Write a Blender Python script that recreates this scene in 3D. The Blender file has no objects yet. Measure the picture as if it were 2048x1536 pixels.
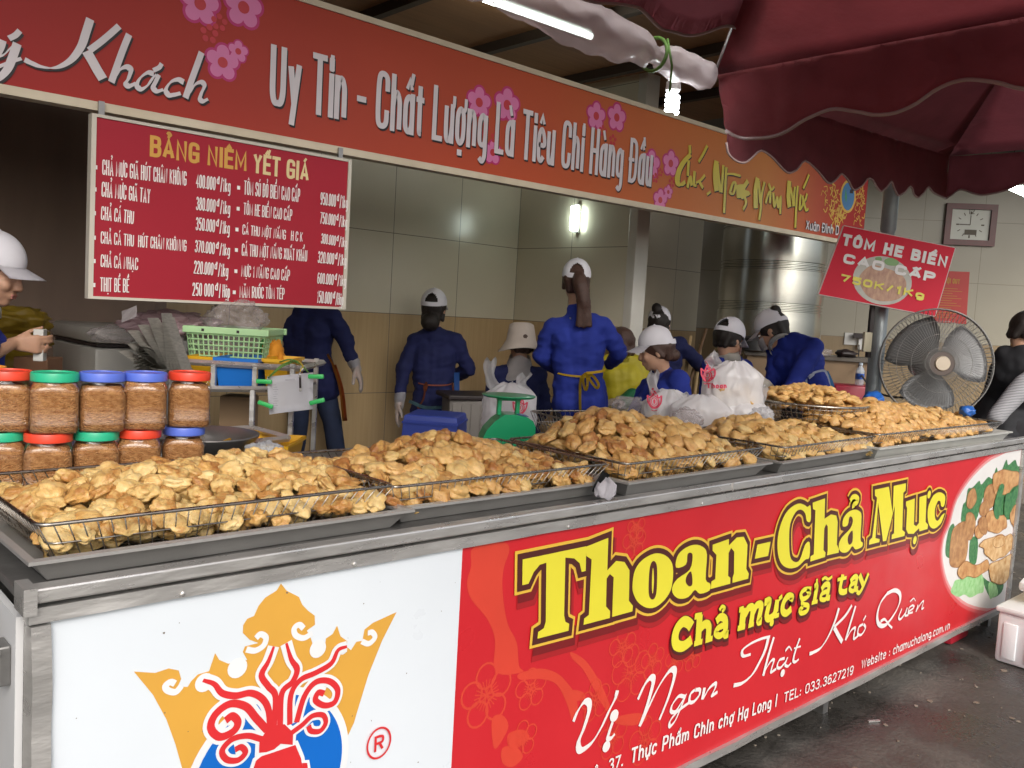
import bpy, bmesh, math, random, unicodedata
from mathutils import Vector, Matrix, noise
from mathutils.geometry import tessellate_polygon
from mathutils.bvhtree import BVHTree

S = bpy.context.scene
COL = S.collection
RND = random.Random(7)

# ------------------------------------------------------------------ camera
CAMH = 1.5
FPX = 1752.0                       # focal length in pixels of a 2048 px wide frame
_u = Vector((1926, -30, FPX)).normalized()
_z = -Vector((-1264, 21232, FPX)).normalized()
_u = (_u - _z * _u.dot(_z)).normalized()
_v = _z.cross(_u)
ROT = Matrix((_u, _v, _z))         # camera axes (x right, y down, z forward) -> world
EYE = Vector((0, 0, CAMH))
cam_data = bpy.data.cameras.new("camera")
cam_data.sensor_width = 36.0
cam_data.lens = 36.0 * FPX / 2048.0
cam_data.clip_start = 0.05
cam_data.clip_end = 2000.0
cam = bpy.data.objects.new("camera", cam_data)
COL.objects.link(cam)
_m = Matrix((ROT @ Vector((1, 0, 0)), ROT @ Vector((0, -1, 0)), ROT @ Vector((0, 0, -1)))).transposed().to_4x4()
_m.translation = EYE
cam.matrix_world = _m
S.camera = cam

# ------------------------------------------------------------------ sky, sun, exposure
SUN_EL, SUN_AZ = math.radians(37), math.radians(205)   # azimuth clockwise from +Y: sun behind the photographer's left
world = bpy.data.worlds.new("World")
S.world = world
world.use_nodes = True
_nt = world.node_tree
_sky = _nt.nodes.new("ShaderNodeTexSky")
_sky.sky_type = 'NISHITA'
_sky.sun_disc = False
_sky.sun_elevation = SUN_EL
_sky.sun_rotation = SUN_AZ
_sky.dust_density = 4.0
_sky.air_density = 1.0
_hs = _nt.nodes.new("ShaderNodeHueSaturation")
_hs.inputs['Saturation'].default_value = 0.45        # overcast: a pale, nearly white sky
_nt.links.new(_sky.outputs[0], _hs.inputs['Color'])
_nt.links.new(_hs.outputs[0], _nt.nodes['Background'].inputs['Color'])
_nt.nodes['Background'].inputs['Strength'].default_value = 0.14
sun_data = bpy.data.lights.new("sun", 'SUN')
sun_data.energy = 0.6
sun_data.angle = math.radians(24)
sun_data.color = (1.0, 0.96, 0.9)
sun = bpy.data.objects.new("sun", sun_data)
COL.objects.link(sun)
_sd = Vector((math.sin(SUN_AZ) * math.cos(SUN_EL), math.cos(SUN_AZ) * math.cos(SUN_EL), math.sin(SUN_EL)))
sun.rotation_euler = (-_sd).to_track_quat('-Z', 'Y').to_euler()
S.view_settings.view_transform = 'Standard'
S.view_settings.look = 'None'
S.view_settings.gamma = 1.0
S.view_settings.exposure = 0.62
S.render.engine = 'CYCLES'
S.cycles.use_denoising = True
S.cycles.max_bounces = 10
S.cycles.transparent_max_bounces = 16
S.cycles.caustics_reflective = False
S.cycles.caustics_refractive = False

# ------------------------------------------------------------------ pixel -> place
def ray(px, py):
    return ROT @ Vector(((px - 1024.0) / FPX, (py - 768.0) / FPX, 1.0))
def P(px, py, d):                  # point at depth d along the view axis
    return EYE + ray(px, py) * d
def PY(px, py, Y):                 # point on the vertical plane y = Y
    r = ray(px, py); return EYE + r * (Y / r.y)
def PX(px, py, X):
    r = ray(px, py); return EYE + r * (X / r.x)
def PZ(px, py, Z):
    r = ray(px, py); return EYE + r * ((Z - CAMH) / r.z)
RIGHT = Vector((_u.x, 0, 0)); RIGHT = (ROT @ Vector((1, 0, 0))); RIGHT.z = 0; RIGHT.normalize()
FWD = (ROT @ Vector((0, 0, 1))); FWD.z = 0; FWD.normalize()
UP = Vector((0, 0, 1))

# ------------------------------------------------------------------ materials
MATS = {}
def _mixc(nt, fac, a, b):
    n = nt.nodes.new("ShaderNodeMix"); n.data_type = 'RGBA'
    if isinstance(fac, (int, float)): n.inputs[0].default_value = fac
    else: nt.links.new(fac, n.inputs[0])
    for s, i in ((a, 6), (b, 7)):
        if isinstance(s, tuple): n.inputs[i].default_value = (*s[:3], 1)
        else: nt.links.new(s, n.inputs[i])
    return n.outputs[2]
def mat(name, col, rough=0.5, metal=0.0, col2=None, var=0.5, vscale=6.0, bump=0.0, bscale=80.0, rvar=0.0,
        rnd=0.0, spec=0.5, emit=None, estr=0.0, translucent=0.0, alpha=1.0, stretch=(1, 1, 1), sss=0.0, detail=5.0, trans=0.0, coat=0.0, sheen=0.0):
    if name in MATS: return MATS[name]
    m = bpy.data.materials.new(name); m.use_nodes = True
    nt = m.node_tree; b = nt.nodes['Principled BSDF']; L = nt.links
    tc = nt.nodes.new("ShaderNodeTexCoord")
    mp = nt.nodes.new("ShaderNodeMapping"); mp.inputs['Scale'].default_value = stretch
    L.new(tc.outputs['Object'], mp.inputs[0])
    nz = nt.nodes.new("ShaderNodeTexNoise"); nz.inputs['Scale'].default_value = vscale; nz.inputs['Detail'].default_value = detail
    L.new(mp.outputs[0], nz.inputs['Vector'])
    cr = nt.nodes.new("ShaderNodeMapRange"); cr.inputs[1].default_value = 0.3; cr.inputs[2].default_value = 0.7
    L.new(nz.outputs['Fac'], cr.inputs[0])
    c2 = col2 if col2 else tuple(max(0, c * 0.82) for c in col)
    mv = nt.nodes.new("ShaderNodeMath"); mv.operation = 'MULTIPLY'; mv.inputs[1].default_value = var
    L.new(cr.outputs[0], mv.inputs[0])
    out = _mixc(nt, mv.outputs[0], tuple(col), tuple(c2))
    if rnd:
        oi = nt.nodes.new("ShaderNodeObjectInfo")
        h = nt.nodes.new("ShaderNodeHueSaturation")
        r1 = nt.nodes.new("ShaderNodeMapRange"); r1.inputs[3].default_value = 1 - rnd; r1.inputs[4].default_value = 1 + rnd
        L.new(oi.outputs['Random'], r1.inputs[0]); L.new(r1.outputs[0], h.inputs['Value'])
        L.new(out, h.inputs['Color']); out = h.outputs[0]
    L.new(out, b.inputs['Base Color'])
    b.inputs['Roughness'].default_value = rough
    b.inputs['Metallic'].default_value = metal
    b.inputs['Specular IOR Level'].default_value = spec
    b.inputs['Coat Weight'].default_value = coat
    b.inputs['Sheen Weight'].default_value = sheen
    if sss:
        b.inputs['Subsurface Weight'].default_value = sss
        b.inputs['Subsurface Radius'].default_value = (0.02, 0.01, 0.005)
        b.inputs['Subsurface Scale'].default_value = 0.4
    if trans: b.inputs['Transmission Weight'].default_value = trans
    if rvar:
        n2 = nt.nodes.new("ShaderNodeTexNoise"); n2.inputs['Scale'].default_value = vscale * 2.3; n2.inputs['Detail'].default_value = 6
        L.new(mp.outputs[0], n2.inputs['Vector'])
        r = nt.nodes.new("ShaderNodeMapRange"); r.inputs[1].default_value = 0.3; r.inputs[2].default_value = 0.7
        r.inputs[3].default_value = max(0.02, rough - rvar); r.inputs[4].default_value = min(1, rough + rvar)
        L.new(n2.outputs['Fac'], r.inputs[0]); L.new(r.outputs[0], b.inputs['Roughness'])
    if bump:
        n3 = nt.nodes.new("ShaderNodeTexNoise"); n3.inputs['Scale'].default_value = bscale; n3.inputs['Detail'].default_value = 4
        L.new(mp.outputs[0], n3.inputs['Vector'])
        bp = nt.nodes.new("ShaderNodeBump"); bp.inputs['Strength'].default_value = bump; bp.inputs['Distance'].default_value = 0.01
        L.new(n3.outputs['Fac'], bp.inputs['Height']); L.new(bp.outputs[0], b.inputs['Normal'])
    if emit:
        b.inputs['Emission Color'].default_value = (*emit, 1); b.inputs['Emission Strength'].default_value = estr
    last = b.outputs[0]
    if translucent:
        t = nt.nodes.new("ShaderNodeBsdfTranslucent"); L.new(out, t.inputs[0])
        mx = nt.nodes.new("ShaderNodeMixShader"); mx.inputs[0].default_value = translucent
        L.new(last, mx.inputs[1]); L.new(t.outputs[0], mx.inputs[2]); last = mx.outputs[0]
    if alpha < 1:
        t = nt.nodes.new("ShaderNodeBsdfTransparent")
        mx = nt.nodes.new("ShaderNodeMixShader"); mx.inputs[0].default_value = alpha
        L.new(t.outputs[0], mx.inputs[1]); L.new(last, mx.inputs[2]); last = mx.outputs[0]
    if last is not b.outputs[0]:
        L.new(last, nt.nodes['Material Output'].inputs['Surface'])
    MATS[name] = m
    return m

# ------------------------------------------------------------------ mesh building
WMAT = {}                                  # world matrix of every thing (parts sit unmoved inside it)
class MB:
    def __init__(s): s.v = []; s.f = []
    def add(s, vs, fs):
        o = len(s.v); s.v += [Vector(p) for p in vs]; s.f += [tuple(i + o for i in f) for f in fs]
    def box(s, c, size, M=None, bev=0.0):
        x, y, z = (q / 2 for q in size); c = Vector(c)
        if bev:
            bm = bmesh.new(); bmesh.ops.create_cube(bm, size=1)
            for v in bm.verts: v.co = Vector((v.co.x * size[0], v.co.y * size[1], v.co.z * size[2]))
            bmesh.ops.bevel(bm, geom=bm.edges[:], offset=bev, segments=2, profile=0.5, affect='EDGES')
            bm.verts.index_update()
            pts = [v.co.copy() for v in bm.verts]; fs = [[v.index for v in f.verts] for f in bm.faces]; bm.free()
        else:
            pts = [Vector((a * x, b * y, e * z)) for a in (-1, 1) for b in (-1, 1) for e in (-1, 1)]
            fs = [(0, 1, 3, 2), (4, 6, 7, 5), (0, 4, 5, 1), (2, 3, 7, 6), (0, 2, 6, 4), (1, 5, 7, 3)]
        if M is not None: pts = [M @ p for p in pts]
        s.add([c + p for p in pts], fs)
    def rings(s, rs, cap0=True, cap1=True, close=True):
        n = len(rs[0]); vs = [p for r in rs for p in r]; fs = []
        m = n if close else n - 1
        for i in range(len(rs) - 1):
            for j in range(m):
                k = (j + 1) % n
                fs.append((i * n + j, i * n + k, (i + 1) * n + k, (i + 1) * n + j))
        if cap0: fs.append(tuple(range(n))[::-1])
        if cap1: fs.append(tuple((len(rs) - 1) * n + j for j in range(n)))
        s.add(vs, fs)
    def tube(s, pts, r, n=8, closed=False, cap=True):
        pts = [Vector(p) for p in pts]; N = len(pts); rs = []
        ref = None
        for i, p in enumerate(pts):
            a = pts[(i - 1) % N] if (i > 0 or closed) else p
            b = pts[(i + 1) % N] if (i < N - 1 or closed) else p
            t = (b - a)
            t = t.normalized() if t.length > 1e-9 else Vector((0, 0, 1))
            if ref is None:
                ref = Vector((0, 0, 1)) if abs(t.z) < 0.9 else Vector((1, 0, 0))
            e1 = (ref - t * ref.dot(t))
            e1 = e1.normalized() if e1.length > 1e-6 else t.orthogonal().normalized()
            ref = e1
            e2 = t.cross(e1)
            rr = r[i] if isinstance(r, (list, tuple)) else r
            rs.append([p + (e1 * math.cos(2 * math.pi * k / n) + e2 * math.sin(2 * math.pi * k / n)) * rr for k in range(n)])
        if closed: rs.append(rs[0])
        s.rings(rs, cap and not closed, cap and not closed)
    def lathe(s, c, prof, n=24, ax=UP, sq=None):     # prof: (radius, height) pairs along ax
        ax = Vector(ax).normalized(); e1 = ax.orthogonal().normalized() if abs(ax.z) < 0.999 else Vector((1, 0, 0)); e2 = ax.cross(e1)
        c = Vector(c); rs = []
        for r, h in prof:
            r = max(r, 1e-4)
            rs.append([c + ax * h + (e1 * math.cos(2 * math.pi * k / n) + e2 * math.sin(2 * math.pi * k / n)) * r for k in range(n)])
        s.rings(rs)
    def prism(s, pts, d):                            # closed 3-D outline swept by vector d
        n = len(pts); pts = [Vector(p) for p in pts]; d = Vector(d)
        tri = tessellate_polygon([pts])
        s.add(pts + [p + d for p in pts],
              [tuple(t) for t in tri] + [tuple(i + n for i in t)[::-1] for t in tri] +
              [(j, (j + 1) % n, n + (j + 1) % n, n + j) for j in range(n)])
    def grid(s, rows, th=0.0):                       # rows of points, optional thickness
        n = len(rows[0]); vs = [Vector(p) for r in rows for p in r]
        fs = [(i * n + j, i * n + j + 1, (i + 1) * n + j + 1, (i + 1) * n + j) for i in range(len(rows) - 1) for j in range(n - 1)]
        if not th: s.add(vs, fs); return
        bm = bmesh.new(); bv = [bm.verts.new(p) for p in vs]
        for f in fs: bm.faces.new([bv[i] for i in f])
        bmesh.ops.solidify(bm, geom=bm.faces[:], thickness=th)
        bm.verts.index_update()
        s.add([v.co.copy() for v in bm.verts], [[v.index for v in f.verts] for f in bm.faces]); bm.free()
    def sphere(s, c, r, nu=16, nv=10, M=None):
        rs = []; r = r if isinstance(r, (tuple, list, Vector)) else (r, r, r)
        for i in range(nv + 1):
            t = math.pi * i / nv; st = max(math.sin(t), 1e-3)
            ring = [Vector((r[0] * st * math.cos(2 * math.pi * k / nu), r[1] * st * math.sin(2 * math.pi * k / nu), r[2] * math.cos(t))) for k in range(nu)]
            if M is not None: ring = [M @ p for p in ring]
            rs.append([Vector(c) + p for p in ring])
        s.rings(rs)
    def capsule(s, a, b, r0, r1, n=14):
        a = Vector(a); b = Vector(b); t = b - a; L = t.length
        t = t.normalized() if L > 1e-6 else Vector((0, 0, 1))
        e1 = t.orthogonal().normalized(); e2 = t.cross(e1); rs = []
        for i in range(6):
            q = math.pi / 2 * i / 5
            rs.append((a - t * r0 * math.cos(q), r0 * math.sin(q)))
        for i in range(6):
            q = math.pi / 2 * i / 5
            rs.append((b + t * r1 * math.sin(q), r1 * math.cos(q)))
        s.rings([[c + (e1 * math.cos(2 * math.pi * k / n) + e2 * math.sin(2 * math.pi * k / n)) * max(rr, 1e-4) for k in range(n)] for c, rr in rs])
    def mesh(s, name, W):
        inv = W.inverted()
        me = bpy.data.meshes.new(name)
        me.from_pydata([inv @ p for p in s.v], [], s.f)
        me.update()
        return me
    def build(s, name, material, parent=None, smooth=False, fix=True, W=None):
        if W is None: W = WMAT[parent.name] if parent is not None else Matrix.Identity(4)
        me = s.mesh(name, W)
        if fix:
            bm = bmesh.new(); bm.from_mesh(me)
            bmesh.ops.recalc_face_normals(bm, faces=bm.faces[:]); bm.to_mesh(me); bm.free()
        return link(name, me, material, parent, smooth, W)
def link(name, me, material, parent=None, smooth=False, W=None):
    if W is None: W = WMAT[parent.name] if parent is not None else Matrix.Identity(4)
    me.materials.append(material)
    if smooth is True: me.polygons.foreach_set('use_smooth', [True] * len(me.polygons))
    o = bpy.data.objects.new(name, me); COL.objects.link(o)
    if parent is not None: o.parent = parent
    else: o.matrix_world = W
    WMAT[o.name] = W
    if smooth == 'auto':
        me.polygons.foreach_set('use_smooth', [True] * len(me.polygons))
        me.set_sharp_from_angle(angle=math.radians(40))
    return o
def tag(o, label, cat, group=None):
    o['label'] = label; o['category'] = cat
    if group: o['group'] = group
    return o
def thing(name, label, cat, loc, rotz=0.0, group=None):
    o = bpy.data.objects.new(name, None); COL.objects.link(o)
    o.empty_display_size = 0.1
    o.location = loc; o.rotation_euler = (0, 0, rotz)
    WMAT[o.name] = Matrix.Translation(Vector(loc)) @ Matrix.Rotation(rotz, 4, 'Z')
    return tag(o, label, cat, group)
def solo(mb, name, material, label, cat, loc, rotz=0.0, smooth=False, group=None):   # a thing that is one mesh
    W = Matrix.Translation(Vector(loc)) @ Matrix.Rotation(rotz, 4, 'Z')
    o = mb.build(name, material, None, smooth, W=W)
    return tag(o, label, cat, group)
def struct(o, kind='structure'):
    o['kind'] = kind; return o
def dup(root, loc, rotz=None, label=None):
    r = root.copy(); COL.objects.link(r); r.location = loc
    if rotz is not None: r.rotation_euler = (0, 0, rotz)
    if label: r['label'] = label
    for ch in list(root.children):
        c = ch.copy(); COL.objects.link(c); c.parent = r
        for g in list(ch.children):
            d = g.copy(); COL.objects.link(d); d.parent = c
    return r
def catmull(pts, n=6, closed=False):
    pts = [Vector(p) for p in pts]; N = len(pts); out = []
    if N < 3: return pts
    rng = range(N) if closed else range(N - 1)
    for i in rng:
        p1, p2 = pts[i], pts[(i + 1) % N]
        p0 = pts[(i - 1) % N] if (closed or i > 0) else p1 * 2 - p2
        p3 = pts[(i + 2) % N] if (closed or i < N - 2) else p2 * 2 - p1
        for k in range(n):
            t = k / n
            out.append(0.5 * (2 * p1 + (p2 - p0) * t + (2 * p0 - 5 * p1 + 4 * p2 - p3) * t * t + (3 * p1 - p0 - 3 * p2 + p3) * t ** 3))
    if not closed: out.append(pts[-1])
    return out

# ------------------------------------------------------------------ printed artwork on flat boards
class Surf:
    def __init__(s, o, ex, ey):
        s.o = Vector(o); s.ex = Vector(ex).normalized(); ey = Vector(ey)
        s.ey = (ey - s.ex * ey.dot(s.ex)).normalized(); s.n = s.ex.cross(s.ey)
        if s.n.dot(EYE - s.o) < 0: s.n = -s.n
    def uv(s, px, py):
        r = ray(px, py); t = (s.o - EYE).dot(s.n) / r.dot(s.n)
        q = EYE + r * t - s.o
        return Vector((q.dot(s.ex), q.dot(s.ey)))
    def p3(s, u, v, h): return s.o + s.ex * u + s.ey * v + s.n * h
class Ink:                                    # one colour of print: flat pieces, each a hair above the last
    def __init__(s, surf, h=0.001, dh=0.000008): s.s = surf; s.h = h; s.dh = dh; s.mb = MB()
    def _lift(s): s.h += s.dh; return s.h
    def poly(s, pts):
        h = s._lift(); q = [Vector((p[0], p[1], 0)) for p in pts]
        tri = tessellate_polygon([q])
        s.mb.add([s.s.p3(p[0], p[1], h) for p in pts], [tuple(t) for t in tri])
    def ribbon(s, pts, w, closed=False, rise=0.0):
        pts = [Vector((p[0], p[1])) for p in pts]
        out = [pts[0]]
        ws = w if isinstance(w, (list, tuple)) else [w] * len(pts)
        keep = [ws[0]]
        for p, q in zip(pts[1:], ws[1:]):
            if (p - out[-1]).length > 1e-6: out.append(p); keep.append(q)
        pts, ws = out, keep; N = len(pts)
        if N < 2: return
        Lf, Rt = [], []
        for i, p in enumerate(pts):
            a = pts[(i - 1) % N] if (i > 0 or closed) else None
            b = pts[(i + 1) % N] if (i < N - 1 or closed) else None
            if a is None: t = (b - p).normalized(); k = 1
            elif b is None: t = (p - a).normalized(); k = 1
            else:
                t1 = (p - a).normalized(); t2 = (b - p).normalized(); t = t1 + t2
                if t.length < 1e-4: t = t1
                t.normalize(); k = min(1.8, 1 / max(0.3, t.dot(t1)))
            nn = Vector((-t.y, t.x)) * (ws[i] * 0.5 * k)
            Lf.append(p + nn); Rt.append(p - nn)
        h = s._lift()
        vs = [s.s.p3(p.x, p.y, h + rise * i / N) for i, p in enumerate(Lf)] + [s.s.p3(p.x, p.y, h + rise * i / N) for i, p in enumerate(Rt)]; s.h += rise
        fs = [(i, i + 1, N + i + 1, N + i) for i in range(N - 1)]
        if closed: fs.append((N - 1, 0, N, 2 * N - 1))
        s.mb.add(vs, fs)
    def disc(s, c, r, ry=None, n=18):
        ry = ry or r
        s.poly([(c[0] + r * math.cos(2 * math.pi * k / n), c[1] + ry * math.sin(2 * math.pi * k / n)) for k in range(n)])
    def build(s, name, material, parent):
        return s.mb.build(name, material, parent, False, fix=False)
def grow(pts, g):                             # offset a 2-D outline outwards
    pts = [Vector((p[0], p[1])) for p in pts]; N = len(pts)
    area = sum(pts[i].x * pts[(i + 1) % N].y - pts[(i + 1) % N].x * pts[i].y for i in range(N))
    sg = 1 if area > 0 else -1; out = []
    for i in range(N):
        a, p, b = pts[i - 1], pts[i], pts[(i + 1) % N]
        t1 = (p - a).normalized(); t2 = (b - p).normalized()
        n1 = Vector((t1.y, -t1.x)) * sg; n2 = Vector((t2.y, -t2.x)) * sg
        n = n1 + n2
        if n.length < 0.2: out += [p + n1 * g + t1 * g * .6, p + n2 * g - t2 * g * .6]; continue
        n.normalize(); k = 1 / max(0.72, n.dot(n1))
        out.append(p + n * (g * k))
    return out

def fatpoly(ink, pts, g):                    # an outline swelled by g: the shape plus a border stroke
    ink.poly(pts); ink.ribbon(pts, 2 * g, True, rise=.00005)

GL = {}
def _g(ch, w, d):
    st = []
    for part in d.split(';'):
        if not part.strip(): continue
        t = part.split(); k = t[0]; n = [float(x) for x in t[1:]]
        st.append((k, list(zip(n[0::2], n[1::2]))))
    GL[ch] = (w, st)
for _c, _w, _d in (
 ('A', .62, "p 0 0 .5 1 1 0;p .19 .3 .81 .3"), ('B', .56, "p 0 0 0 1;s 0 1 .55 1 .92 .93 .95 .64 .6 .53 0 .53;s 0 .53 .6 .53 1 .42 .97 .1 .6 0 0 0"),
 ('C', .56, "s 1 .68 .93 .93 .5 1 .08 .92 0 .5 .08 .08 .5 0 .93 .07 1 .32"), ('D', .58, "p 0 0 0 1;s 0 1 .5 1 .92 .88 1 .5 .92 .12 .5 0 0 0"),
 ('E', .5, "p 1 1 0 1 0 0 1 0;p 0 .52 .85 .52"), ('G', .58, "s 1 .7 .93 .93 .5 1 .08 .92 0 .5 .08 .08 .5 0 .93 .08 1 .3;p .55 .45 1 .45 1 .1"),
 ('H', .56, "p 0 0 0 1;p 1 0 1 1;p 0 .52 1 .52"), ('I', .14, "p .5 0 .5 1"), ('K', .58, "p 0 0 0 1;p 1 1 .06 .45;p .3 .6 1 0"),
 ('L', .46, "p 0 1 0 0 1 0"), ('M', .72, "p 0 0 0 1 .5 .2 1 1 1 0"), ('N', .58, "p 0 0 0 1 1 0 1 1"),
 ('O', .58, "c .5 1 .92 .9 1 .5 .92 .1 .5 0 .08 .1 0 .5 .08 .9"), ('P', .54, "p 0 0 0 1;s 0 1 .6 1 .97 .9 .97 .56 .6 .45 0 .45"),
 ('Q', .58, "c .5 1 .92 .9 1 .5 .92 .1 .5 0 .08 .1 0 .5 .08 .9;p .6 .25 1 -.08"), ('R', .58, "p 0 0 0 1;s 0 1 .6 1 .97 .9 .97 .6 .6 .5 0 .5;p .55 .5 1 0"), ('S', .54, "s .95 .75 .8 .97 .4 1 .05 .85 .1 .62 .5 .52 .92 .4 .95 .14 .6 0 .18 .03 0 .25"),
 ('T', .54, "p 0 1 1 1;p .5 0 .5 1"), ('U', .56, "s 0 1 0 .6 .02 .2 .2 .02 .5 0 .8 .02 .98 .2 1 .6 1 1"), ('V', .6, "p 0 1 .5 0 1 1"),
 ('W', .85, "p 0 1 .25 0 .5 .9 .75 0 1 1"), ('X', .6, "p 0 0 1 1;p 0 1 1 0"), ('Y', .58, "p 0 1 .5 .48 1 1;p .5 0 .5 .48"),
 ('0', .52, "c .5 1 .92 .88 1 .5 .92 .12 .5 0 .08 .12 0 .5 .08 .88"), ('1', .3, "p .1 .8 .75 1 .75 0"), ('2', .52, "s 0 .75 .15 .96 .5 1 .9 .9 .95 .65 .6 .35 0 .02;p 0 0 1 0"),
 ('3', .52, "s .05 .8 .2 .97 .55 1 .93 .87 .9 .62 .45 .53;s .45 .53 .95 .42 .98 .12 .6 0 .2 .02 0 .22"), ('4', .54, "p .75 0 .75 1 0 .3 1 .3"),
 ('5', .52, "p .95 1 .1 1 .05 .55;s .05 .55 .4 .65 .85 .58 1 .32 .85 .05 .45 0 0 .15"), ('6', .52, "s .9 .88 .6 1 .2 .9 0 .5 .08 .1 .5 0 .92 .08 1 .32 .85 .55 .45 .6 .05 .42"),
 ('7', .5, "p 0 1 1 1 .35 0"), ('8', .52, "c .5 1 .9 .9 .85 .62 .5 .53 .15 .62 .1 .9;c .5 .53 .97 .42 .95 .08 .5 0 .05 .08 .03 .42"), ('9', .52, "s .1 .12 .4 0 .8 .1 1 .5 .92 .9 .5 1 .08 .92 0 .68 .15 .45 .55 .4 .95 .58"),
 ('a', .48, "c .5 .68 .08 .58 0 .34 .08 .08 .5 0 .9 .1 .97 .34 .9 .6;p 1 .7 1 0"), ('b', .48, "p 0 0 0 1;c .5 .68 .92 .58 1 .34 .92 .08 .5 0 .08 .1 .03 .34 .1 .6"),
 ('c', .44, "s 1 .52 .85 .67 .5 .7 .1 .6 0 .35 .1 .08 .5 0 .85 .03 1 .18"), ('e', .48, "s .03 .36 1 .36 .97 .55 .5 .7 .08 .6 0 .35 .1 .07 .5 0 .95 .1"),
 ('d', .48, "p 1 0 1 1;c .5 .68 .08 .58 0 .34 .08 .08 .5 0 .9 .1 .97 .34 .9 .6"),
 ('g', .48, "c .5 .68 .08 .58 0 .38 .08 .12 .5 .06 .92 .12 1 .38 .92 .58;s 1 .7 1 .2 .98 -.15 .6 -.28 .1 -.22"), ('h', .46, "p 0 0 0 1;s 0 .45 .2 .65 .6 .7 .95 .55 1 .3 1 0"),
 ('i', .12, "p .5 0 .5 .7;p .5 .86 .5 .98"), ('k', .46, "p 0 0 0 1;p .95 .7 .05 .3;p .3 .42 1 0"), ('l', .12, "p .5 0 .5 1"), ('m', .74, "p 0 0 0 .7;s 0 .5 .15 .67 .38 .66 .5 .45 .5 0;s .5 .5 .65 .67 .88 .66 1 .45 1 0"),
 ('n', .46, "p 0 0 0 .7;s 0 .45 .2 .65 .6 .7 .95 .55 1 .3 1 0"), ('o', .48, "c .5 .7 .92 .6 1 .35 .92 .1 .5 0 .08 .1 0 .35 .08 .6"), ('s', .42, "s .95 .52 .75 .68 .4 .7 .08 .58 .15 .42 .5 .36 .92 .26 .9 .08 .5 0 .15 .02 0 .18"),
 ('t', .32, "s .4 .95 .4 .3 .5 .04 1 .02;p 0 .68 .95 .68"), ('u', .46, "s 0 .7 0 .3 .1 .06 .4 0 .8 .08 1 .3;p 1 .7 1 0"), ('v', .44, "p 0 .7 .5 0 1 .7"), ('w', .66, "p 0 .7 .25 0 .5 .62 .75 0 1 .7"), ('y', .46, "p 0 .7 .52 .05;p 1 .7 .3 -.28"),
 ('p', .48, "p 0 -.28 0 .7;c .5 .68 .92 .58 1 .34 .92 .08 .5 0 .08 .1 .03 .34 .1 .6"), ('x', .44, "p 0 0 1 .7;p 0 .7 1 0"), ('r', .34, "p 0 0 0 .7;s 0 .4 .3 .62 1 .66"),
 ('.', .12, "d .5 .06"), (':', .12, "d .5 .1;d .5 .55"), ('-', .34, "p 0 .42 1 .42"), ('/', .34, "p 0 -.05 1 1.03"), (' ', .22, "")): _g(_c, _w, _d)
MARKS = {0x301: "p .35 1.1 .7 1.32", 0x300: "p .3 1.32 .65 1.1", 0x309: "s .3 1.3 .5 1.4 .7 1.3 .5 1.2 .5 1.1", 0x303: "s .1 1.14 .3 1.26 .55 1.16 .85 1.28",
         0x302: "p .15 1.1 .5 1.28 .85 1.1", 0x306: "s .15 1.28 .3 1.14 .7 1.14 .85 1.28", 0x323: "d .5 -.2", 0x31B: "s .95 .92 1.2 1 1.25 1.2"}
def text(ink, s, p0, p1, H, wt=.16, gap=.14, shear=0.0, fit=True, dx=0, dy=0):
    """lettering along p0->p1 (board coordinates), capital height H"""
    p0 = Vector(p0); p1 = Vector(p1)
    ex = (p1 - p0).normalized(); ey = Vector((-ex.y, ex.x))
    items = []; x = 0.0
    for ch in s:
        dec = unicodedata.normalize('NFD', ch); base = dec[0]; marks = [ord(c) for c in dec[1:]]
        bar = None
        if base in 'Đđ': bar = base; base = 'D' if base == 'Đ' else 'd'
        w, st = GL[base]; items.append((x, w, st, marks, bar, base)); x += w + wt * 0.6 + gap
    total = max(x - gap, 1e-3)
    sx = (p1 - p0).length / (total * H) if fit else 1.0
    t = wt * H * min(1.0, .22 + .85 * sx)
    for (x, w, st, marks, bar, base) in items:
        ox = x * H * sx; gw = max(w * H * sx, 0.0) + wt * 0.6 * H * sx - t
        gw = max(gw, 0.02 * H); low = base.islower() and base not in 'bdhklti'
        def M(q, yo=0.0):
            yy = q[1] + yo; v = t / 2 + yy * (H - t); u = ox + t / 2 + q[0] * gw + v * shear
            return p0 + ex * (u + dx) + ey * (v + dy)
        sts = [(k, pts, 0, t) for k, pts in st]
        if bar == 'Đ': sts.append(('p', [(-.18, .52), (.45, .52)], 0, t * .8))
        if bar == 'đ': sts.append(('p', [(.5, .86), (1.25, .86)], 0, t * .7))
        low = base in 'acegmnosuvwxypi'
        stack = 0
        for mk in marks:
            dd = MARKS[mk].split(); n = [float(q) for q in dd[1:]]; pts = list(zip(n[0::2], n[1::2]))
            yo = 0
            if mk not in (0x323,):
                yo = (-.27 if low else 0)
            if mk not in (0x323, 0x31B):
                if stack: pts = [(q[0] * .6 + .55, q[1] + .1) for q in pts]
                stack += 1
            sts.append((dd[0], pts, yo, t * (.75 if mk != 0x323 else 1.0)))
        for k, pts, yo, tt in sts:
            if k == 'd':
                c = M(pts[0], yo); ink.poly([c + Vector((a, b)) * tt * .58 for a, b in ((-1, -1), (1, -1), (1, 1), (-1, 1))]); continue
            q = [M(p, yo) for p in pts]
            if base in 'MNWK' and k == 'p': tt = tt * .8
            if k == 's': q = catmull(q, 5)
            elif k == 'c': q = catmull(q, 5, True)
            else:
                def ext(a, b):
                    d = a - b
                    if min(abs(d.dot(ex)), abs(d.dot(ey))) < .12 * d.length: return a + d.normalized() * tt * .5
                    return a
                q[0] = ext(q[0], q[1]); q[-1] = ext(q[-1], q[-2])
            ink.ribbon(q, tt, closed=(k == 'c'))
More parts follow.
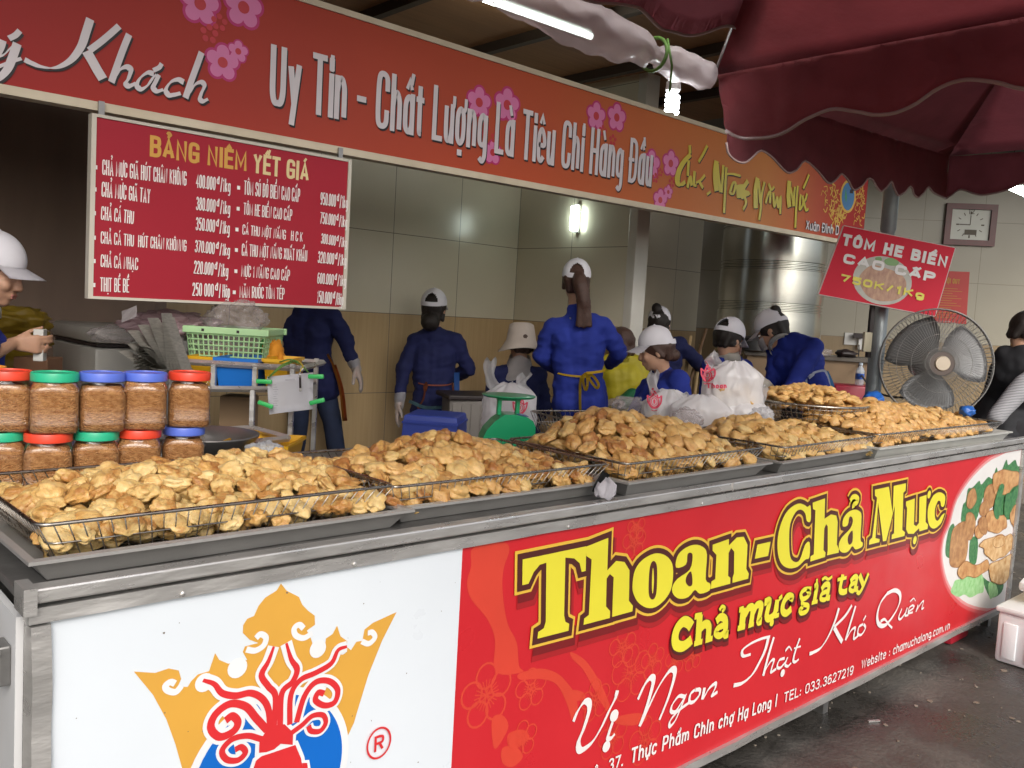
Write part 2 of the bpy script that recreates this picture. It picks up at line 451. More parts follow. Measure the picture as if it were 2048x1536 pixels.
def pen(ink, pts, w0, w1, ang=0.9, n=8, taper=0.0, dx=0, dy=0):
    """calligraphic stroke through board points: thin along the pen angle, thick across it"""
    q = catmull([(p[0] + dx, p[1] + dy, 0) for p in pts], n); ws = []
    for i in range(len(q)):
        t = q[min(i + 1, len(q) - 1)] - q[max(i - 1, 0)]
        a = math.atan2(t.y, t.x); k = abs(math.sin(a - ang))
        f = i / (len(q) - 1)
        ws.append((w0 + (w1 - w0) * k) * (1 - taper * abs(2 * f - 1) ** 2))
    ink.ribbon(q, ws, rise=.00006)
# ================================================================== materials in use
M_steel = mat('brushed_steel', (0.72, 0.70, 0.67), .34, .7, (0.50, 0.485, 0.46), .9, 5, .35, 16, .16, stretch=(.6, 1, 2))
M_steel_dark = mat('worn_steel', (0.36, 0.35, 0.34), .42, .85, (0.24, 0.235, 0.225), .8, 7, .05, 120, .12)
M_tray = mat('tray_steel', (0.50, 0.49, 0.47), .4, .55, (0.40, 0.39, 0.37), .8, 6, .04, 160, .1)
M_wire = mat('basket_wire', (0.42, 0.40, 0.37), .3, 1.0, (0.25, 0.2, 0.15), .7, 30, rvar=.1)
M_white = mat('white_print', (0.73, 0.78, 0.825), .35, 0, (0.67, 0.72, 0.765), .8, 2.2, .12, 5, .1)
M_red = mat('red_print', (0.60, 0.022, 0.03), .36, 0, (0.52, 0.018, 0.026), .8, 2.0, .12, 5, .1)
M_orangered = mat('orange_red_print', (0.66, 0.06, 0.035), .38)
M_yellow = mat('yellow_print', (0.80, 0.72, 0.05), .38)
M_gold = mat('gold_edge_print', (0.80, 0.50, 0.06), .38)
M_brown = mat('brown_print', (0.085, 0.02, 0.016), .4)
M_sh1 = mat('soft_shadow_print', (0.40, 0.018, 0.022), .4)
M_sh2 = mat('mid_shadow_print', (0.2, 0.014, 0.016), .4)
M_ivory = mat('ivory_print', (0.84, 0.80, 0.78), .38)
M_crown = mat('amber_print', (0.70, 0.37, 0.06), .38)
M_blue = mat('blue_print', (0.005, 0.14, 0.56), .38)
M_squid = mat('scarlet_print', (0.68, 0.03, 0.035), .38)
M_cream_al = mat('cream_aluminium', (0.66, 0.58, 0.44), .45, 0, (0.52, 0.44, 0.32), .7, 8)
M_lilac = mat('lilac_letter', (0.72, 0.66, 0.68), .4)
M_black = mat('black_print', (0.02, 0.012, 0.012), .5)
M_pink = mat('pink_petal_print', (0.72, 0.20, 0.42), .4)
M_magenta = mat('magenta_edge_print', (0.52, 0.02, 0.16), .4)
M_ybrush = mat('mustard_letter', (0.66, 0.52, 0.03), .4)

def frac_pts(pts, sc, off):                # points read off an enlarged view of the board
    return [(off[0] + a / sc, off[1] + b / sc) for a, b in pts]
def nums(s): 
    n = [float(q) for q in s.replace(',', ' ').split()]; return list(zip(n[0::2], n[1::2]))
def onS(surf, s, sc=1.0, off=(0, 0)):
    return [surf.uv(*p) for p in frac_pts(nums(s) if isinstance(s, str) else s, sc, off)]

# ================================================================== ground and stall floor
def ground_material():
    m = bpy.data.materials.new('wet_asphalt'); m.use_nodes = True; nt = m.node_tree; L = nt.links; b = nt.nodes['Principled BSDF']
    tc = nt.nodes.new("ShaderNodeTexCoord")
    n1 = nt.nodes.new("ShaderNodeTexNoise"); n1.inputs['Scale'].default_value = 2.2; n1.inputs['Detail'].default_value = 8; n1.inputs['Roughness'].default_value = .65
    n2 = nt.nodes.new("ShaderNodeTexNoise"); n2.inputs['Scale'].default_value = 60; n2.inputs['Detail'].default_value = 6
    n3 = nt.nodes.new("ShaderNodeTexVoronoi"); n3.inputs['Scale'].default_value = 38
    for n in (n1, n2, n3): L.new(tc.outputs['Object'], n.inputs['Vector'])
    r = nt.nodes.new("ShaderNodeValToRGB"); e = r.color_ramp.elements
    e[0].position = .32; e[0].color = (.03, .028, .026, 1); e[1].position = .7; e[1].color = (.13, .12, .105, 1)
    k = e.new(.5); k.color = (.07, .066, .06, 1)
    L.new(n1.outputs['Fac'], r.inputs[0])
    sp = nt.nodes.new("ShaderNodeValToRGB"); sp.color_ramp.elements[0].position = .0; sp.color_ramp.elements[0].color = (1, 1, 1, 1)
    sp.color_ramp.elements[1].position = .16; sp.color_ramp.elements[1].color = (0, 0, 0, 1)
    L.new(n3.outputs['Distance'], sp.inputs[0])
    sf = nt.nodes.new("ShaderNodeMath"); sf.operation = 'MULTIPLY'; L.new(sp.outputs[0], sf.inputs[0])
    gt = nt.nodes.new("ShaderNodeMath"); gt.operation = 'GREATER_THAN'; gt.inputs[1].default_value = .56; L.new(n2.outputs['Fac'], gt.inputs[0]); L.new(gt.outputs[0], sf.inputs[1])
    sf2 = nt.nodes.new("ShaderNodeMath"); sf2.operation = 'MULTIPLY'; sf2.inputs[1].default_value = .35; L.new(sf.outputs[0], sf2.inputs[0])
    g = _mixc(nt, n2.outputs['Fac'], (0.6, 0.6, 0.6), (1.3, 1.25, 1.2))
    mul = nt.nodes.new("ShaderNodeMix"); mul.data_type = 'RGBA'; mul.blend_type = 'MULTIPLY'; mul.inputs[0].default_value = 1
    L.new(r.outputs[0], mul.inputs[6]); L.new(g, mul.inputs[7])
    o = _mixc(nt, sf2.outputs[0], mul.outputs[2], (.32, .29, .25)); L.new(o, b.inputs['Base Color'])
    rr = nt.nodes.new("ShaderNodeMapRange"); rr.inputs[1].default_value = .38; rr.inputs[2].default_value = .6; rr.inputs[3].default_value = .16; rr.inputs[4].default_value = .8
    L.new(n1.outputs['Fac'], rr.inputs[0]); L.new(rr.outputs[0], b.inputs['Roughness'])
    vc = nt.nodes.new("ShaderNodeTexVoronoi"); vc.feature = 'DISTANCE_TO_EDGE'; vc.inputs['Scale'].default_value = 1.1
    wv = nt.nodes.new("ShaderNodeMix"); wv.data_type = 'RGBA'; wv.inputs[0].default_value = .06; L.new(tc.outputs['Object'], wv.inputs[6]); L.new(n1.outputs['Color'], wv.inputs[7]); L.new(wv.outputs[2], vc.inputs['Vector'])
    ce = nt.nodes.new("ShaderNodeMath"); ce.operation = 'LESS_THAN'; ce.inputs[1].default_value = .006; L.new(vc.outputs['Distance'], ce.inputs[0])
    cf = nt.nodes.new("ShaderNodeMath"); cf.operation = 'MULTIPLY'; cf.inputs[1].default_value = .22; L.new(ce.outputs[0], cf.inputs[0])
    o = _mixc(nt, cf.outputs[0], o, (.012, .011, .01)); L.new(o, b.inputs['Base Color'])
    bp = nt.nodes.new("ShaderNodeBump"); bp.inputs['Strength'].default_value = .5; bp.inputs['Distance'].default_value = .01
    L.new(n2.outputs['Fac'], bp.inputs['Height']); L.new(bp.outputs[0], b.inputs['Normal'])
    return m
mb = MB(); mb.grid([[(-300 + 600 * i / 8, -300 + 600 * j / 8, 0) for i in range(9)] for j in range(9)])
struct(mb.build('ground', ground_material()))
mb = MB(); mb.box((3.6, 5.05, .075), (11.6, 4.7, .15))
struct(mb.build('stall_floor', mat('floor_tiles', (.22, .19, .16), .3, 0, (.15, .13, .11), .8, 3, rvar=.1)))

# ================================================================== the stall building
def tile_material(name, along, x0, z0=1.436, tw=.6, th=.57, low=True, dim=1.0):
    m = bpy.data.materials.new(name); m.use_nodes = True; nt = m.node_tree; L = nt.links; b = nt.nodes['Principled BSDF']
    tc = nt.nodes.new("ShaderNodeTexCoord")
    dt = nt.nodes.new("ShaderNodeVectorMath"); dt.operation = 'DOT_PRODUCT'; dt.inputs[1].default_value = along
    L.new(tc.outputs['Object'], dt.inputs[0])
    se = nt.nodes.new("ShaderNodeSeparateXYZ"); L.new(tc.outputs['Object'], se.inputs[0])
    def line(sock, off, step, hw):
        a = nt.nodes.new("ShaderNodeMath"); a.operation = 'SUBTRACT'; a.inputs[1].default_value = off; L.new(sock, a.inputs[0])
        p = nt.nodes.new("ShaderNodeMath"); p.operation = 'PINGPONG'; p.inputs[1].default_value = step / 2; L.new(a.outputs[0], p.inputs[0])
        l = nt.nodes.new("ShaderNodeMath"); l.operation = 'LESS_THAN'; l.inputs[1].default_value = hw; L.new(p.outputs[0], l.inputs[0])
        return l.outputs[0]
    v = line(dt.outputs['Value'], x0, tw, .0022); h = line(se.outputs[2], z0, th, .0022)
    mx = nt.nodes.new("ShaderNodeMath"); mx.operation = 'MAXIMUM'; L.new(v, mx.inputs[0]); L.new(h, mx.inputs[1])
    cb = nt.nodes.new("ShaderNodeCombineXYZ"); L.new(dt.outputs['Value'], cb.inputs[0]); L.new(se.outputs[2], cb.inputs[2])
    n1 = nt.nodes.new("ShaderNodeTexNoise"); n1.inputs['Scale'].default_value = 2.5; n1.inputs['Detail'].default_value = 5; L.new(cb.outputs[0], n1.inputs['Vector'])
    mp = nt.nodes.new("ShaderNodeMapping"); mp.inputs['Scale'].default_value = (60, 1, 2.5); L.new(cb.outputs[0], mp.inputs[0])
    n2 = nt.nodes.new("ShaderNodeTexNoise"); n2.inputs['Scale'].default_value = 1.0; n2.inputs['Detail'].default_value = 6; L.new(mp.outputs[0], n2.inputs['Vector'])
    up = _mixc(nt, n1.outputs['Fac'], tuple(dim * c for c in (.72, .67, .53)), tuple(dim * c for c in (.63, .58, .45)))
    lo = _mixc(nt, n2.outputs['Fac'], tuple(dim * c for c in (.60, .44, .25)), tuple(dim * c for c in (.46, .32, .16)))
    gt = nt.nodes.new("ShaderNodeMath"); gt.operation = 'GREATER_THAN'; gt.inputs[1].default_value = z0; L.new(se.outputs[2], gt.inputs[0])
    c = _mixc(nt, gt.outputs[0], lo, up) if low else up
    c = _mixc(nt, mx.outputs[0], c, (.17, .15, .11)); L.new(c, b.inputs['Base Color'])
    rr = nt.nodes.new("ShaderNodeMapRange"); rr.inputs[3].default_value = .16; rr.inputs[4].default_value = .3; L.new(n1.outputs['Fac'], rr.inputs[0])
    L.new(rr.outputs[0], b.inputs['Roughness']); b.inputs['Specular IOR Level'].default_value = .5
    return m
bld = thing('stall_building', 'tiled market stall interior open at the front under the long red sign', 'building', (4.78, 5.3, 0))
def wall(name, a, b, z0, z1, th, m):      # thick wall whose visible face runs a->b
    a = Vector((a[0], a[1], 0)); b = Vector((b[0], b[1], 0)); d = (b - a).normalized(); n = Vector((-d.y, d.x, 0))
    if n.dot(FWD) < 0: n = -n
    q = MB(); q.prism([a + UP * z0, b + UP * z0, b + UP * z1, a + UP * z1], n * th)
    return q.build(name, m, bld)
BL = bld
def bmat(mfun): return mfun
# object space of the parts starts at the thing's base, so offsets are shifted by it
bx, by = 4.78, 5.3
wall('back_wall', (-1.6, 5.25), (4.78, 5.25), .15, 3.2, .12, tile_material('tiles_back', (1, 0, 0), 4.78 - bx))
q = MB(); q.box((4.84, (4.10 + 5.25) / 2, 1.675), (.12, 5.25 - 4.10, 3.05)); q.build('partition_wall', tile_material('tiles_partition', (0, 1, 0), 4.65 - by), bld)
q = MB(); q.box((4.845, 4.06, 1.675), (.14, .078, 3.05), bev=.006); q.build('pillar', mat('white_tile_edge', (.66, .64, .58), .3, 0, (.56, .53, .46), .6, 6), bld)
ra = P(1600, 560, 8.95); rb = P(2300, 560, 8.42); dr = (rb - ra); dr.z = 0; dr.normalize()
ts = (5.5 - ra.y) / dr.y
rc = ra + dr * ts
wall('back_wall', (4.9, 5.5), (rc.x, 5.5), .15, 3.2, .12, tile_material('tiles_bay', (1, 0, 0), 6.65 - bx, 1.41, .53, .61))
xa = P(1728, 432, 8.85)
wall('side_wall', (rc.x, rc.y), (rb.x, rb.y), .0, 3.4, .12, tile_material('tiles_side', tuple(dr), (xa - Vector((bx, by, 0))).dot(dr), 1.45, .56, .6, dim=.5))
wall('side_wall', (-1.72, 2.7), (-1.72, 5.25), .15, 3.2, .12, mat('dark_render', (.09, .075, .06), .7, 0, (.05, .04, .03), .8, 3))
q = MB(); q.box((2.2, 3.6, 3.24), (8.0, 3.86, .08))  # front part, out of view, carried past the sign to shade it
q.build('ceiling', mat('brown_ceiling_boards', (.32, .15, .065), .55, 0, (.20, .09, .038), .8, 4, stretch=(.3, 6, 1)), bld)
q = MB()
for i in range(9): q.box((-1.4 + i * .85, 3.75, 3.17), (.05, 3.4, .06))
q.build('rafter', mat('dark_rafter', (.05, .03, .02), .6), bld)
q = MB(); q.box((8.4, 3.6, 3.36), (4.4, 4.6, .06)); q.build('roof', mat('roof_sheet', (.16, .15, .14), .6), bld)

# ================================================================== long red sign over the opening
SY = 3.30
sgn = thing('shop_sign', 'long red and orange sign board with white Vietnamese slogan above the stall opening', 'sign', (0, SY, 2.1))
def zb(x): return 2.100 + .0092 * x
def sign_material():
    m = bpy.data.materials.new('sign_gradient_print'); m.use_nodes = True; nt = m.node_tree; L = nt.links; b = nt.nodes['Principled BSDF']
    tc = nt.nodes.new("ShaderNodeTexCoord"); se = nt.nodes.new("ShaderNodeSeparateXYZ"); L.new(tc.outputs['Object'], se.inputs[0])
    mr = nt.nodes.new("ShaderNodeMapRange"); mr.inputs[1].default_value = 0; mr.inputs[2].default_value = 7; L.new(se.outputs[0], mr.inputs[0])
    r = nt.nodes.new("ShaderNodeValToRGB"); e = r.color_ramp.elements; e[0].position = 0; e[0].color = (0.328, 0.016, 0.016, 1); e[1].position = 1; e[1].color = (0.39, 0.016, 0.014, 1)
    for p, c in ((.1, (0.343, 0.020, 0.017)), (.24, (0.406, 0.047, 0.027)), (.45, (0.50, 0.09, 0.034)), (.62, (0.58, 0.17, 0.045)), (.74, (0.62, 0.22, 0.05)), (.84, (0.468, 0.086, 0.039)), (.91, (0.406, 0.023, 0.020))):
        k = e.new(p); k.color = (*c, 1)
    L.new(mr.outputs[0], r.inputs[0])
    n = nt.nodes.new("ShaderNodeTexNoise"); n.inputs['Scale'].default_value = 1.5; n.inputs['Detail'].default_value = 6; L.new(tc.outputs['Object'], n.inputs['Vector'])
    g = _mixc(nt, n.outputs['Fac'], (.88, .88, .88), (1.08, 1.08, 1.08))
    mu = nt.nodes.new("ShaderNodeMix"); mu.data_type = 'RGBA'; mu.blend_type = 'MULTIPLY'; mu.inputs[0].default_value = 1
    L.new(r.outputs[0], mu.inputs[6]); L.new(g, mu.inputs[7]); L.new(mu.outputs[2], b.inputs['Base Color'])
    b.inputs['Roughness'].default_value = .5; b.inputs['Specular IOR Level'].default_value = .3
    return m
x0, x1 = -.9, 6.63
q = MB(); q.prism([(x0, SY, zb(x0) + .03), (x1, SY, zb(x1) + .03), (x1, SY, 2.685), (x0, SY, 2.685)], (0, .05, 0)); q.build('board', sign_material(), sgn)
q = MB()
q.prism([(x0, SY - .008, zb(x0)), (x1, SY - .008, zb(x1)), (x1, SY - .008, zb(x1) + .03), (x0, SY - .008, zb(x0) + .03)], (0, .062, 0))
q.prism([(x0, SY - .008, 2.685), (x1, SY - .008, 2.685), (x1, SY - .008, 2.71), (x0, SY - .008, 2.71)], (0, .062, 0))
q.build('frame', M_cream_al, sgn)
SS = Surf((0, SY, 0), (1, 0, 0), (0, 0, 1))
fl_m, fl_p, fl_c = Ink(SS, .001), Ink(SS, .0016), Ink(SS, .0022)
def blossom(cx, cy, r, ink_edge=None, core=True, edge=True):
    c = SS.uv(cx, cy); e = SS.uv(cx, cy - r); R = (e - c).length
    for k in range(5):
        a = math.pi / 2 + 2 * math.pi * k / 5
        pc = c + Vector((math.cos(a), math.sin(a))) * R * .6
        if edge: fl_m.disc(pc, R * .52)
        (fl_p if edge else fl_c).disc(pc, R * (.38 if edge else .3))
    if edge: fl_m.disc(c, R * .5); fl_p.disc(c, R * .42); fl_c.disc(c, R * .3)
for b_ in ((400, 8, 42), (487, 15, 42), (445, 125, 36), (476, 103, 22), (958, 205, 32), (1014, 210, 34), (985, 305, 24), (1192, 232, 28), (1233, 235, 28),
           (1302, 328, 28), (1341, 327, 26), (1320, 400, 22), (1336, 384, 14)): blossom(*b_)
for b_ in ((418, 68, 22), (438, 45, 20), (968, 258, 18), (1205, 262, 14), (1225, 280, 13), (1310, 356, 12), (1320, 345, 10), (1343, 365, 12), (1018, 262, 16), (990, 275, 14)): blossom(*b_, edge=False)
fl_m.build('blossom_edge', M_magenta, sgn); fl_p.build('blossom_petals', M_pink, sgn); fl_c.build('blossom_centre', mat('red_petal_print', (.55, .03, .04), .4), sgn)
lt, ls = Ink(SS, .0046), Ink(SS, .0034)
u0, u1, ut = SS.uv(537, 209), SS.uv(1301, 374), SS.uv(543, 82)
for ink, dx, dy in ((ls, .006, -.008), (lt, 0, 0)):
    text(ink, 'Uy Tín - Chất Lượng Là Tiêu Chí Hàng Đầu', u0, u1, ut.y - u0.y, .168, .07, dx=dx, dy=dy)
# the script "Quý Khách" traced stroke by stroke
KH = ((4.763, (0, 20)), (
 ("855,88 815,215 770,345 690,460 590,530 490,555 380,540 290,505 230,475", .004, .03, 0.2), ("1130,155 1040,235 950,310 845,388", .006, .022, 2.2), ("820,395 870,480 920,570 975,660", .03, .034, 1.0),
 ("1225,235 1170,370 1115,520 1055,690", .014, .024, .2), ("1090,640 1140,570 1200,545 1240,575 1220,650 1195,700 1225,725 1290,700", .006, .024, .9),
 ("1460,610 1400,600 1330,650 1300,720 1340,755 1400,720 1450,650 1485,615", .006, .022, .9), ("1510,620 1480,680 1455,740 1490,775 1550,760", .008, .022, .7), ("1455,578 1510,550 1535,512", .004, .016, 2.4),
 ("1745,690 1690,665 1620,690 1575,760 1600,810 1650,810 1715,795", .006, .022, .9), ("1915,405 1870,530 1815,680 1760,840", .014, .024, .2),
 ("1800,790 1850,715 1910,690 1940,725 1910,800 1900,850 1930,870 1975,850", .006, .022, .9),
 ("160,322 120,440 70,560 0,640 -80,690", .008, .03, .3), ("200,465 120,490 40,520 -60,560", .005, .012, 1.5), ("20,290 0,360 -40,440", .01, .026, .3), ("-40,450 30,430 90,370 120,340", .004, .012, .9), ("80,275 140,245 185,200", .004, .018, 2.4)))
for ink, dx, dy in ((ls, .006, -.007), (lt, 0, 0)):
    (sc, off), st = KH
    for s_, w0, w1, an in st: pen(ink, onS(SS, s_, sc, off), w0, w1 * .98, an, dx=dx, dy=dy)
# the yellow brush greeting
CM = ("195,105 200,190", "205,200 140,270 85,370 70,470 100,510 150,480", "185,260 175,420", "170,540 200,430 215,520", "245,370 240,500 265,520", "260,490 310,460 350,410", "290,470 330,545", "375,110 330,200 285,275", "370,610 410,580",
      "470,265 455,400 470,575", "480,300 490,420 510,585", "540,310 530,450 520,590", "570,330 560,520 545,800", "575,400 640,400 715,420", "600,600 640,490 665,510 640,600 600,590", "690,510 700,630 720,520 740,630 760,560", "790,470 740,560 790,600 720,640", "760,640 770,700 740,765",
      "890,440 870,560 870,750", "900,470 910,600 915,700", "960,480 930,620 920,760 905,870", "970,700 1000,600 1020,590 1015,700", "1000,500 1030,560 1060,530", "1050,590 1060,730 1090,640 1100,740 1125,640 1120,810",
      "1215,470 1205,620 1215,740", "1225,540 1245,640 1255,730", "1300,520 1285,720 1275,950", "1270,530 1262,640 1262,730", "1330,610 1320,760 1355,700 1350,620", "1395,600 1380,660 1365,690 1385,770 1410,755", "1415,405 1385,480 1355,550")
yb = Ink(SS, .0046); yd = Ink(SS, .0034)
for s_ in CM:
    for ink, dx, dy in ((yd, .008, -.006), (yb, 0, 0)):
        thick = ('470,265' in s_) or ('890,440' in s_) or ('1215,470' in s_) or ('205,200' in s_) or ('790,470' in s_) or ('690,510' in s_)
        pen(ink, onS(SS, s_, 5.12, (1340, 270)), .012, .05 if thick else .026, .2, dx=dx, dy=dy)
yb.build('greeting_lettering', M_ybrush, sgn)
for p_, q_ in (((1380, 970), (1718, 1028)),):
    a, b2 = onS(SS, [p_, q_], 5.12, (1340, 270)); t_ = onS(SS, [(1380, 865)], 5.12, (1340, 270))[0]
    text(ls, 'Xuân Đinh D', a, b2, t_.y - a.y, .3, .1); text(lt, 'Xuân Đinh D', a, b2, t_.y - a.y, .15, .1)
ls.mb.add(yd.mb.v, yd.mb.f)
ls.build('lettering_edge', M_black, sgn); lt.build('lettering', M_lilac, sgn)
# emblem and yellow sprigs at the right end
em = Ink(SS, .0024); eb = Ink(SS, .0032); ek = Ink(SS, .0038); eg = Ink(SS, .0040)
cc = onS(SS, [(1820, 630), (1820, 460), (1900, 630)], 5.12, (1340, 270)); rx, ry = (cc[2] - cc[0]).length, (cc[1] - cc[0]).length
em.disc(cc[0], rx, ry, 28); eb.disc(cc[0], rx * .8, ry * .84, 28)
for s_ in ("1840,560 1875,540 1870,600 1835,595",): ek.poly(onS(SS, s_, 5.12, (1340, 270)))
for s_ in ("1785,640 1795,540 1808,640 1798,690",): eg.poly(onS(SS, s_, 5.12, (1340, 270)))
r_ = random.Random(3)
for k in range(80):
    for cx_, cy_, sx_, sy_ in ((1640, 680, 110, 130), (1720, 830, 60, 80), (1940, 700, 45, 190)):
        if r_.random() < .5: continue
        a_ = onS(SS, [(cx_ + r_.uniform(-1, 1) * sx_, cy_ + r_.uniform(-1, 1) * sy_)], 5.12, (1340, 270))[0]
        if a_.x > x1 - .04: continue
        t_ = r_.uniform(0, 6.28); w_ = r_.uniform(.02, .045)
        em.ribbon(catmull([(a_.x, a_.y, 0), (a_.x + w_ * math.cos(t_), a_.y + w_ * math.sin(t_), 0), (a_.x + w_ * 1.5 * math.cos(t_ + .8), a_.y + w_ * 1.5 * math.sin(t_ + .8), 0)], 3), r_.uniform(.005, .011))
em.build('sprig_print', mat('sprig_yellow', (.72, .42, .06), .4), sgn); eb.build('emblem_sea', mat('emblem_blue', (.06, .2, .42), .4), sgn)
ek.build('emblem_rock', M_black, sgn); eg.build('emblem_sail', mat('emblem_green', (.06, .3, .12), .4), sgn)

# ================================================================== price board hung under the sign
MY = 3.26
mn = thing('price_board', 'red price list board with white frame hung below the long sign', 'sign', (1.5, MY, 1.47))
MS = Surf((0, MY, 0), (1, 0, 0), (0, 0, 1))
c4 = [MS.uv(*p) for p in ((183, 226), (703, 320), (690, 619), (175, 597))]
q = MB(); q.prism([(p.x, MY, p.y) for p in [c + (Vector((1.49, 1.76)) - c) * .02 for c in c4]], (0, .03, 0)); q.build('board', mat('price_red_print', (.36, .016, .032), .55, 0, (.32, .013, .026), .6, 3, spec=.3), mn)
q = MB()
for i in range(4):
    a, b2 = c4[i], c4[(i + 1) % 4]; cen = Vector((1.49, 1.76))
    ai, bi = a + (cen - a).normalized() * .019, b2 + (cen - b2).normalized() * .019
    q.prism([(p.x, MY - .005, p.y) for p in (a, b2, bi, ai)], (0, .038, 0))
q.build('frame', mat('white_frame', (.58, .54, .46), .4, 0, (.55, .5, .42), .6, 12), mn)
q = MB()
for x in (1.0, 1.95): q.box((x, MY + .02, 2.11), (.02, .01, .06))
q.build('hanger', M_steel_dark, mn)
Z1, Z2, Z4 = (2.926, (0, 0)), (2.4, (500, 0)), (2.695, (0, 400))
wk, gk, g2 = Ink(MS, .0012), Ink(MS, .0012), Ink(MS, .0012)
def line(ink, s, Z, a, b2, t, wt=.152, gap=.08):
    A, B = onS(MS, [a, b2], *Z); T = onS(MS, [t], *Z)[0]
    text(ink, s, A, B, T.y - A.y, wt, gap)
    return A, B, T.y - A.y
line(gk, 'BẢNG NIÊM', Z1, (875, 915), (1443, 1004), (880, 790), .2)
line(g2, 'YẾT GIÁ', Z1, (1478, 1010), (1805, 1065), (1482, 892), .2)
def dash(A, H):
    c = A + Vector((-.022, H * .42)); wk.ribbon([c + Vector((-.006, 0)), c + Vector((.006, 0))], .014)
for s, Z, a, b2, t in (
  ('CHẢ MỰC GIÃ HÚT CHÂN KHÔNG', Z1, (597, 1022), (1090, 1088), (598, 932)), ('CHẢ MỰC GIÃ TAY', Z1, (592, 1150), (877, 1190), (594, 1062)), ('CHẢ CÁ THU', Z1, (588, 1285), (780, 1312), (588, 1205)),
  ('CHẢ CÁ THU  HÚT CHÂN KHÔNNG', Z4, (541, 234), (1003, 278), (541, 168)), ('CHẢ CÁ NHẠC', Z4, (540, 360), (742, 378), (540, 292)), ('THỊT BỀ BỀ', Z4, (538, 492), (695, 499), (538, 416)),
  ('TÔM SÚ ĐỎ BIỂN CAO CẤP', Z1, (1425, 1138), (1752, 1184), (1425, 1055)), ('TÔM HE BIỂN CAO CẤP', Z1, (1422, 1255), (1706, 1293), (1422, 1185)), ('CÁ THU MỘT NẮNG   H C K', Z1, (1415, 1372), (1768, 1416), (1415, 1312)),
  ('CÁ THU MỘT NẮNG XUẤT KHẨU', Z4, (1300, 300), (1652, 332), (1300, 234)), ('MỰC 1 NĂNG CAO CẤP', Z4, (1297, 412), (1558, 436), (1297, 350)), ('MĂM RUỐC TÔM TÉP', Z4, (1288, 526), (1530, 536), (1288, 462))):
    A, B, H = line(wk, s, Z, a, b2, t); dash(A, H)
for num, un, Z, a, b2, t in (
  ('400.000', '/1kg', Z1, (1143, 1098), (1345, 1128), (1143, 1018)), ('380.000', '/1kg', Z1, (1143, 1228), (1343, 1257), (1143, 1150)), ('350.000', '/1kg', Z1, (1141, 1346), (1340, 1372), (1141, 1270)),
  ('370.000', '/1kg', Z4, (1046, 280), (1235, 303), (1046, 215)), ('220.000', '/1kg', Z4, (1040, 396), (1226, 416), (1040, 325)), ('250 000', '/ Hộp', Z4, (1033, 516), (1236, 527), (1033, 444)),
  ('950.000', '/1kg', Z1, (1870, 1198), (2030, 1222), (1870, 1124)), ('750.000', '/1kg', Z1, (1868, 1308), (2026, 1333), (1868, 1240)), ('300.000', '/1kg', Z1, (1873, 1424), (2024, 1450), (1873, 1364)),
  ('320.000', '/1kg', Z4, (1708, 338), (1862, 357), (1708, 275)), ('600.000', '/1kg', Z4, (1705, 450), (1860, 466), (1705, 390)), ('150.000', '/Hộp', Z4, (1703, 554), (1846, 568), (1703, 488))):
    A, B = onS(MS, [a, b2], *Z); T = onS(MS, [t], *Z)[0]; H = T.y - A.y; D = B - A
    text(wk, num, A, A + D * .56, H, .152, .07)
    text(wk, 'đ', A + D * .59 + Vector((0, H * .5)), A + D * .67 + Vector((0, H * .5)), H * .6, .18)
    text(wk, un, A + D * .70, B, H, .145, .07)
wk.build('price_lettering', M_ivory, mn); gk.build('title_lettering', mat('gold_letter', (.66, .36, .07), .35), mn); g2.build('title_lettering', mat('pale_gold_letter', (.74, .6, .3), .35), mn)

# ================================================================== the steel counter with its printed front
D = 1.536
ct = thing('food_counter', 'long stainless steel food counter with white and red printed front panel', 'counter', (2.7, D + .45, 0))
q = MB(); q.box((2.71, 2.03, .992), (4.70, .99, .016), bev=.003); q.build('worktop', M_steel_dark, ct)
q = MB(); q.box((2.71, D - .004, .998), (4.68, .036, .026), bev=.004); q.box((.368, D + .0, .992), (.02, .06, .045)); q.box((2.34, D - .024, .998), (.002, .004, .027)); q.build('front_rail', M_steel, ct)
q = MB()
def framebar(a, b2, w, jit=0.0015):
    n = 40; rows = []
    a = Vector(a); b2 = Vector(b2); d = (b2 - a); ax = d.normalized(); side = ax.cross(Vector((0, -1, 0)))
    rs = []
    for i in range(n + 1):
        c = a + d * i / n; dz = noise.noise(c * 9) * jit; dy = noise.noise(c * 7 + Vector((5, 0, 0))) * jit * 1.5
        hw = w / 2
        rs.append([c + side * (-hw) + Vector((0, .02, 0)), c + side * (-hw + .004 + dz) + Vector((0, -.012 + dy, 0)), c + side * (hw - .004 + dz) + Vector((0, -.012 + dy * .7, 0)), c + side * hw + Vector((0, .02, 0))])
    q.rings(rs)
framebar((.37, D, .963), (5.05, D, .963), .034); framebar((.39, D - .001, .945), (.39, D - .001, .09), .038, .004); framebar((.41, D, .108), (5.05, D, .108), .036, .003); framebar((5.03, D - .001, .945), (5.03, D - .001, .128), .04)
q.box((2.46, D - .0125, .963), (.0015, .002, .034)); q.build('panel_frame', M_steel, ct, 'auto')
q = MB(); q.prism([(.40, D, .12), (1.285, D, .12), (1.281, D, .95), (.40, D, .95)], (0, .006, 0)); q.build('white_panel', M_white, ct)
q = MB(); q.prism([(1.285, D, .12), (5.02, D, .12), (5.02, D, .95), (1.281, D, .95)], (0, .006, 0)); q.build('red_banner', M_red, ct)
q = MB(); q.box((2.71, 2.0, .56), (4.62, .9, .82)); q.build('cabinet', M_steel_dark, ct)
q = MB(); q.box((.368, 2.0, .55), (.012, .86, .8)); q.build('end_panel', mat('white_end_sheet', (.7, .7, .7), .4), ct)
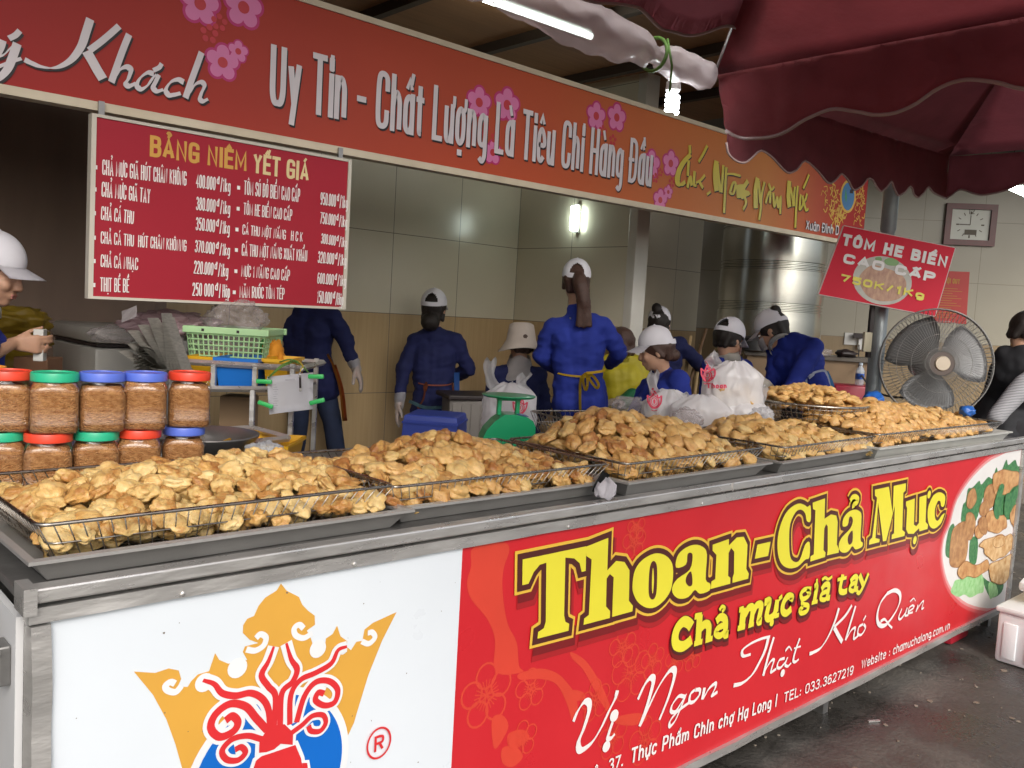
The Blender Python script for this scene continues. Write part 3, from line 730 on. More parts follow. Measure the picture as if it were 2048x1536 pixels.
q = MB(); q.box((.352, 1.62, .86), (.02, .05, .07), bev=.004); q.lathe((.345, 1.6, .885), [(.01, 0), (.01, .02), (.003, .024)], 10, (-1, 0, 0)); q.build('latch', M_steel_dark, ct)
q = MB()
for x in (.62, .98, 1.62, 2.2): q.lathe((x, D - .013, .958), [(.005, 0), (.005, .0015), (.002, .003)], 8, (0, -1, 0))
q.build('rivet', M_steel, ct)
for x in (.5, 1.85, 3.22, 4.95):
    for y in (1.60, 2.4):
        q = MB(); q.box((x, y, .07), (.04, .04, .14)); q.box((x + .05, y + .03, .07), (.03, .03, .14)); q.build('leg', M_steel_dark, ct)
CS = Surf((0, D, 0), (1, 0, 0), (0, 0, 1))
ZT, ZM, ZL, ZR, ZF = (3.938, (1000, 950)), (4.6545, (1480, 940)), (2.4145, (880, 900)), (2.239, (1400, 850)), (3.339, (1880, 900))
ZV, ZK, ZC = (4.6545, (1100, 1250)), (4.6545, (1460, 1150)), (2.226, (0, 850))
# plum branch print
pb = Ink(CS, .0005, .000004)
for s_ in ("160,470 300,445 335,480 310,560 300,640 310,760 330,850 370,930 380,1040 400,1070 300,1085 260,1040 265,920 230,820 150,720 130,640 150,560",
           "380,1080 480,1055 560,1075 610,1120 650,1180 665,1260 640,1310 610,1220 560,1130 480,1105 390,1110", "630,975 700,1015 760,1100 800,1180 835,1290 790,1240 740,1150 690,1060 640,1010",
           "850,1290 960,1270 1000,1300 930,1330 850,1320", "250,1300 300,1280 330,1330 300,1400 260,1440", "330,1370 400,1350 430,1390 370,1440 330,1430", "300,1440 360,1430 400,1480 350,1530 300,1510", "640,1160 690,1170 700,1200 650,1210"): 
    pb.poly([(p.x, p.y) for p in catmull([(a.x, a.y, 0) for a in onS(CS, s_, *ZL)], 4, True)])
def plum(px, py, r, w=.006, n=5, lines=True):
    c = CS.uv(px, py); R = (CS.uv(px, py - r) - c).length
    for k in range(n):
        a = .4 + 2 * math.pi * k / n; pc = c + Vector((math.cos(a), math.sin(a))) * R * .62
        ring = [pc + Vector((math.cos(t), math.sin(t))) * R * .4 for t in [2 * math.pi * j / 16 for j in range(16)]]
        pb.ribbon(ring, w, True)
        if lines:
            for da in (-.3, 0, .3): pb.ribbon([c, c + Vector((math.cos(a + da), math.sin(a + da))) * R * .5], w * .5)
for p_ in ((973, 1390, 62), (1062, 1378, 40, .004), (1262, 1345, 55, .004), (1245, 1295, 38, .004), (1305, 1322, 34, .004), (1350, 1320, 30, .004), (1268, 1085, 34, .004), (1272, 1055, 26, .004), (1225, 1475, 40, .004), (1290, 1480, 46, .004), (1045, 1478, 36, .004), (1600, 1030, 20, .003), (1385, 1310, 30, .004), (1190, 1400, 40, .004)): plum(*p_)
pb.build('plum_branch_print', M_orangered, ct)
# soft white glow and dish picture at the right end
gl = [Ink(CS, .0007 + .0002 * i) for i in range(3)]
dish = "1995,915 2060,905 2075,1040 2060,1200 1990,1215 1935,1205 1900,1170 1886,1120 1888,1080 1900,1050 1915,1000 1950,950"
dp = [(p.x, p.y) for p in catmull([(a.x, a.y, 0) for a in onS(CS, dish)], 4, True)]
def clampx(pts): return [(min(p[0], 5.008), min(max(p[1], .129), .944)) for p in pts]
for i, g_ in enumerate((.035, .018, .004)): gl[i].poly(clampx(grow(dp, g_)))
for i, c_ in enumerate(((.66, .10, .11), (.72, .30, .30), (.74, .72, .70))): gl[i].build('dish_glow', mat('glow_print_%s' % 'abc'[i], c_, .4), ct)
def blobs(name, m, lst, h):
    k = Ink(CS, h)
    for s_ in lst: k.poly(clampx([(p.x, p.y) for p in catmull([(a.x, a.y, 0) for a in onS(CS, s_, *ZF)], 4, True)]))
    k.build(name, m, ct)
blobs('herb_print', mat('herb_green_print', (.02, .12, .05), .4, 0, (.10, .27, .10), 1, 60), ("140,480 150,370 170,340 185,260 215,250 260,205 275,230 320,180 350,190 375,115 395,170 440,65 455,100 500,65 520,110 570,120 570,460 545,440 500,560 470,500 440,560 380,440 300,300 240,470 200,460", "60,520 95,505 80,700 40,710 35,640", "200,600 250,590 240,750 195,755", "280,850 330,880 420,890 400,960 330,980", "470,820 500,740 500,800"), .0014)
blobs('lettuce_print', mat('lettuce_green_print', (.2, .5, .16), .4, 0, (.42, .66, .36), 1, 40), ("70,950 85,905 100,870 140,860 180,840 230,845 280,830 290,940 250,960 200,985 160,965 120,980", "320,900 345,875 370,890 385,960 350,985 330,990"), .0016)
fm = [mat('fried_print_%s' % 'abc'[i], c, .4, 0, c2, 1, 34, detail=8) for i, (c, c2) in enumerate((((.40, .17, .06), (.66, .40, .18)), ((.30, .13, .05), (.54, .30, .13)), ((.48, .24, .08), (.76, .55, .30))))]
CKP = ((1, "75,560 110,500 170,480 185,560 180,680 150,770 80,780 60,730"), (1, "170,440 210,420 235,480 215,580 180,590"), (1, "300,260 350,230 370,330 330,390 290,360"), (1, "185,290 225,255 240,330 205,390 175,370"), (1, "265,370 310,330 325,400 290,440 262,425"), (0, "470,400 520,360 530,470 500,520 465,470"),
       (0, "350,170 380,145 420,130 470,140 520,150 525,220 480,250 450,290 400,300 380,320 352,260"), (0, "230,520 255,495 280,490 300,540 260,590 230,570"), (0, "110,820 130,770 170,740 215,765 260,760 310,730 320,790 280,820 230,850 180,840 140,860"), (0, "300,440 320,410 350,400 390,435 430,440 440,510 415,530 380,555 340,545 310,530"), (1, "250,470 290,440 310,500 300,560 262,545"),
       (2, "255,640 280,605 310,590 350,580 400,560 430,575 470,560 485,640 450,680 420,710 385,720 350,740 320,715 290,690 285,655"), (2, "320,770 360,745 400,730 450,700 490,690 495,740 480,800 460,830 430,880 390,895 350,880 330,860"), (2, "345,600 380,570 420,575 425,620 380,650 350,640"))
for i, (mi_, s_) in enumerate(CKP):
    blobs('cake_print', fm[mi_], (s_,), .0019 + .00035 * i)
    k = Ink(CS, .0020 + .00035 * i, .000004); k.ribbon(clampx([(p.x, p.y) for p in catmull([(a.x, a.y, 0) for a in onS(CS, s_, *ZF)], 4, True)]), .003, True); k.build('cake_edge_print', mat('cake_edge', (.32, .14, .05), .45), ct)
blobs('herb_print', MATS['herb_green_print'], ("380,260 400,225 420,240 400,330 385,450 360,450 350,380", "430,300 470,280 520,230 540,260 500,330 470,400 440,450 420,420"), .0068)
# big serif name
TH = ((ZT, "163,660 664,556 660,750 628,758 612,690 570,652 500,645 490,1100 500,1150 530,1165 525,1220 280,1282 285,1230 330,1200 345,1150 350,685 300,700 250,760 210,850 160,862"),
      (ZT, "662,560 838,490 830,745 900,672 965,680 1005,745 1000,985 1032,1025 1028,1068 868,1112 880,800 850,775 825,810 820,1030 852,1065 850,1120 642,1174 648,1125 685,1095 706,660 664,632"),
      (ZT, "1028,880 1040,770 1080,690 1150,635 1220,612 1290,630 1340,690 1348,790 1330,900 1280,980 1210,1035 1140,1040 1075,1000 1040,940"),
      (ZT, "1372,725 1380,640 1430,580 1510,545 1580,560 1615,620 1605,815 1640,850 1635,905 1560,930 1520,900 1470,955 1400,970 1350,935 1342,880 1380,815 1480,740 1502,640 1490,608 1462,620 1450,700"),
      (ZT, "1660,545 1788,500 1788,550 1850,488 1905,482 1935,545 1925,735 1945,772 1940,812 1815,845 1818,800 1828,770 1830,600 1805,570 1786,610 1782,790 1800,805 1798,852 1645,892 1650,835 1680,815 1690,625 1660,592"),
      (ZM, "145,690 268,662 245,795 120,822"),
      (ZM, "640,470 605,470 590,400 550,365 500,390 450,500 440,650 450,800 490,850 540,830 590,690 632,672 628,810 590,830 520,895 440,910 370,870 335,770 335,620 370,480 430,370 520,310 580,320 610,340 640,330"),
      (ZM, "660,300 775,260 770,450 830,410 880,420 893,480 885,690 905,730 902,765 793,790 800,740 800,520 785,500 768,540 760,740 780,765 775,805 637,848 640,800 670,780 685,370 662,360"),
      (ZM, "940,520 945,450 990,390 1050,365 1095,380 1115,430 1105,640 1125,670 1120,710 1060,735 1030,705 990,755 940,765 908,735 905,680 935,620 1010,540 1035,470 1020,430 1000,440 985,510"),
      (ZM, "1240,180 1370,152 1405,400 1415,145 1530,120 1525,190 1505,210 1495,555 1520,575 1515,610 1395,640 1398,600 1418,585 1425,330 1345,655 1315,660 1270,300 1245,630 1285,640 1280,668 1185,692 1188,650 1215,625 1260,255 1240,235"),
      (ZM, "1530,290 1612,262 1603,505 1625,520 1650,490 1655,250 1722,228 1712,480 1735,505 1730,545 1655,568 1650,540 1600,590 1550,590 1530,550 1540,350 1530,330"),
      (ZM, "1895,240 1885,330 1858,335 1850,290 1825,290 1800,360 1800,440 1825,470 1862,420 1890,400 1870,460 1850,500 1800,540 1760,530 1735,470 1735,350 1775,250 1810,215 1850,205"))
HO = ((ZT, "1155,850 1165,720 1190,672 1218,700 1222,800 1215,930 1190,975 1160,950"), (ZT, "1490,755 1500,850 1475,872 1448,840 1455,790"), (ZM, "1030,560 1030,660 1000,692 985,650 995,600"))
S1, S2, G1, B1, Y1, H1 = Ink(CS, .0020), Ink(CS, .0032), Ink(CS, .0044), Ink(CS, .0056), Ink(CS, .0070), Ink(CS, .0074)
ROUND = (2, 3, 6, 8, 11)
exq = [Vector((1, 0))]
for i, (Z, s_) in enumerate(TH):
    pts = onS(CS, s_, *Z)
    if i in ROUND: pts = [Vector((p.x, p.y)) for p in catmull([(a.x, a.y, 0) for a in pts], 3, True)]
    h = .012
    Y1.poly(pts); fatpoly(B1, pts, h * 1.3); fatpoly(G1, pts, h * 1.95)
    sh = [p + Vector((.012, -.026)) for p in pts]
    fatpoly(S2, sh, h * 1.7); fatpoly(S1, [p + Vector((.004, -.010)) for p in sh], h * 2.2)
for Z, s_, r_ in ((ZM, (1612, 650), 26), (ZM, (1745, 225), 24)):
    c = onS(CS, [s_], *Z)[0]; R = .022
    Y1.disc(c, R * .8); B1.disc(c, R * .8 + .014); G1.disc(c, R * .8 + .022); S2.disc(c + Vector((.012, -.026)), R + .02)
hk = catmull([(a.x, a.y, 0) for a in onS(CS, "1010,285 1030,252 1058,245 1082,268 1070,300 1042,320 1040,350", *ZM)], 4)
Y1.ribbon(hk, .02); B1.ribbon(hk, .048); G1.ribbon(hk, .066)
for Z, s_ in HO: H1.poly([(p.x, p.y) for p in catmull([(a.x, a.y, 0) for a in onS(CS, s_, *Z)], 3, True)])
il = Ink(CS, .0077); il.poly([(p.x, p.y) for p in catmull([(a.x, a.y, 0) for a in onS(CS, "1180,850 1185,740 1192,735 1196,820 1190,915 1183,920", *ZT)], 3, True)])
# second line: heavy round serif, traced as strokes
def fat(ink, s_, w, Z, dx=0, dy=0, closed=False):
    p = onS(CS, s_, *Z); p = catmull([(a.x + dx, a.y + dy, 0) for a in p], 5, closed) if len(p) > 2 else [(a.x + dx, a.y + dy) for a in p]
    ink.ribbon(p, w, closed)
CH = ((ZT, "1495,1190 1470,1160 1430,1150 1385,1200 1365,1270 1375,1330 1420,1345 1465,1320 1495,1290", .034), (ZT, "1520,1110 1575,1100", .02), (ZT, "1560,1100 1545,1320", .03), (ZT, "1515,1325 1580,1305", .018), (ZT, "1555,1215 1600,1170 1630,1190 1625,1290", .028), (ZT, "1605,1298 1660,1280", .018),
      (ZT, "1690,1150 1720,1115 1755,1125 1765,1170 1760,1250 1785,1245", .026), (ZT, "1755,1175 1705,1200 1685,1240 1715,1262 1755,1235", .022), (ZT, "1715,1060 1735,1030 1755,1045 1735,1075", .012),
      (ZT, "1870,1060 1905,1050", .018), (ZT, "1900,1050 1885,1195", .026), (ZT, "1860,1205 1915,1190", .018),
      (ZK, "70,320 110,305", .018), (ZK, "120,300 95,480", .03), (ZK, "55,492 125,470", .018), (ZK, "120,370 160,300 195,310 180,450", .027), (ZK, "155,468 205,450", .016), (ZK, "195,350 235,275 275,285 250,420 280,420", .027),
      (ZK, "305,250 350,240 325,370 350,400 400,350 425,225", .027), (ZK, "400,380 440,365", .016), (ZK, "425,225 415,340", .024), (ZK, "440,220 470,190", .016), (ZK, "550,240 560,200 520,195 480,260 475,330 510,350 555,310", .026),
      (ZK, "740,125 680,130 645,170 655,215 690,210 725,170 700,135", .018), (ZK, "660,220 660,265 710,280 700,330 650,350 635,320 665,290", .018), (ZK, "770,110 790,105 770,240", .026), (ZK, "745,255 800,240", .015), (ZK, "785,60 800,55", .022),
      (ZK, "835,130 870,85 905,95 890,200 915,205", .022), (ZK, "890,145 840,170 830,215 865,225 895,195", .018), (ZK, "840,40 870,20 900,35 935,10", .012),
      (ZK, "1035,-10 1010,130 1040,155 1075,140", .024), (ZK, "985,40 1070,20", .014), (ZK, "1105,55 1140,15 1165,25 1150,120 1175,125", .022), (ZK, "1150,65 1110,90 1100,130 1130,145 1155,115", .018), (ZK, "1190,-5 1225,90", .024), (ZK, "1275,-20 1225,100 1190,160 1165,150", .018))
y2, b3, b4 = Ink(CS, .0066), Ink(CS, .0054), Ink(CS, .0042)
for Z, s_, w in CH:
    fat(y2, s_, w, Z); fat(b3, s_, w + .012, Z, .003, -.005); fat(b4, s_, w + .026, Z, .008, -.014)
c = onS(CS, [(372, 438)], *ZK)[0]; y2.disc(c, .013); b3.disc(c + Vector((.003, -.005)), .02)
S1.build('name_shadow', M_sh1, ct); S2.mb.add(b4.mb.v, b4.mb.f); S2.build('name_shadow', M_sh2, ct)
G1.build('name_outline', M_gold, ct); B1.mb.add(b3.mb.v, b3.mb.f); B1.mb.add(H1.mb.v, H1.mb.f); B1.build('name_edge', M_brown, ct)
Y1.mb.add(y2.mb.v, y2.mb.f); Y1.mb.add(il.mb.v, il.mb.f); Y1.build('name_lettering', M_yellow, ct)
# white script line
wk = Ink(CS, .0030)
SC = ((ZV, "210,895 250,800 310,715 355,720 355,800 310,950 260,1080 265,1155 310,1150 390,1080 470,950 540,800 600,680 620,605", .006, .03, .75), (ZV, "575,900 545,990 530,1050 560,1050 595,1010", .008, .022, .7),
      (ZV, "810,690 870,560 925,490 955,505 935,610 885,780 825,940", .008, .032, .8), (ZV, "835,930 920,740 1010,560 1100,430 1150,415 1145,500 1090,680 1010,880", .006, .032, .8),
      (ZV, "1250,665 1190,660 1130,740 1120,800 1160,800 1215,720 1250,660 1220,740 1160,880 1110,940 1110,890 1180,800 1300,710", .006, .018, .8), (ZV, "1340,600 1300,640 1290,710 1330,710 1380,650 1385,600 1345,600", .008, .018, .8), (ZV, "1430,580 1410,690", .014, .02, .3), (ZV, "1420,680 1470,590 1530,540 1530,580 1500,650 1550,620", .006, .02, .8),
      (ZV, "1860,270 1790,285 1785,230 1860,170 1960,125 2040,105", .008, .02, .3), (ZK, "350,575 320,690 270,800 200,920 110,1000 25,1025", .008, .028, .4), (ZK, "400,575 350,740 300,935", .012, .02, .3), (ZK, "320,880 370,800 400,790 380,860 375,900 420,870", .006, .018, .8),
      (ZK, "500,770 450,790 430,850 460,860 510,800 530,760", .006, .016, .8), (ZK, "525,765 505,830 530,845 560,815", .006, .016, .7), (ZK, "505,705 540,665 565,700", .006, .012, 2.4), (ZK, "640,585 600,700 580,790 600,805 630,780", .008, .018, .5), (ZK, "585,680 650,660", .007, .009, 1),
      (ZK, "1005,305 970,420 910,560 840,670 770,715 730,730", .006, .03, .5), (ZK, "1125,280 1060,380 960,480", .008, .018, 2.4), (ZK, "960,485 1000,560 1035,620", .02, .026, 1), (ZK, "1160,285 1110,450 1065,605", .012, .02, .3), (ZK, "1075,590 1120,510 1155,490 1145,550 1145,590 1185,560", .006, .018, .8),
      (ZK, "1230,455 1190,480 1180,545 1215,550 1250,490 1235,455", .008, .016, .8), (ZK, "1230,420 1255,375", .006, .012, 2.4), (ZK, "1460,160 1390,260 1360,380 1380,460 1440,460 1520,360 1570,250 1570,170 1520,140 1450,170", .008, .028, .8), (ZK, "1390,430 1430,410 1470,460 1500,490", .008, .02, 2.2),
      (ZK, "1590,310 1560,390 1580,405 1630,340", .008, .016, .7), (ZK, "1640,300 1620,370 1650,370", .008, .016, .5), (ZK, "1650,340 1700,300 1690,280 1660,300 1650,350 1690,345", .006, .014, .8), (ZK, "1665,245 1700,215 1715,240", .005, .01, 2.4), (ZK, "1740,275 1720,340", .01, .014, .3), (ZK, "1725,330 1760,270 1790,240 1775,310 1795,300", .005, .014, .8))
for Z, s_, w0, w1, an in SC: pen(wk, onS(CS, s_, *Z), w0 * .85, w1 * .74, an)
for Z, c_, r_ in ((ZV, (585, 838), .018), (ZV, (512, 1125), .016), (ZK, (478, 908), .014)): wk.disc(onS(CS, [c_], *Z)[0], r_)
def bl(s, a, b2, t, wt=.15, gap=.14):
    A, B, T = CS.uv(*a), CS.uv(*b2), CS.uv(*t); text(wk, s, A, B, T.y - A.y, wt, gap)
bl('ô  37.', (1183, 1556), (1243, 1531), (1183, 1530)); bl('Thực Phẩm Chín chợ Hạ Long I', (1258, 1526), (1550, 1412), (1258, 1496), .16)
bl('TEL: 033.3627219', (1564, 1405), (1703, 1348), (1564, 1385)); bl('Website : chamuchalong.com.vn', (1719, 1338), (1896, 1258), (1719, 1319), .14)
wk.build('slogan_lettering', M_ivory, ct)
sp_ = Ink(CS, .0007); r_ = random.Random(8)
for k in range(46):
    u, v, w = r_.uniform(.43, 1.27), r_.uniform(.14, .93), r_.choice((.0008, .001, .0014, .002)); sp_.poly([(u + w * r_.uniform(.6, 1.4) * math.cos(a), v + w * r_.uniform(.6, 1.6) * math.sin(a)) for a in (0, 1.2, 2.5, 3.7, 5)])
sp_.build('grime_specks', mat('grime', (.16, .13, .1), .8), ct)
# crown and squid emblem on the white panel
cr = Ink(CS, .0008)
CR = "595,1097 690,1103 750,1083 795,1092 806,1130 790,1165 835,1165 850,1140 880,1110 930,1095 945,1050 957,1015 975,1045 1015,1062 1100,1045 1080,1010 1090,985 1150,970 1110,955 1080,925 1082,890 1100,862 1130,850 1150,805 1180,768 1230,737 1250,705 1275,737 1330,765 1345,800 1370,826 1400,848 1402,888 1365,915 1380,940 1390,970 1385,1000 1445,990 1450,950 1480,930 1500,893 1515,940 1545,962 1540,985 1562,1002 1585,965 1612,960 1622,910 1660,880 1765,832 1700,960 1640,1110 1600,1240 1575,1325 1530,1420 1500,1640 830,1640 810,1527 780,1420 740,1310 680,1200"
cr.poly(onS(CS, CR, *ZC)); cr.build('crown_print', M_crown, ct)
wh = Ink(CS, .0016); bu = Ink(CS, .0024); wo = Ink(CS, .0030); sq = Ink(CS, .0040); ey = Ink(CS, .0048)
def stroke(ink, s_, w, Z=ZC, taper=0.0):
    p = catmull([(a.x, a.y, 0) for a in onS(CS, s_, *Z)], 6); n = len(p)
    ink.ribbon(p, [w * (1 - taper * max(0, (.35 - i / (n - 1)) / .35)) for i in range(n)], rise=.0001)
for s_ in ("1095,998 1135,1003 1172,980 1182,945 1158,930 1138,948", "1390,925 1350,947 1315,935 1308,905 1330,888 1350,905", "806,1160 780,1187 745,1180 735,1160 757,1143 778,1150", "1608,962 1640,972 1667,945 1655,922 1635,925"): stroke(wh, s_, .012)
for c_, r_ in (((1055, 1080), .020), ((1413, 995), .019), ((908, 1145), .018), ((1525, 1000), .010)):
    c = onS(CS, [c_], *ZC)[0]; wh.disc(c, r_)
cc = onS(CS, [(1205, 1560)], *ZC)[0]; r0 = (onS(CS, [(1205, 1180)], *ZC)[0] - cc).length
def arc(r, lo): return [(max(p[0], .42), max(p[1], .13)) for p in [(cc.x + r * math.cos(2 * math.pi * k / 64), cc.y + r * math.sin(2 * math.pi * k / 64)) for k in range(64)]]
wh.disc(cc, r0, r0, 64); bu.disc(cc, r0 * .91, r0 * .91, 64)
TE = (("900,1133 950,1150 985,1190 1045,1202 1110,1190 1160,1212 1190,1260 1200,1345", .017, .5), ("1185,1355 1135,1300 1090,1250 1020,1238 955,1285 935,1345 975,1385 1035,1360 1055,1320 1030,1292 1000,1312", .019, 0), ("1160,1395 1100,1380 1030,1395 985,1445 1005,1485 1055,1488 1088,1455 1070,1430 1042,1442", .015, 0),
      ("1215,983 1190,1050 1160,1110 1190,1160 1222,1205 1215,1335", .016, .6), ("1270,968 1292,1040 1318,1085 1298,1140 1250,1192 1242,1335", .016, .6), ("1540,983 1500,1000 1470,1058 1400,1100 1332,1132 1290,1200 1285,1330", .015, .5), ("1315,1320 1350,1205 1400,1142 1460,1137 1498,1175 1485,1230 1440,1245 1400,1222 1412,1188 1438,1192", .016, 0), ("1295,1365 1340,1332 1385,1292 1432,1288 1445,1322 1420,1358 1380,1358 1368,1335", .014, 0))
HD = "1195,1335 1262,1328 1300,1365 1298,1420 1245,1415 1215,1440 1180,1452 1148,1455 1150,1405 1175,1365"; BD = "1160,1470 1215,1452 1310,1420 1335,1480 1350,1560 1360,1700 1100,1700 1112,1560 1135,1490"
for s_, w, tp in TE: stroke(wo, s_, w * 1.6); stroke(sq, s_, w * .80, taper=tp)
for s_ in (HD, BD):
    p = onS(CS, s_, *ZC); wo.poly(grow(p, .008)); sq.poly(p)
wo.poly(grow(onS(CS, "1340,1500 1362,1500 1372,1560 1350,1590", *ZC), .006)); sq.poly(onS(CS, "1340,1500 1362,1500 1372,1560 1350,1590", *ZC))
for c_ in ((1182, 1408), (1262, 1378)):
    c = onS(CS, [c_], *ZC)[0]; ey.disc(c, .0085, .011); sq2 = None
wh.build('emblem_ground', mat('white_emblem_print', (.80, .82, .83), .35), ct); bu.build('emblem_disc', M_blue, ct); wo.build('squid_outline', MATS['white_emblem_print'], ct)
R_ = onS(CS, "1682,1412", *ZC)[0]; rr_ = [R_ + Vector((.030 * math.cos(t), .034 * math.sin(t))) for t in [2 * math.pi * k / 40 for k in range(40)]]
sq.ribbon(rr_, .0045, True); text(sq, 'R', R_ + Vector((-.012, -.018)), R_ + Vector((.013, -.018)), .036, .16)
sq.build('squid_print', M_squid, ct); ey.build('squid_eye_print', MATS['white_emblem_print'], ct)
pp = Ink(CS, .0054)
for c_ in ((1182, 1408), (1262, 1378)): pp.disc(onS(CS, [c_], *ZC)[0], .004, .0055)
pp.build('squid_pupil_print', M_squid, ct)
# ================================================================== trays, wire baskets and the heaps of fried cakes
ZT0 = 1.0005
def flare(q, x0, x1, y0, y1, z0, z1, f, th=.003, lip=.012):
    n = []
    for z, g in ((z0, 0), (z1, f)):
        n.append([Vector((x0 - g, y0 - g, z)), Vector((x1 + g, y0 - g, z)), Vector((x1 + g, y1 + g, z)), Vector((x0 - g, y1 + g, z))])
    g = f + lip
    n.append([Vector((x0 - g, y0 - g, z1 - .002)), Vector((x1 + g, y0 - g, z1 - .002)), Vector((x1 + g, y1 + g, z1 - .002)), Vector((x0 - g, y1 + g, z1 - .002))])
    n.append([p + Vector((0, 0, -.006)) for p in n[-1]])
    h = th
    n.append([Vector((x0 - f - h, y0 - f - h, z1 - .006)), Vector((x1 + f + h, y0 - f - h, z1 - .006)), Vector((x1 + f + h, y1 + f + h, z1 - .006)), Vector((x0 - f - h, y1 + f + h, z1 - .006))])
    n.append([Vector((x0 - h, y0 - h, z0 - th)), Vector((x1 + h, y0 - h, z0 - th)), Vector((x1 + h, y1 + h, z0 - th)), Vector((x0 - h, y1 + h, z0 - th))])
    q.rings(n)
def rot_about(q, c, rz=0, rx=0, ry=0):
    M = Matrix.Translation(c) @ Matrix.Rotation(rz, 4, 'Z') @ Matrix.Rotation(rx, 4, 'X') @ Matrix.Rotation(ry, 4, 'Y') @ Matrix.Translation(-Vector(c))
    q.v = [M @ p for p in q.v]
def make_tray(x0, x1, y0, y1, h, label, rz=0, z=ZT0, m=None):
    c = Vector(((x0 + x1) / 2, (y0 + y1) / 2, z))
    q = MB(); flare(q, x0 + .04, x1 - .04, y0 + .03, y1 - .03, z + .004, z + h, .03); rot_about(q, c, rz)
    o = solo(q, 'food_tray', m or M_tray, label, 'tray', c, rz, group='steel trays on the counter'); return o
def make_basket(x0, x1, y0, y1, z0, z1, f, label, rz=0, step=.02, ry=0):
    c = Vector(((x0 + x1) / 2, (y0 + y1) / 2, z0))
    t = thing('wire_basket', label, 'basket', c, rz, 'wire baskets on the counter')
    q = MB()
    X0, X1, Y0, Y1 = x0 + f, x1 - f, y0 + f, y1 - f
    def loop(z, g, r): 
        r_c = .02
        pts = []
        for cx, cy, a0 in ((X1 + g - r_c, Y1 + g - r_c, 0), (X0 - g + r_c, Y1 + g - r_c, 1), (X0 - g + r_c, Y0 - g + r_c, 2), (X1 + g - r_c, Y0 - g + r_c, 3)):
            for k in range(4):
                a = math.pi / 2 * (a0 + k / 3); pts.append(Vector((cx + r_c * math.cos(a), cy + r_c * math.sin(a), z)))
        return pts
    q.tube(loop(z1, f, 0), .0036, 8, True); rot_about(q, c, rz, 0, ry); q.build('rim', M_wire, t, True)
    q = MB()
    q.tube(loop(z0 + (z1 - z0) * .5, f * .5, 0), .0018, 6, True); q.tube(loop(z0, 0, 0), .003, 6, True)
    n = int((X1 - X0) / step)
    for i in range(n + 1):
        a = i / n; xt = x0 + (x1 - x0) * a; xb = X0 + (X1 - X0) * a
        q.tube([(xt, y0, z1), (xb, Y0, z0), (xb, Y1, z0), (xt, y1, z1)], .0013, 5)
    n = int((Y1 - Y0) / step)
    for i in range(n + 1):
        a = i / n; yt = y0 + (y1 - y0) * a; yb_ = Y0 + (Y1 - Y0) * a
        q.tube([(x0, yt, z1), (X0, yb_, z0), (X1, yb_, z0), (x1, yt, z1)], .0013, 5)
    rot_about(q, c, rz, 0, ry); q.build('wire_mesh', M_wire, t, True)
    return t
make_tray(.37, 1.15, 1.565, 2.10, .048, 'shallow steel tray at the left end of the counter, under the nearest heap', .02)
make_tray(1.13, 1.87, 1.60, 2.10, .046, 'shallow steel tray under the second heap, right of the nearest tray', .0)
make_tray(1.86, 2.62, 1.555, 2.06, .05, 'shallow steel tray under the tallest heap, right of the knotted cloth', .02)
make_tray(2.66, 3.43, 1.56, 2.03, .048, 'sloping steel tray under the heap in front of the round bowl', .03)
make_tray(3.36, 4.78, 1.53, 2.02, .055, 'pale steel tray under the far right heap, in front of the fan', -.01, m=mat('pale_tray_steel', (.62, .62, .58), .42, .35, (.5, .5, .46), .7, 8))
q = MB(); q.box((4.07, 1.80, ZT0 + .008), (1.30, .40, .015), bev=.004)
BK = [  # x0 x1 y0 y1 z0 z1 flare label
 (.39, 1.115, 1.585, 2.06, 1.018, 1.098, .045, 'wire basket of pale golden cakes at the left end of the counter', .02, 0),
 (1.12, 1.85, 1.60, 2.08, 1.018, 1.092, .045, 'wire basket of golden cakes second from the left end', 0, 0),
 (1.87, 2.60, 1.565, 2.05, 1.020, 1.096, .045, 'wire basket under the tallest heap, between the scale and the white bags', .02, 0),
 (2.70, 3.42, 1.565, 2.02, 1.018, 1.092, .045, 'wire basket in front of the round wire bowl', .03, 0),
 (3.42, 4.72, 1.55, 2.02, 1.024, 1.10, .045, 'long wire basket at the right end of the counter, in front of the fan', -.01, 0)]
for b_ in BK: make_basket(*b_[:8], rz=b_[8])
make_basket(2.40, 2.82, 2.22, 2.50, 1.02, 1.105, .03, 'small wire basket half full behind the tallest heap, right of the green scale', -.25)

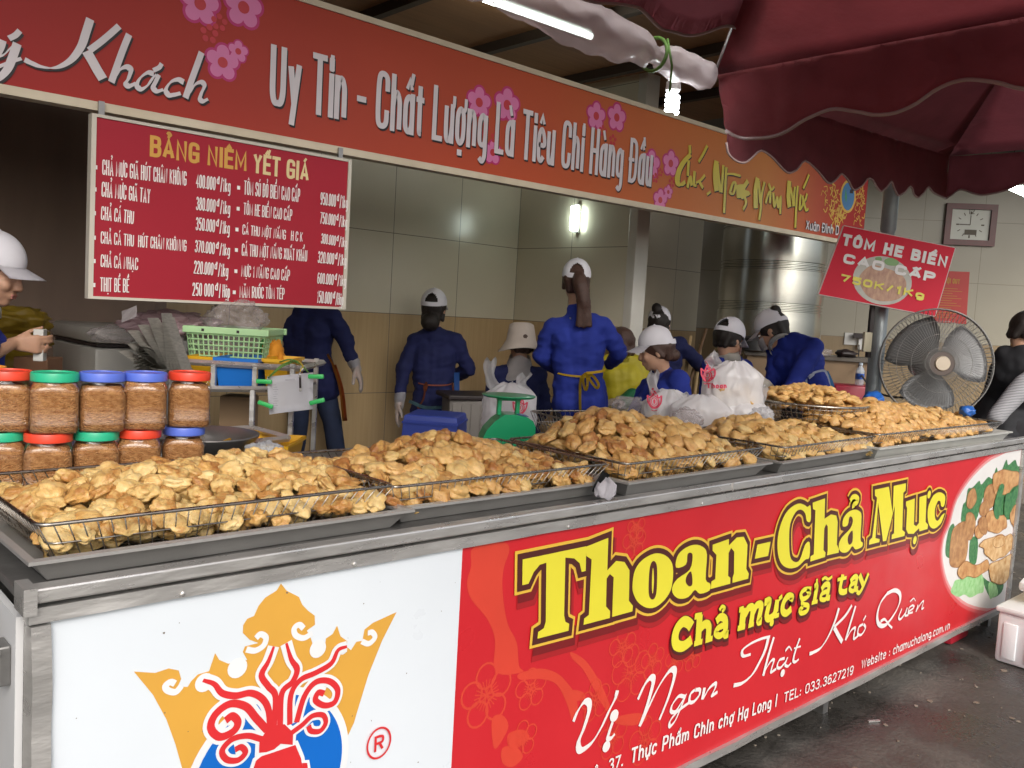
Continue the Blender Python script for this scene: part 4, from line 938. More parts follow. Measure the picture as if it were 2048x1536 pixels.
def ico(sub):
    bm = bmesh.new(); bmesh.ops.create_icosphere(bm, subdivisions=sub, radius=1)
    bm.verts.index_update()
    v = [x.co.copy() for x in bm.verts]; f = [[x.index for x in y.verts] for y in bm.faces]; bm.free(); return v, f
ICO4, ICO3, ICO5 = ico(4), ico(3), ico(5)
def cake_shape(seed, base):
    r = random.Random(seed); V_, F_ = base
    lumps = []
    for k in range(44):
        d = Vector((r.gauss(0, 1), r.gauss(0, 1), r.gauss(0, 1))).normalized(); rho = r.uniform(.22, .46); lumps.append((d, rho * r.uniform(.38, .62), rho))
    off = Vector((r.uniform(0, 50), 0, 0)); ax, ay, az = r.uniform(.85, 1.15), r.uniform(.72, .95), r.uniform(.42, .60)
    bend = r.uniform(-.25, .25); out = []
    for v in V_:
        k = .92 + .30 * noise.noise(v * 1.5 + off) + .06 * noise.noise(v * 4 + off) + .02 * noise.noise(v * 9 + off) + .022 * noise.noise(v * 22 + off)
        b1 = b2 = 0.0
        for d, a, rho in lumps:
            q = v.dot(d)
            if q > .78:
                x = 1 - (2 - 2 * q) / (rho * rho)
                if x > 0:
                    h = a * x ** .62
                    if h > b1: b1, b2 = h, b1
                    elif h > b2: b2 = h
        k += b1 + .15 * b2
        p = v * k * .82
        out.append(Vector((p.x * ax, p.y * ay, p.z * az + bend * p.x * p.x * .5)))
    return out, F_
def cake_material(name, a, b, c):
    m = bpy.data.materials.new(name); m.use_nodes = True; nt = m.node_tree; L = nt.links; bs = nt.nodes['Principled BSDF']
    tc = nt.nodes.new("ShaderNodeTexCoord"); oi = nt.nodes.new("ShaderNodeObjectInfo")
    ad = nt.nodes.new("ShaderNodeVectorMath"); ad.operation = 'ADD'
    sc = nt.nodes.new("ShaderNodeVectorMath"); sc.operation = 'SCALE'; sc.inputs['Scale'].default_value = 7.0
    cb = nt.nodes.new("ShaderNodeCombineXYZ"); L.new(oi.outputs['Random'], cb.inputs[0]); L.new(oi.outputs['Random'], cb.inputs[1])
    L.new(cb.outputs[0], sc.inputs[0]); L.new(tc.outputs['Object'], ad.inputs[0]); L.new(sc.outputs[0], ad.inputs[1])
    n1 = nt.nodes.new("ShaderNodeTexNoise"); n1.inputs['Scale'].default_value = 36; n1.inputs['Detail'].default_value = 5; n1.inputs['Roughness'].default_value = .6
    n2 = nt.nodes.new("ShaderNodeTexNoise"); n2.inputs['Scale'].default_value = 190; n2.inputs['Detail'].default_value = 3
    for n in (n1, n2): L.new(ad.outputs[0], n.inputs['Vector'])
    r = nt.nodes.new("ShaderNodeValToRGB"); e = r.color_ramp.elements
    e[0].position = .30; e[0].color = (*c, 1); e[1].position = .72; e[1].color = (*a, 1); k = e.new(.47); k.color = (*b, 1)
    mr = nt.nodes.new("ShaderNodeMapRange"); mr.inputs[3].default_value = -.19; mr.inputs[4].default_value = .13; L.new(oi.outputs['Random'], mr.inputs[0])
    sm = nt.nodes.new("ShaderNodeMath"); sm.operation = 'ADD'; L.new(n1.outputs['Fac'], sm.inputs[0]); L.new(mr.outputs[0], sm.inputs[1])
    L.new(sm.outputs[0], r.inputs[0])
    sp = nt.nodes.new("ShaderNodeMapRange"); sp.inputs[1].default_value = .66; sp.inputs[2].default_value = .74; L.new(n2.outputs['Fac'], sp.inputs[0])
    s2 = nt.nodes.new("ShaderNodeMath"); s2.operation = 'MULTIPLY'; s2.inputs[1].default_value = .35; L.new(sp.outputs[0], s2.inputs[0])
    o = _mixc(nt, s2.outputs[0], r.outputs[0], (.30, .13, .035)); L.new(o, bs.inputs['Base Color'])
    bs.inputs['Roughness'].default_value = .42; bs.inputs['Specular IOR Level'].default_value = .5
    bs.inputs['Subsurface Weight'].default_value = .12; bs.inputs['Subsurface Radius'].default_value = (.012, .006, .002); bs.inputs['Subsurface Scale'].default_value = .5
    bp = nt.nodes.new("ShaderNodeBump"); bp.inputs['Strength'].default_value = .6; bp.inputs['Distance'].default_value = .004; L.new(n2.outputs['Fac'], bp.inputs['Height']); L.new(bp.outputs[0], bs.inputs['Normal'])
    return m
MC = [cake_material('pale_fried_batter', (.72, .54, .25), (.63, .42, .155), (.42, .20, .055)),
      cake_material('golden_fried_batter', (.70, .47, .19), (.57, .325, .10), (.35, .145, .04)),
      cake_material('brown_fried_batter', (.65, .41, .16), (.51, .27, .08), (.31, .12, .032))]
CK = [[], [], []]
for mi in range(3):
    for k in range(7):
        v, f = cake_shape(100 * mi + k, ICO4)
        me = bpy.data.meshes.new('fried_squid_cake'); me.from_pydata([p * .035 for p in v], [], f); me.materials.append(MC[mi])
        me.polygons.foreach_set('use_smooth', [True] * len(f)); CK[mi].append(me)
LOW = [cake_shape(900 + k, ICO3) for k in range(6)]
HEAPS = [  # x0 x1 y0 y1 base peak material size label, profile
 (.43, 1.085, 1.61, 2.05, 1.055, .072, 0, 1.0, 'pale golden fried squid cake heaped in the leftmost basket', 'fried cakes heaped in the leftmost basket'),
 (1.15, 1.82, 1.62, 2.06, 1.050, .092, 1, 1.0, 'golden fried squid cake in the second heap, in front of the green scale', 'fried cakes heaped in the second basket'),
 (1.90, 2.56, 1.59, 2.03, 1.055, .13, 1, 1.08, 'golden fried squid cake in the tallest heap, below the woman with a ponytail', 'fried cakes heaped in the third basket'),
 (2.73, 3.40, 1.59, 2.00, 1.05, .085, 1, .98, 'golden fried squid cake in the fourth heap, in front of the round wire bowl', 'fried cakes heaped in the fourth basket'),
 (3.46, 4.68, 1.58, 2.00, 1.055, .125, 2, .98, 'browner fried squid cake in the far right heap, in front of the fan', 'fried cakes heaped in the far right basket')]
PEAKS = {0: ((.35, .5, .8), (.72, .62, .85)), 1: ((.44, .52, 1.0), (.25, .5, .5)), 2: ((.3, .55, 1.05), (.62, .5, .75)), 3: ((.25, .6, 1.0), (.62, .5, .6)), 4: ((.28, .55, 1.0), (.52, .55, .7), (.8, .5, .45))}
def hz(i, x, y):
    x0, x1, y0, y1, b, A = HEAPS[i][:6]
    u = (x - x0) / (x1 - x0); v = (y - y0) / (y1 - y0)
    e = max(0, min(u, 1 - u, .22) / .22) * .5 + .5; ev = max(0, min(v, 1 - v, .3) / .3)
    s = 0
    for cu, cv, a in PEAKS[i]: s = max(s, a * math.exp(-((u - cu) / .32) ** 2 - ((v - cv) / .42) ** 2))
    return b - .008 + .012 * ev + A * (.18 * e * ev + .82 * s) + .012 * noise.noise(Vector((x * 9, y * 9, i)))
spots = []
for i, Hp in enumerate(HEAPS):
    x0, x1, y0, y1, b, A, mi, sz = Hp[:8]
    r = random.Random(40 + i); pts = []; R_ = .0365 * sz; tries = 0
    while tries < 5000:
        tries += 1
        x, y = r.uniform(x0, x1), r.uniform(y0, y1)
        if all((x - a) ** 2 + (y - c) ** 2 > R_ * R_ for a, c in pts): pts.append((x, y))
    for x, y in pts:
        e = .01
        nx = -(hz(i, x + e, y) - hz(i, x - e, y)) / (2 * e); ny = -(hz(i, x, y + e) - hz(i, x, y - e)) / (2 * e)
        N = Vector((nx * .9 + r.gauss(0, .28), ny * .9 + r.gauss(0, .28) - .12, 1)).normalized()
        z = hz(i, x, y) + r.uniform(-.006, .012)
        spots.append((i, min(2, max(0, mi + r.choice((-1, 0, 0, 0, 0, 1)))), sz * r.uniform(.82, 1.18), Vector((x, y, z)), N, r.uniform(0, 6.28), r.randrange(7)))
# a few stray small bits among them, and the deeper layer, go into the single mass below
def nearness(s):
    d = (s[3] - EYE); back = 1.0 + max(0, (s[3].y - 1.9)) * 1.2
    return d.length * back
spots.sort(key=nearness)
def orient(N, a):
    q = N.to_track_quat('Z', 'Y').to_matrix().to_4x4(); return q @ Matrix.Rotation(a, 4, 'Z')
for s in spots[:300]:
    o = bpy.data.objects.new('fried_squid_cake', CK[s[1]][s[6]]); COL.objects.link(o)
    o.matrix_world = Matrix.Translation(s[3]) @ orient(s[4], s[5]) @ Matrix.Scale(s[2], 4)
    tag(o, HEAPS[s[0]][8], 'fried cake', HEAPS[s[0]][9])
mass = MB(); mats_idx = []
def addcake(k, M, mi):
    v, f = LOW[k % 6]; n0 = len(mass.f); mass.add([M @ (p * .037) for p in v], f); mats_idx.extend([mi] * len(f))
for s in spots[300:]: addcake(s[6], Matrix.Translation(s[3]) @ orient(s[4], s[5]) @ Matrix.Scale(s[2], 4), s[1])
for i, Hp in enumerate(HEAPS):
    x0, x1, y0, y1, b, A, mi, sz = Hp[:8]; r = random.Random(90 + i); step = .058
    nx_, ny_ = int((x1 - x0) / step), int((y1 - y0) / step)
    for a in range(nx_ + 1):
        for c in range(ny_ + 1):
            x = x0 + (x1 - x0) * a / nx_ + r.uniform(-.015, .015); y = y0 + (y1 - y0) * c / ny_ + r.uniform(-.015, .015); top = hz(i, x, y)
            edge = a in (0, nx_) or c in (0, ny_); z = top - .02; n = 0
            while z > 1.034 and n < (5 if edge else 2):
                N = Vector((r.gauss(0, .4), r.gauss(0, .4), 1)).normalized()
                sh = .05 + max(0, 1.1 - z) * .55; addcake(r.randrange(6), Matrix.Translation((min(max(x, x0 - .03 + sh), x1 + .03 - sh), min(max(y, y0 - .02 + sh), y1 + .02 - sh), z)) @ orient(N, r.uniform(0, 6.28)) @ Matrix.Scale(sz * .95, 4), mi); z -= .026; n += 1
for i, Hp in enumerate(HEAPS):
    x0, x1, y0, y1, b, A, mi, sz = Hp[:8]; r = random.Random(190 + i)
    for lay, (dy, z, ins) in enumerate(((.062, 1.036, .06), (.046, 1.055, .045), (.034, 1.074, .03))):
        n = int((x1 - x0) / .046)
        for a in range(n + 1):
            x = x0 + ins * .6 + (x1 - x0 - ins * 1.2) * a / n + r.uniform(-.01, .01)
            addcake(r.randrange(6), Matrix.Translation((x, y0 + dy + r.uniform(-.004, .006), z + r.uniform(-.006, .006))) @ orient(Vector((r.gauss(0, .45), r.gauss(-.5, .4), 1)).normalized(), r.uniform(0, 6.28)) @ Matrix.Scale(sz * r.uniform(.7, .95), 4), min(2, max(0, mi + r.choice((0, 0, 0, 1, -1)))))
# cakes in the round wire bowl and in the little basket behind the scale
BOWL = Vector((3.62, 1.98, 0)); BOWL.z = 1.18
r = random.Random(5)
for k in range(190):
    a = r.uniform(0, 6.28); rad = .225 * math.sqrt(r.random()); lay = r.choice((0, 0, 0, 1, 2))
    z = BOWL.z + .012 + .045 * max(0, 1 - (rad / .24) ** 2) + .014 * noise.noise(Vector((a, rad * 8, 2))) - lay * .03
    rad2 = rad * (1 - .16 * lay)
    addcake(r.randrange(6), Matrix.Translation((BOWL.x + math.cos(a) * rad2, BOWL.y + math.sin(a) * rad2, z)) @ orient(Vector((r.gauss(0, .3), r.gauss(0, .3), 1)).normalized(), a * 3) @ Matrix.Scale(.85, 4), 2 if r.random() < .5 else 1)
for k in range(34):
    x, y = 2.61 + r.uniform(-.15, .15), 2.36 + r.uniform(-.09, .09)
    addcake(r.randrange(6), Matrix.Translation((x, y, 1.04 + r.uniform(0, .03))) @ orient(Vector((r.gauss(0, .3), r.gauss(0, .3), 1)).normalized(), r.uniform(0, 6)) @ Matrix.Scale(.95, 4), 0)
me = mass.mesh('fried_cake_mass', Matrix.Identity(4))
for m in MC: me.materials.append(m)
me.polygons.foreach_set('material_index', mats_idx); me.polygons.foreach_set('use_smooth', [True] * len(me.polygons))
o = bpy.data.objects.new('fried_cake_mass', me); COL.objects.link(o); WMAT[o.name] = Matrix.Identity(4); struct(o, 'stuff')
o['label'] = 'mass of smaller and deeper fried squid cakes filling the baskets and the wire bowl'
# round wire bowl on its tray
bw = thing('wire_bowl', 'round wire mesh bowl heaped with fried cakes behind the fourth basket', 'bowl', (BOWL.x, BOWL.y, 1.03))
q = MB(); q.tube([BOWL + Vector((.25 * math.cos(2 * math.pi * k / 40), .25 * math.sin(2 * math.pi * k / 40), 0)) for k in range(40)], .006, 8, True); q.build('rim', M_wire, bw, True)
q = MB(); prof = [(.248, 0), (.235, -.035), (.20, -.08), (.14, -.115), (.05, -.128)]
for k in range(64):
    a = 2 * math.pi * k / 64; q.tube([BOWL + Vector((p * math.cos(a), p * math.sin(a), h)) for p, h in prof], .0014, 5)
for p, h in ((.243, -.015), (.235, -.035), (.22, -.058), (.20, -.08), (.17, -.1), (.14, -.115), (.1, -.123), (.05, -.128)):
    q.tube([BOWL + Vector((p * math.cos(2 * math.pi * k / 36), p * math.sin(2 * math.pi * k / 36), h)) for k in range(36)], .0014, 5, True)
q.build('wire_mesh', M_wire, bw, True)
q = MB(); flare(q, 3.36, 3.86, 1.99 + .06, 2.40, 1.004, 1.045, .02); solo(q, 'food_tray', M_steel_dark, 'dark steel tray under the round wire bowl', 'tray', (3.6, 2.2, 1.0), group='steel trays on the counter')

# ================================================================== plastic jars of pork-coloured floss, two rows
def clear_plastic():
    m = bpy.data.materials.new('clear_plastic'); m.use_nodes = True; nt = m.node_tree; L = nt.links
    t = nt.nodes.new("ShaderNodeBsdfTransparent"); t.inputs[0].default_value = (.97, .95, .93, 1)
    g = nt.nodes.new("ShaderNodeBsdfGlossy"); g.inputs['Roughness'].default_value = .05
    f = nt.nodes.new("ShaderNodeLayerWeight"); f.inputs[0].default_value = .25
    p = nt.nodes.new("ShaderNodeMath"); p.operation = 'MULTIPLY_ADD'; p.inputs[1].default_value = .55; p.inputs[2].default_value = .03; L.new(f.outputs['Facing'], p.inputs[0])
    x = nt.nodes.new("ShaderNodeMixShader"); L.new(p.outputs[0], x.inputs[0]); L.new(t.outputs[0], x.inputs[1]); L.new(g.outputs[0], x.inputs[2])
    L.new(x.outputs[0], nt.nodes['Material Output'].inputs['Surface']); return m
M_clear = clear_plastic()
def floss_material():
    m = mat('brown_floss', (.33, .13, .036), .9, 0, (.62, .33, .13), 1, 75, 1.0, 170, stretch=(1, 1, 1.8), detail=8)
    return m
M_floss = floss_material()
def sqring(c, s, z, M, n=32, p=5.0, rz=0.0):
    out = []
    for k in range(n):
        a = 2 * math.pi * k / n; ca, sa = math.cos(a), math.sin(a)
        r_ = (abs(ca) ** p + abs(sa) ** p) ** (-1 / p) * s
        v = Vector((r_ * ca, r_ * sa, 0)); v.rotate(Matrix.Rotation(rz, 3, 'Z')); out.append(Vector(c) + v + UP * z)
    return out
JS = .0555
def make_jar(name_label, pos, rz, lidm):
    t = thing('plastic_jar', name_label, 'jar', pos, 0, 'plastic jars of brown floss')
    q = MB(); q.rings([sqring(pos, s, z * JK, None, rz=rz, p=p) for s, z, p in ((JS * .86, .001, 5), (JS * .96, .006, 6), (JS, .014, 7), (JS * .985, .030, 7), (JS * .95, .034, 7), (JS * .95, .098, 7), (JS * .985, .102, 7), (JS, .112, 7), (JS * .96, .121, 6), (JS * .9, .126, 4), (JS * .87, .130, 2.4), (JS * .87, .146, 2.2))], True, False)
    q.build('jar_body', M_clear, t, True)
    fl_ = random.Random(int(pos[0] * 1e4 + pos[2] * 1e3)).uniform(-.012, .004)
    q = MB(); q.rings([sqring(pos, s, z * JK + (fl_ if z > .1 else 0), None, rz=rz, p=p) for s, z, p in ((JS * .84, .003, 5), (JS * .92, .008, 6), (JS * .93, .05, 6), (JS * .93, .110, 6), (JS * .86, .121, 5), (JS * .8, .134, 2.4))]); q.build('floss', M_floss, t, True)
    q = MB(); q.lathe(Vector(pos) + UP * (.133 * JK), [(JS * .90, 0), (JS * .955, .002), (JS * .965, .018), (JS * .93, .0225), (JS * .84, .0225), (JS * .82, .020)], 40)
    q.build('lid', lidm, t, 'auto')
    return t
LM = {c: mat('%s_lid_plastic' % c, v, .38, 0, sss=.05) for c, v in (('red', (.78, .06, .025)), ('green', (.02, .45, .24)), ('blue', (.10, .17, .66)), ('orange', (.80, .30, .03)))}
jb = [PZ(x, y, 1.288) for x, y in ((15, 742), (110, 746), (205, 746), (291, 746), (380, 745))]
JZ = .9995; JH = .145; JK = .928
lower = [('green', 'leftmost in the bottom row'), ('red', 'second in the bottom row'), ('green', 'in the bottom row between red lids'), ('red', 'in the bottom row under a blue lid'), ('blue', 'at the right end of the bottom row')]
upper = [('red', 'leftmost in the top row'), ('green', 'in the top row'), ('blue', 'in the top row beside the green one'), ('blue', 'top row beside the red end jar'), ('red', 'at the right end of the top row')]
for k, p in enumerate(jb):
    a = (p - EYE); rz = math.atan2(-a.x, a.y) + .06 * ((k * 7) % 3 - 1)
    s = Vector((p.x, p.y, JZ)); back = Vector((a.x, a.y, 0)).normalized() * .0
    make_jar('square jar of brown floss with %s lid, %s' % (lower[k][0], lower[k][1]), s - Vector((.012, 0, 0)), rz, LM[lower[k][0]])
    make_jar('square jar of brown floss with %s lid, %s' % (upper[k][0], upper[k][1]), s + UP * JH, rz, LM[upper[k][0]])
g = jb[0] + Vector((-.03, .115, 0)); make_jar('square jar of brown floss with orange lid behind the leftmost red lid', Vector((g.x, g.y, JZ + JH)), .5, LM['orange'])
make_jar('square jar of brown floss with red lid hidden behind the leftmost jars', Vector((g.x, g.y, JZ)), .5, LM['red'])

# ================================================================== green weighing scale
M_green = mat('green_enamel', (.008, .40, .16), .35, 0, (.007, .34, .13), .6, 8, coat=.4)
scp = PZ(1012, 889, 1.0); sc_t = thing('weighing_scale', 'green enamel weighing scale with flat round pan standing behind the second heap', 'scale', scp, -.55)
def loc2w(t): return WMAT[t.name]
def LB(t): # builder in a thing's own frame
    return MB()
def lbuild(q, name, m, t, smooth=False):
    W = WMAT[t.name]; q.v = [W @ p for p in q.v]; return q.build(name, m, t, smooth)
q = MB(); rs = []
for y in (-.06, .06):
    pass
outl = [(-.098, 0), (.098, 0), (.098, .075), (.088, .098), (.066, .112), (.02, .120), (-.02, .120), (-.055, .095), (-.085, .06), (-.098, .03)]
bm = None
q.prism([Vector((a, -.055, h)) for a, h in outl], (0, .11, 0)); lbuild(q, 'scale_body', M_green, sc_t)
q = MB()
for x in (-.035, .035): q.box((x, 0, .142), (.016, .026, .06), bev=.004)
q.box((0, 0, .172), (.09, .03, .01), bev=.003); lbuild(q, 'pan_stem', M_green, sc_t)
q = MB(); q.lathe((0, 0, .177), [(.02, 0), (.095, .004), (.102, .010), (.100, .0115), (.03, .008), (.0, .007)], 44); lbuild(q, 'pan', M_green, sc_t, 'auto')
q = MB(); q.box((.052, 0, .1165), (.045, .06, .002), Matrix.Rotation(.2, 4, 'Y')); lbuild(q, 'label_plate', mat('blue_plate', (.02, .06, .3), .3), sc_t)
q = MB()
for y in (-.03, .03): q.lathe((.0985, y, .045), [(.005, 0), (.005, .002), (.001, .0035)], 10, (1, 0, 0))
lbuild(q, 'screw', M_steel, sc_t)
q = MB(); q.box((.0985, 0, .02), (.002, .004, .02)); lbuild(q, 'slot', M_black, sc_t)
# knotted black and white cloth between the trays
kp = PZ(1208, 985, 1.0)
q = MB(); c0 = Vector((kp.x, kp.y, 1.0)); fr = -FWD
def rag(q, pts, wid, seed, th=.002):
    rows = []
    for i, p in enumerate(pts):
        p = Vector(p); t = (Vector(pts[min(i + 1, len(pts) - 1)]) - Vector(pts[max(i - 1, 0)])).normalized(); s = t.cross(fr).normalized()
        rows.append([p + s * wid[i] * (k / 6 - .5) + fr * (.008 * math.sin(k * 1.7 + i * .9 + seed) + .01 * noise.noise(Vector((k * .7, i * .8, seed)))) for k in range(7)])
    q.grid(rows, th)
rag(q, [P(1212, 945, 2.42), P(1207, 960, 2.40), P(1199, 975, 2.38), P(1193, 988, 2.37)], [.02, .03, .035, .03], 1)
kt = thing('knotted_rag', 'knotted black and white cloth hanging between the second and third trays', 'cloth', (c0.x, c0.y, 1.0))
q.build('black_cloth', mat('black_cloth', (.02, .02, .02), .9), kt, True)
q = MB(); rag(q, [P(1214, 955, 2.37), P(1216, 970, 2.36), P(1213, 983, 2.355), P(1208, 997, 2.35)], [.012, .05, .055, .03], 4); rag(q, [P(1206, 970, 2.365), P(1198, 984, 2.36), P(1192, 993, 2.36)], [.03, .028, .012], 7)
q.build('white_cloth', mat('white_cloth', (.74, .72, .76), .85), kt, True)
# ================================================================== foam box on the ground, right
M_foam = mat('white_foam', (.82, .84, .86), .75, 0, (.76, .78, .8), .5, 6, .12, 300)
fz = 0.0; fx = Vector((4.66, 1.125, 0))
ft = thing('foam_box', 'white polystyrene box with ribbed sides on the wet ground beside the counter', 'box', (fx.x, fx.y, 0), fz)
q = MB(); q.box((0, 0, .12), (.44, .52, .24), bev=.018)
for k in range(4): q.box((-.15 + k * .1, -.262, .11), (.06, .012, .17), bev=.005)
for k in range(5): q.box((-.222, -.2 + k * .1, .11), (.012, .06, .17), bev=.005)
lbuild(q, 'box_body', M_foam, ft, 'auto')
q = MB(); q.box((0, 0, .252), (.46, .54, .028), bev=.01); lbuild(q, 'box_lid', M_foam, ft, 'auto')
f2 = thing('polystyrene_block', 'white polystyrene block tilted on top of the ribbed polystyrene box', 'foam block', (fx.x + .05, fx.y, .267), fz)
q = MB(); q.box((.02, .0, .11), (.38, .44, .05), Matrix.Rotation(-.22, 4, 'Y') @ Matrix.Rotation(.08, 4, 'X'), bev=.015); q.box((0.05, .0, .04), (.30, .40, .08), bev=.012); lbuild(q, 'block', M_foam, f2, 'auto')
# red and white bits under the far end
q = MB(); p = PZ(1940, 1265, .06); q.box((p.x, p.y + .12, .06), (.22, .16, .12), bev=.02); solo(q, 'red_tub', mat('red_plastic', (.45, .02, .04), .4), 'red plastic tub on the ground under the right end of the counter', 'tub', (p.x, p.y + .12, 0), smooth='auto')
q = MB(); p = PY(1960, 1235, 1.62); rows = []
for i in range(6): rows.append([p + Vector(((k / 5 - .5) * (.1 - .012 * i), .01 * math.sin(k * 2 + i), .03 - i * .022)) for k in range(6)])
q.grid(rows, .003); solo(q, 'plastic_scrap', mat('grey_white_film', (.7, .68, .64), .4), 'grey white plastic scrap hanging below the counter edge by the polystyrene box', 'scrap', (p.x, p.y, p.z - .08), smooth=True)
# litter on the wet ground
q = MB(); r = random.Random(11)
for k in range(520):
    x, y = r.uniform(1.2, 6.5), r.uniform(.1, 2.4); s = r.choice((.004, .006, .008, .012, .018)) * r.uniform(.6, 1.2)
    n = r.randint(4, 6); a0 = r.uniform(0, 6)
    q.prism([Vector((x + s * r.uniform(.5, 1.2) * math.cos(a0 + 6.28 * j / n), y + s * r.uniform(.4, 1.1) * math.sin(a0 + 6.28 * j / n), .001)) for j in range(n)], (0, 0, r.uniform(.001, .004)))
o = q.build('ground_litter', mat('pale_litter', (.34, .30, .25), .7, 0, (.12, .09, .06), 1, 3)); struct(o, 'stuff'); o['label'] = 'tiny pale scraps scattered on the wet ground'
q = MB()
a = PZ(1640, 1340, .13); q.box((a.x, D + .12, .105), (1.3, .02, .02)); q.box(PZ(1748, 1442, .004), (.05, .009, .006), Matrix.Rotation(-.5, 4, 'Z')); 
solo(q, 'metal_rail', M_steel, 'thin steel rail below the front of the counter', 'rail', (a.x, D + .12, .1))
# dark steel side table by the left end
st = thing('side_table', 'dark steel side table behind the left end of the counter', 'table', (-.1, 2.0, 0))
q = MB(); q.box((-.1, 2.1, .93), (.8, .9, .03), bev=.004); q.build('table_top', M_steel_dark, st)
q = MB(); q.box((-.1, 2.1, .5), (.76, .86, .8)); q.build('panel', M_steel_dark, st)
for x in (-.44, .24):
    q = MB(); q.box((x, 1.72, .05), (.04, .04, .1)); q.build('leg', M_steel_dark, st)
# ================================================================== umbrellas
def fabric(name, c, tl):
    return mat(name, c, .8, 0, tuple(x * .7 for x in c), .9, 5, .22, 45, translucent=tl, sheen=.2)
M_maroon = fabric('maroon_canvas', (.36, .075, .085), .55)
M_plum = fabric('plum_canvas', (.30, .08, .10), .55)
M_trim = mat('pale_binding', (.36, .26, .25), .8)
def hang(q, top, hem, n=8, sag=.008, seed=0):
    rows = []
    for i, (a, b2) in enumerate(zip(top, hem)):
        rows.append([a + (b2 - a) * (k / n) + Vector((noise.noise(Vector((i * .35, k * .5, seed))), noise.noise(Vector((i * .35, k * .5, seed + 9))), 0)) * sag for k in range(n + 1)])
    q.grid(rows, .0025); return [r_[-1] for r_ in rows]
CA = Vector((2.555, 1.851, 2.35))
uA = thing('market_umbrella', 'maroon canvas market umbrella whose near corner hangs over the middle of the counter', 'umbrella', (1.1, .4, 0))
AX, AY = .62, -.08
apA = Vector((1.59, .885, 2.72))
# right edge (towards the photographer) with deep wavy valance
hemA = catmull([PX(x, y, CA.x) for x, y in ((1452, 262), (1478, 275), (1515, 277), (1562, 268), (1610, 240), (1660, 219), (1710, 223), (1762, 230), (1820, 214), (1880, 175), (1934, 159), (1990, 165), (2048, 178), (2110, 176), (2190, 130), (2290, 92), (2400, 112), (2560, 60))], 4)
hemA = [h for h in hemA if h.y > AY]
topA = [Vector((CA.x + .005, h.y if i else CA.y, 2.357)) for i, h in enumerate(hemA)]
q = MB(); edge = hang(q, topA, hemA, seed=1); yend = topA[-1].y; q.build('valance', M_maroon, uA, True)
q = MB(); q.tube(edge, .0055, 6); q.build('hem_binding', M_trim, uA, True)
q = MB(); rows = []
for i in range(15):
    t = i / 14; p = CA + (Vector((CA.x, AY, 2.35)) - CA) * t
    rows.append([p + (apA - p) * (k / 12) - UP * (.05 * math.sin(math.pi * k / 12) * math.sin(math.pi * t)) for k in range(13)])
q.grid(rows, .003); q.build('canopy_panel', M_maroon, uA, True)
GN = (Vector((AX, CA.y, 2.35)) - CA).cross(apA - CA).normalized()
def on_gore(px, py): r_ = ray(px, py); return EYE + r_ * ((CA - EYE).dot(GN) / r_.dot(GN))
hp_ = [on_gore(*p) for p in ((1522, 97), (1500, 76), (1484, 62), (1453, 51), (1406, 66), (1375, 70), (1345, 62), (1320, 55), (1285, 20), (1262, 11), (1225, 6), (1190, 4), (1150, -8), (1110, -22), (1060, -70), (1020, -78))]
hp_ += [Vector((hp_[-1].x + (AX - hp_[-1].x) * k / 5, CA.y - .06 - .02 * (k % 2), 2.375)) for k in range(1, 6)]
hp_ = catmull(hp_, 4); wav = hp_; q = MB(); rows = [[p + (apA - p) * (k / 12) for k in range(13)] for p in hp_]
q.grid(rows, .003); q.build('canopy_panel', M_plum, uA, True)  # plum canvas on this panel puts its shade into the colour
q = MB(); q.tube(wav, .006, 6); q.build('hem_binding', M_trim, uA, True)
q = MB()
for a, b2 in (((AX, 1.851, 2.35), (AX, AY, 2.35)), ((AX, AY, 2.35), (2.555, AY, 2.35))):
    rows = []
    for i in range(9):
        p = Vector(a) + (Vector(b2) - Vector(a)) * i / 8; rows.append([p + (apA - p) * (k / 6) for k in range(7)])
    q.grid(rows, .003)
q.build('canopy_panel', M_maroon, uA, True)
q = MB()
for c_ in (CA, Vector((AX, 1.851, 2.35)), Vector((AX, AY, 2.35)), Vector((2.555, AY, 2.35))): q.tube([c_ + UP * .012, apA + UP * .012], .006, 8)
q.build('rib', M_steel_dark, uA)
q = MB(); q.tube([(1.59, .885, 0), (1.59, .885, 2.7)], .02, 10)
q = MB(); q.tube([(AX, AY, 0), (AX, AY, 2.35)], .022, 10); q.build('pole', M_steel_dark, uA)
# second umbrella, further right
YB = 2.14
hemB = [PY(x, y, YB) for x, y in ((1453, 285), (1460, 312), (1484, 326), (1502, 318), (1523, 301), (1548, 318), (1574, 345), (1592, 340), (1611, 322), (1636, 343), (1656, 366), (1670, 362), (1684, 348), (1697, 364), (1709, 380), (1725, 370), (1740, 356), (1752, 372), (1762, 383), (1773, 375), (1783, 363), (1790, 380), (1797, 391), (1808, 385), (1820, 373), (1828, 386), (1836, 395), (1846, 386), (1857, 374), (1868, 386), (1892, 397))]
hemB = catmull(hemB, 3)
P2x = hemB[-1].x
uB = thing('market_umbrella', 'plum coloured market umbrella with scalloped edge behind the nearer maroon umbrella', 'umbrella', (4.25, .9, 0))
z1, z2 = hemB[0].z + .22, hemB[-1].z + .24
topB = [Vector((h.x, YB + .005, z1 + (z2 - z1) * (h.x - hemB[0].x) / (P2x - hemB[0].x))) for h in hemB]
apB = Vector((4.3, 1.47, 2.86))
q = MB(); eb_ = hang(q, topB, hemB, 6, .006, 3); q.build('valance', M_plum, uB, True)
q2 = MB(); q2.tube(eb_, .005, 6)
hem2 = catmull([PX(x, y, P2x) for x, y in ((1892, 397), (1908, 387), (1922, 379), (1945, 386), (1969, 390), (2010, 381), (2048, 366), (2090, 371), (2130, 372), (2190, 340), (2250, 345))], 3)
hem2 = [h for h in hem2 if h.y > .8]
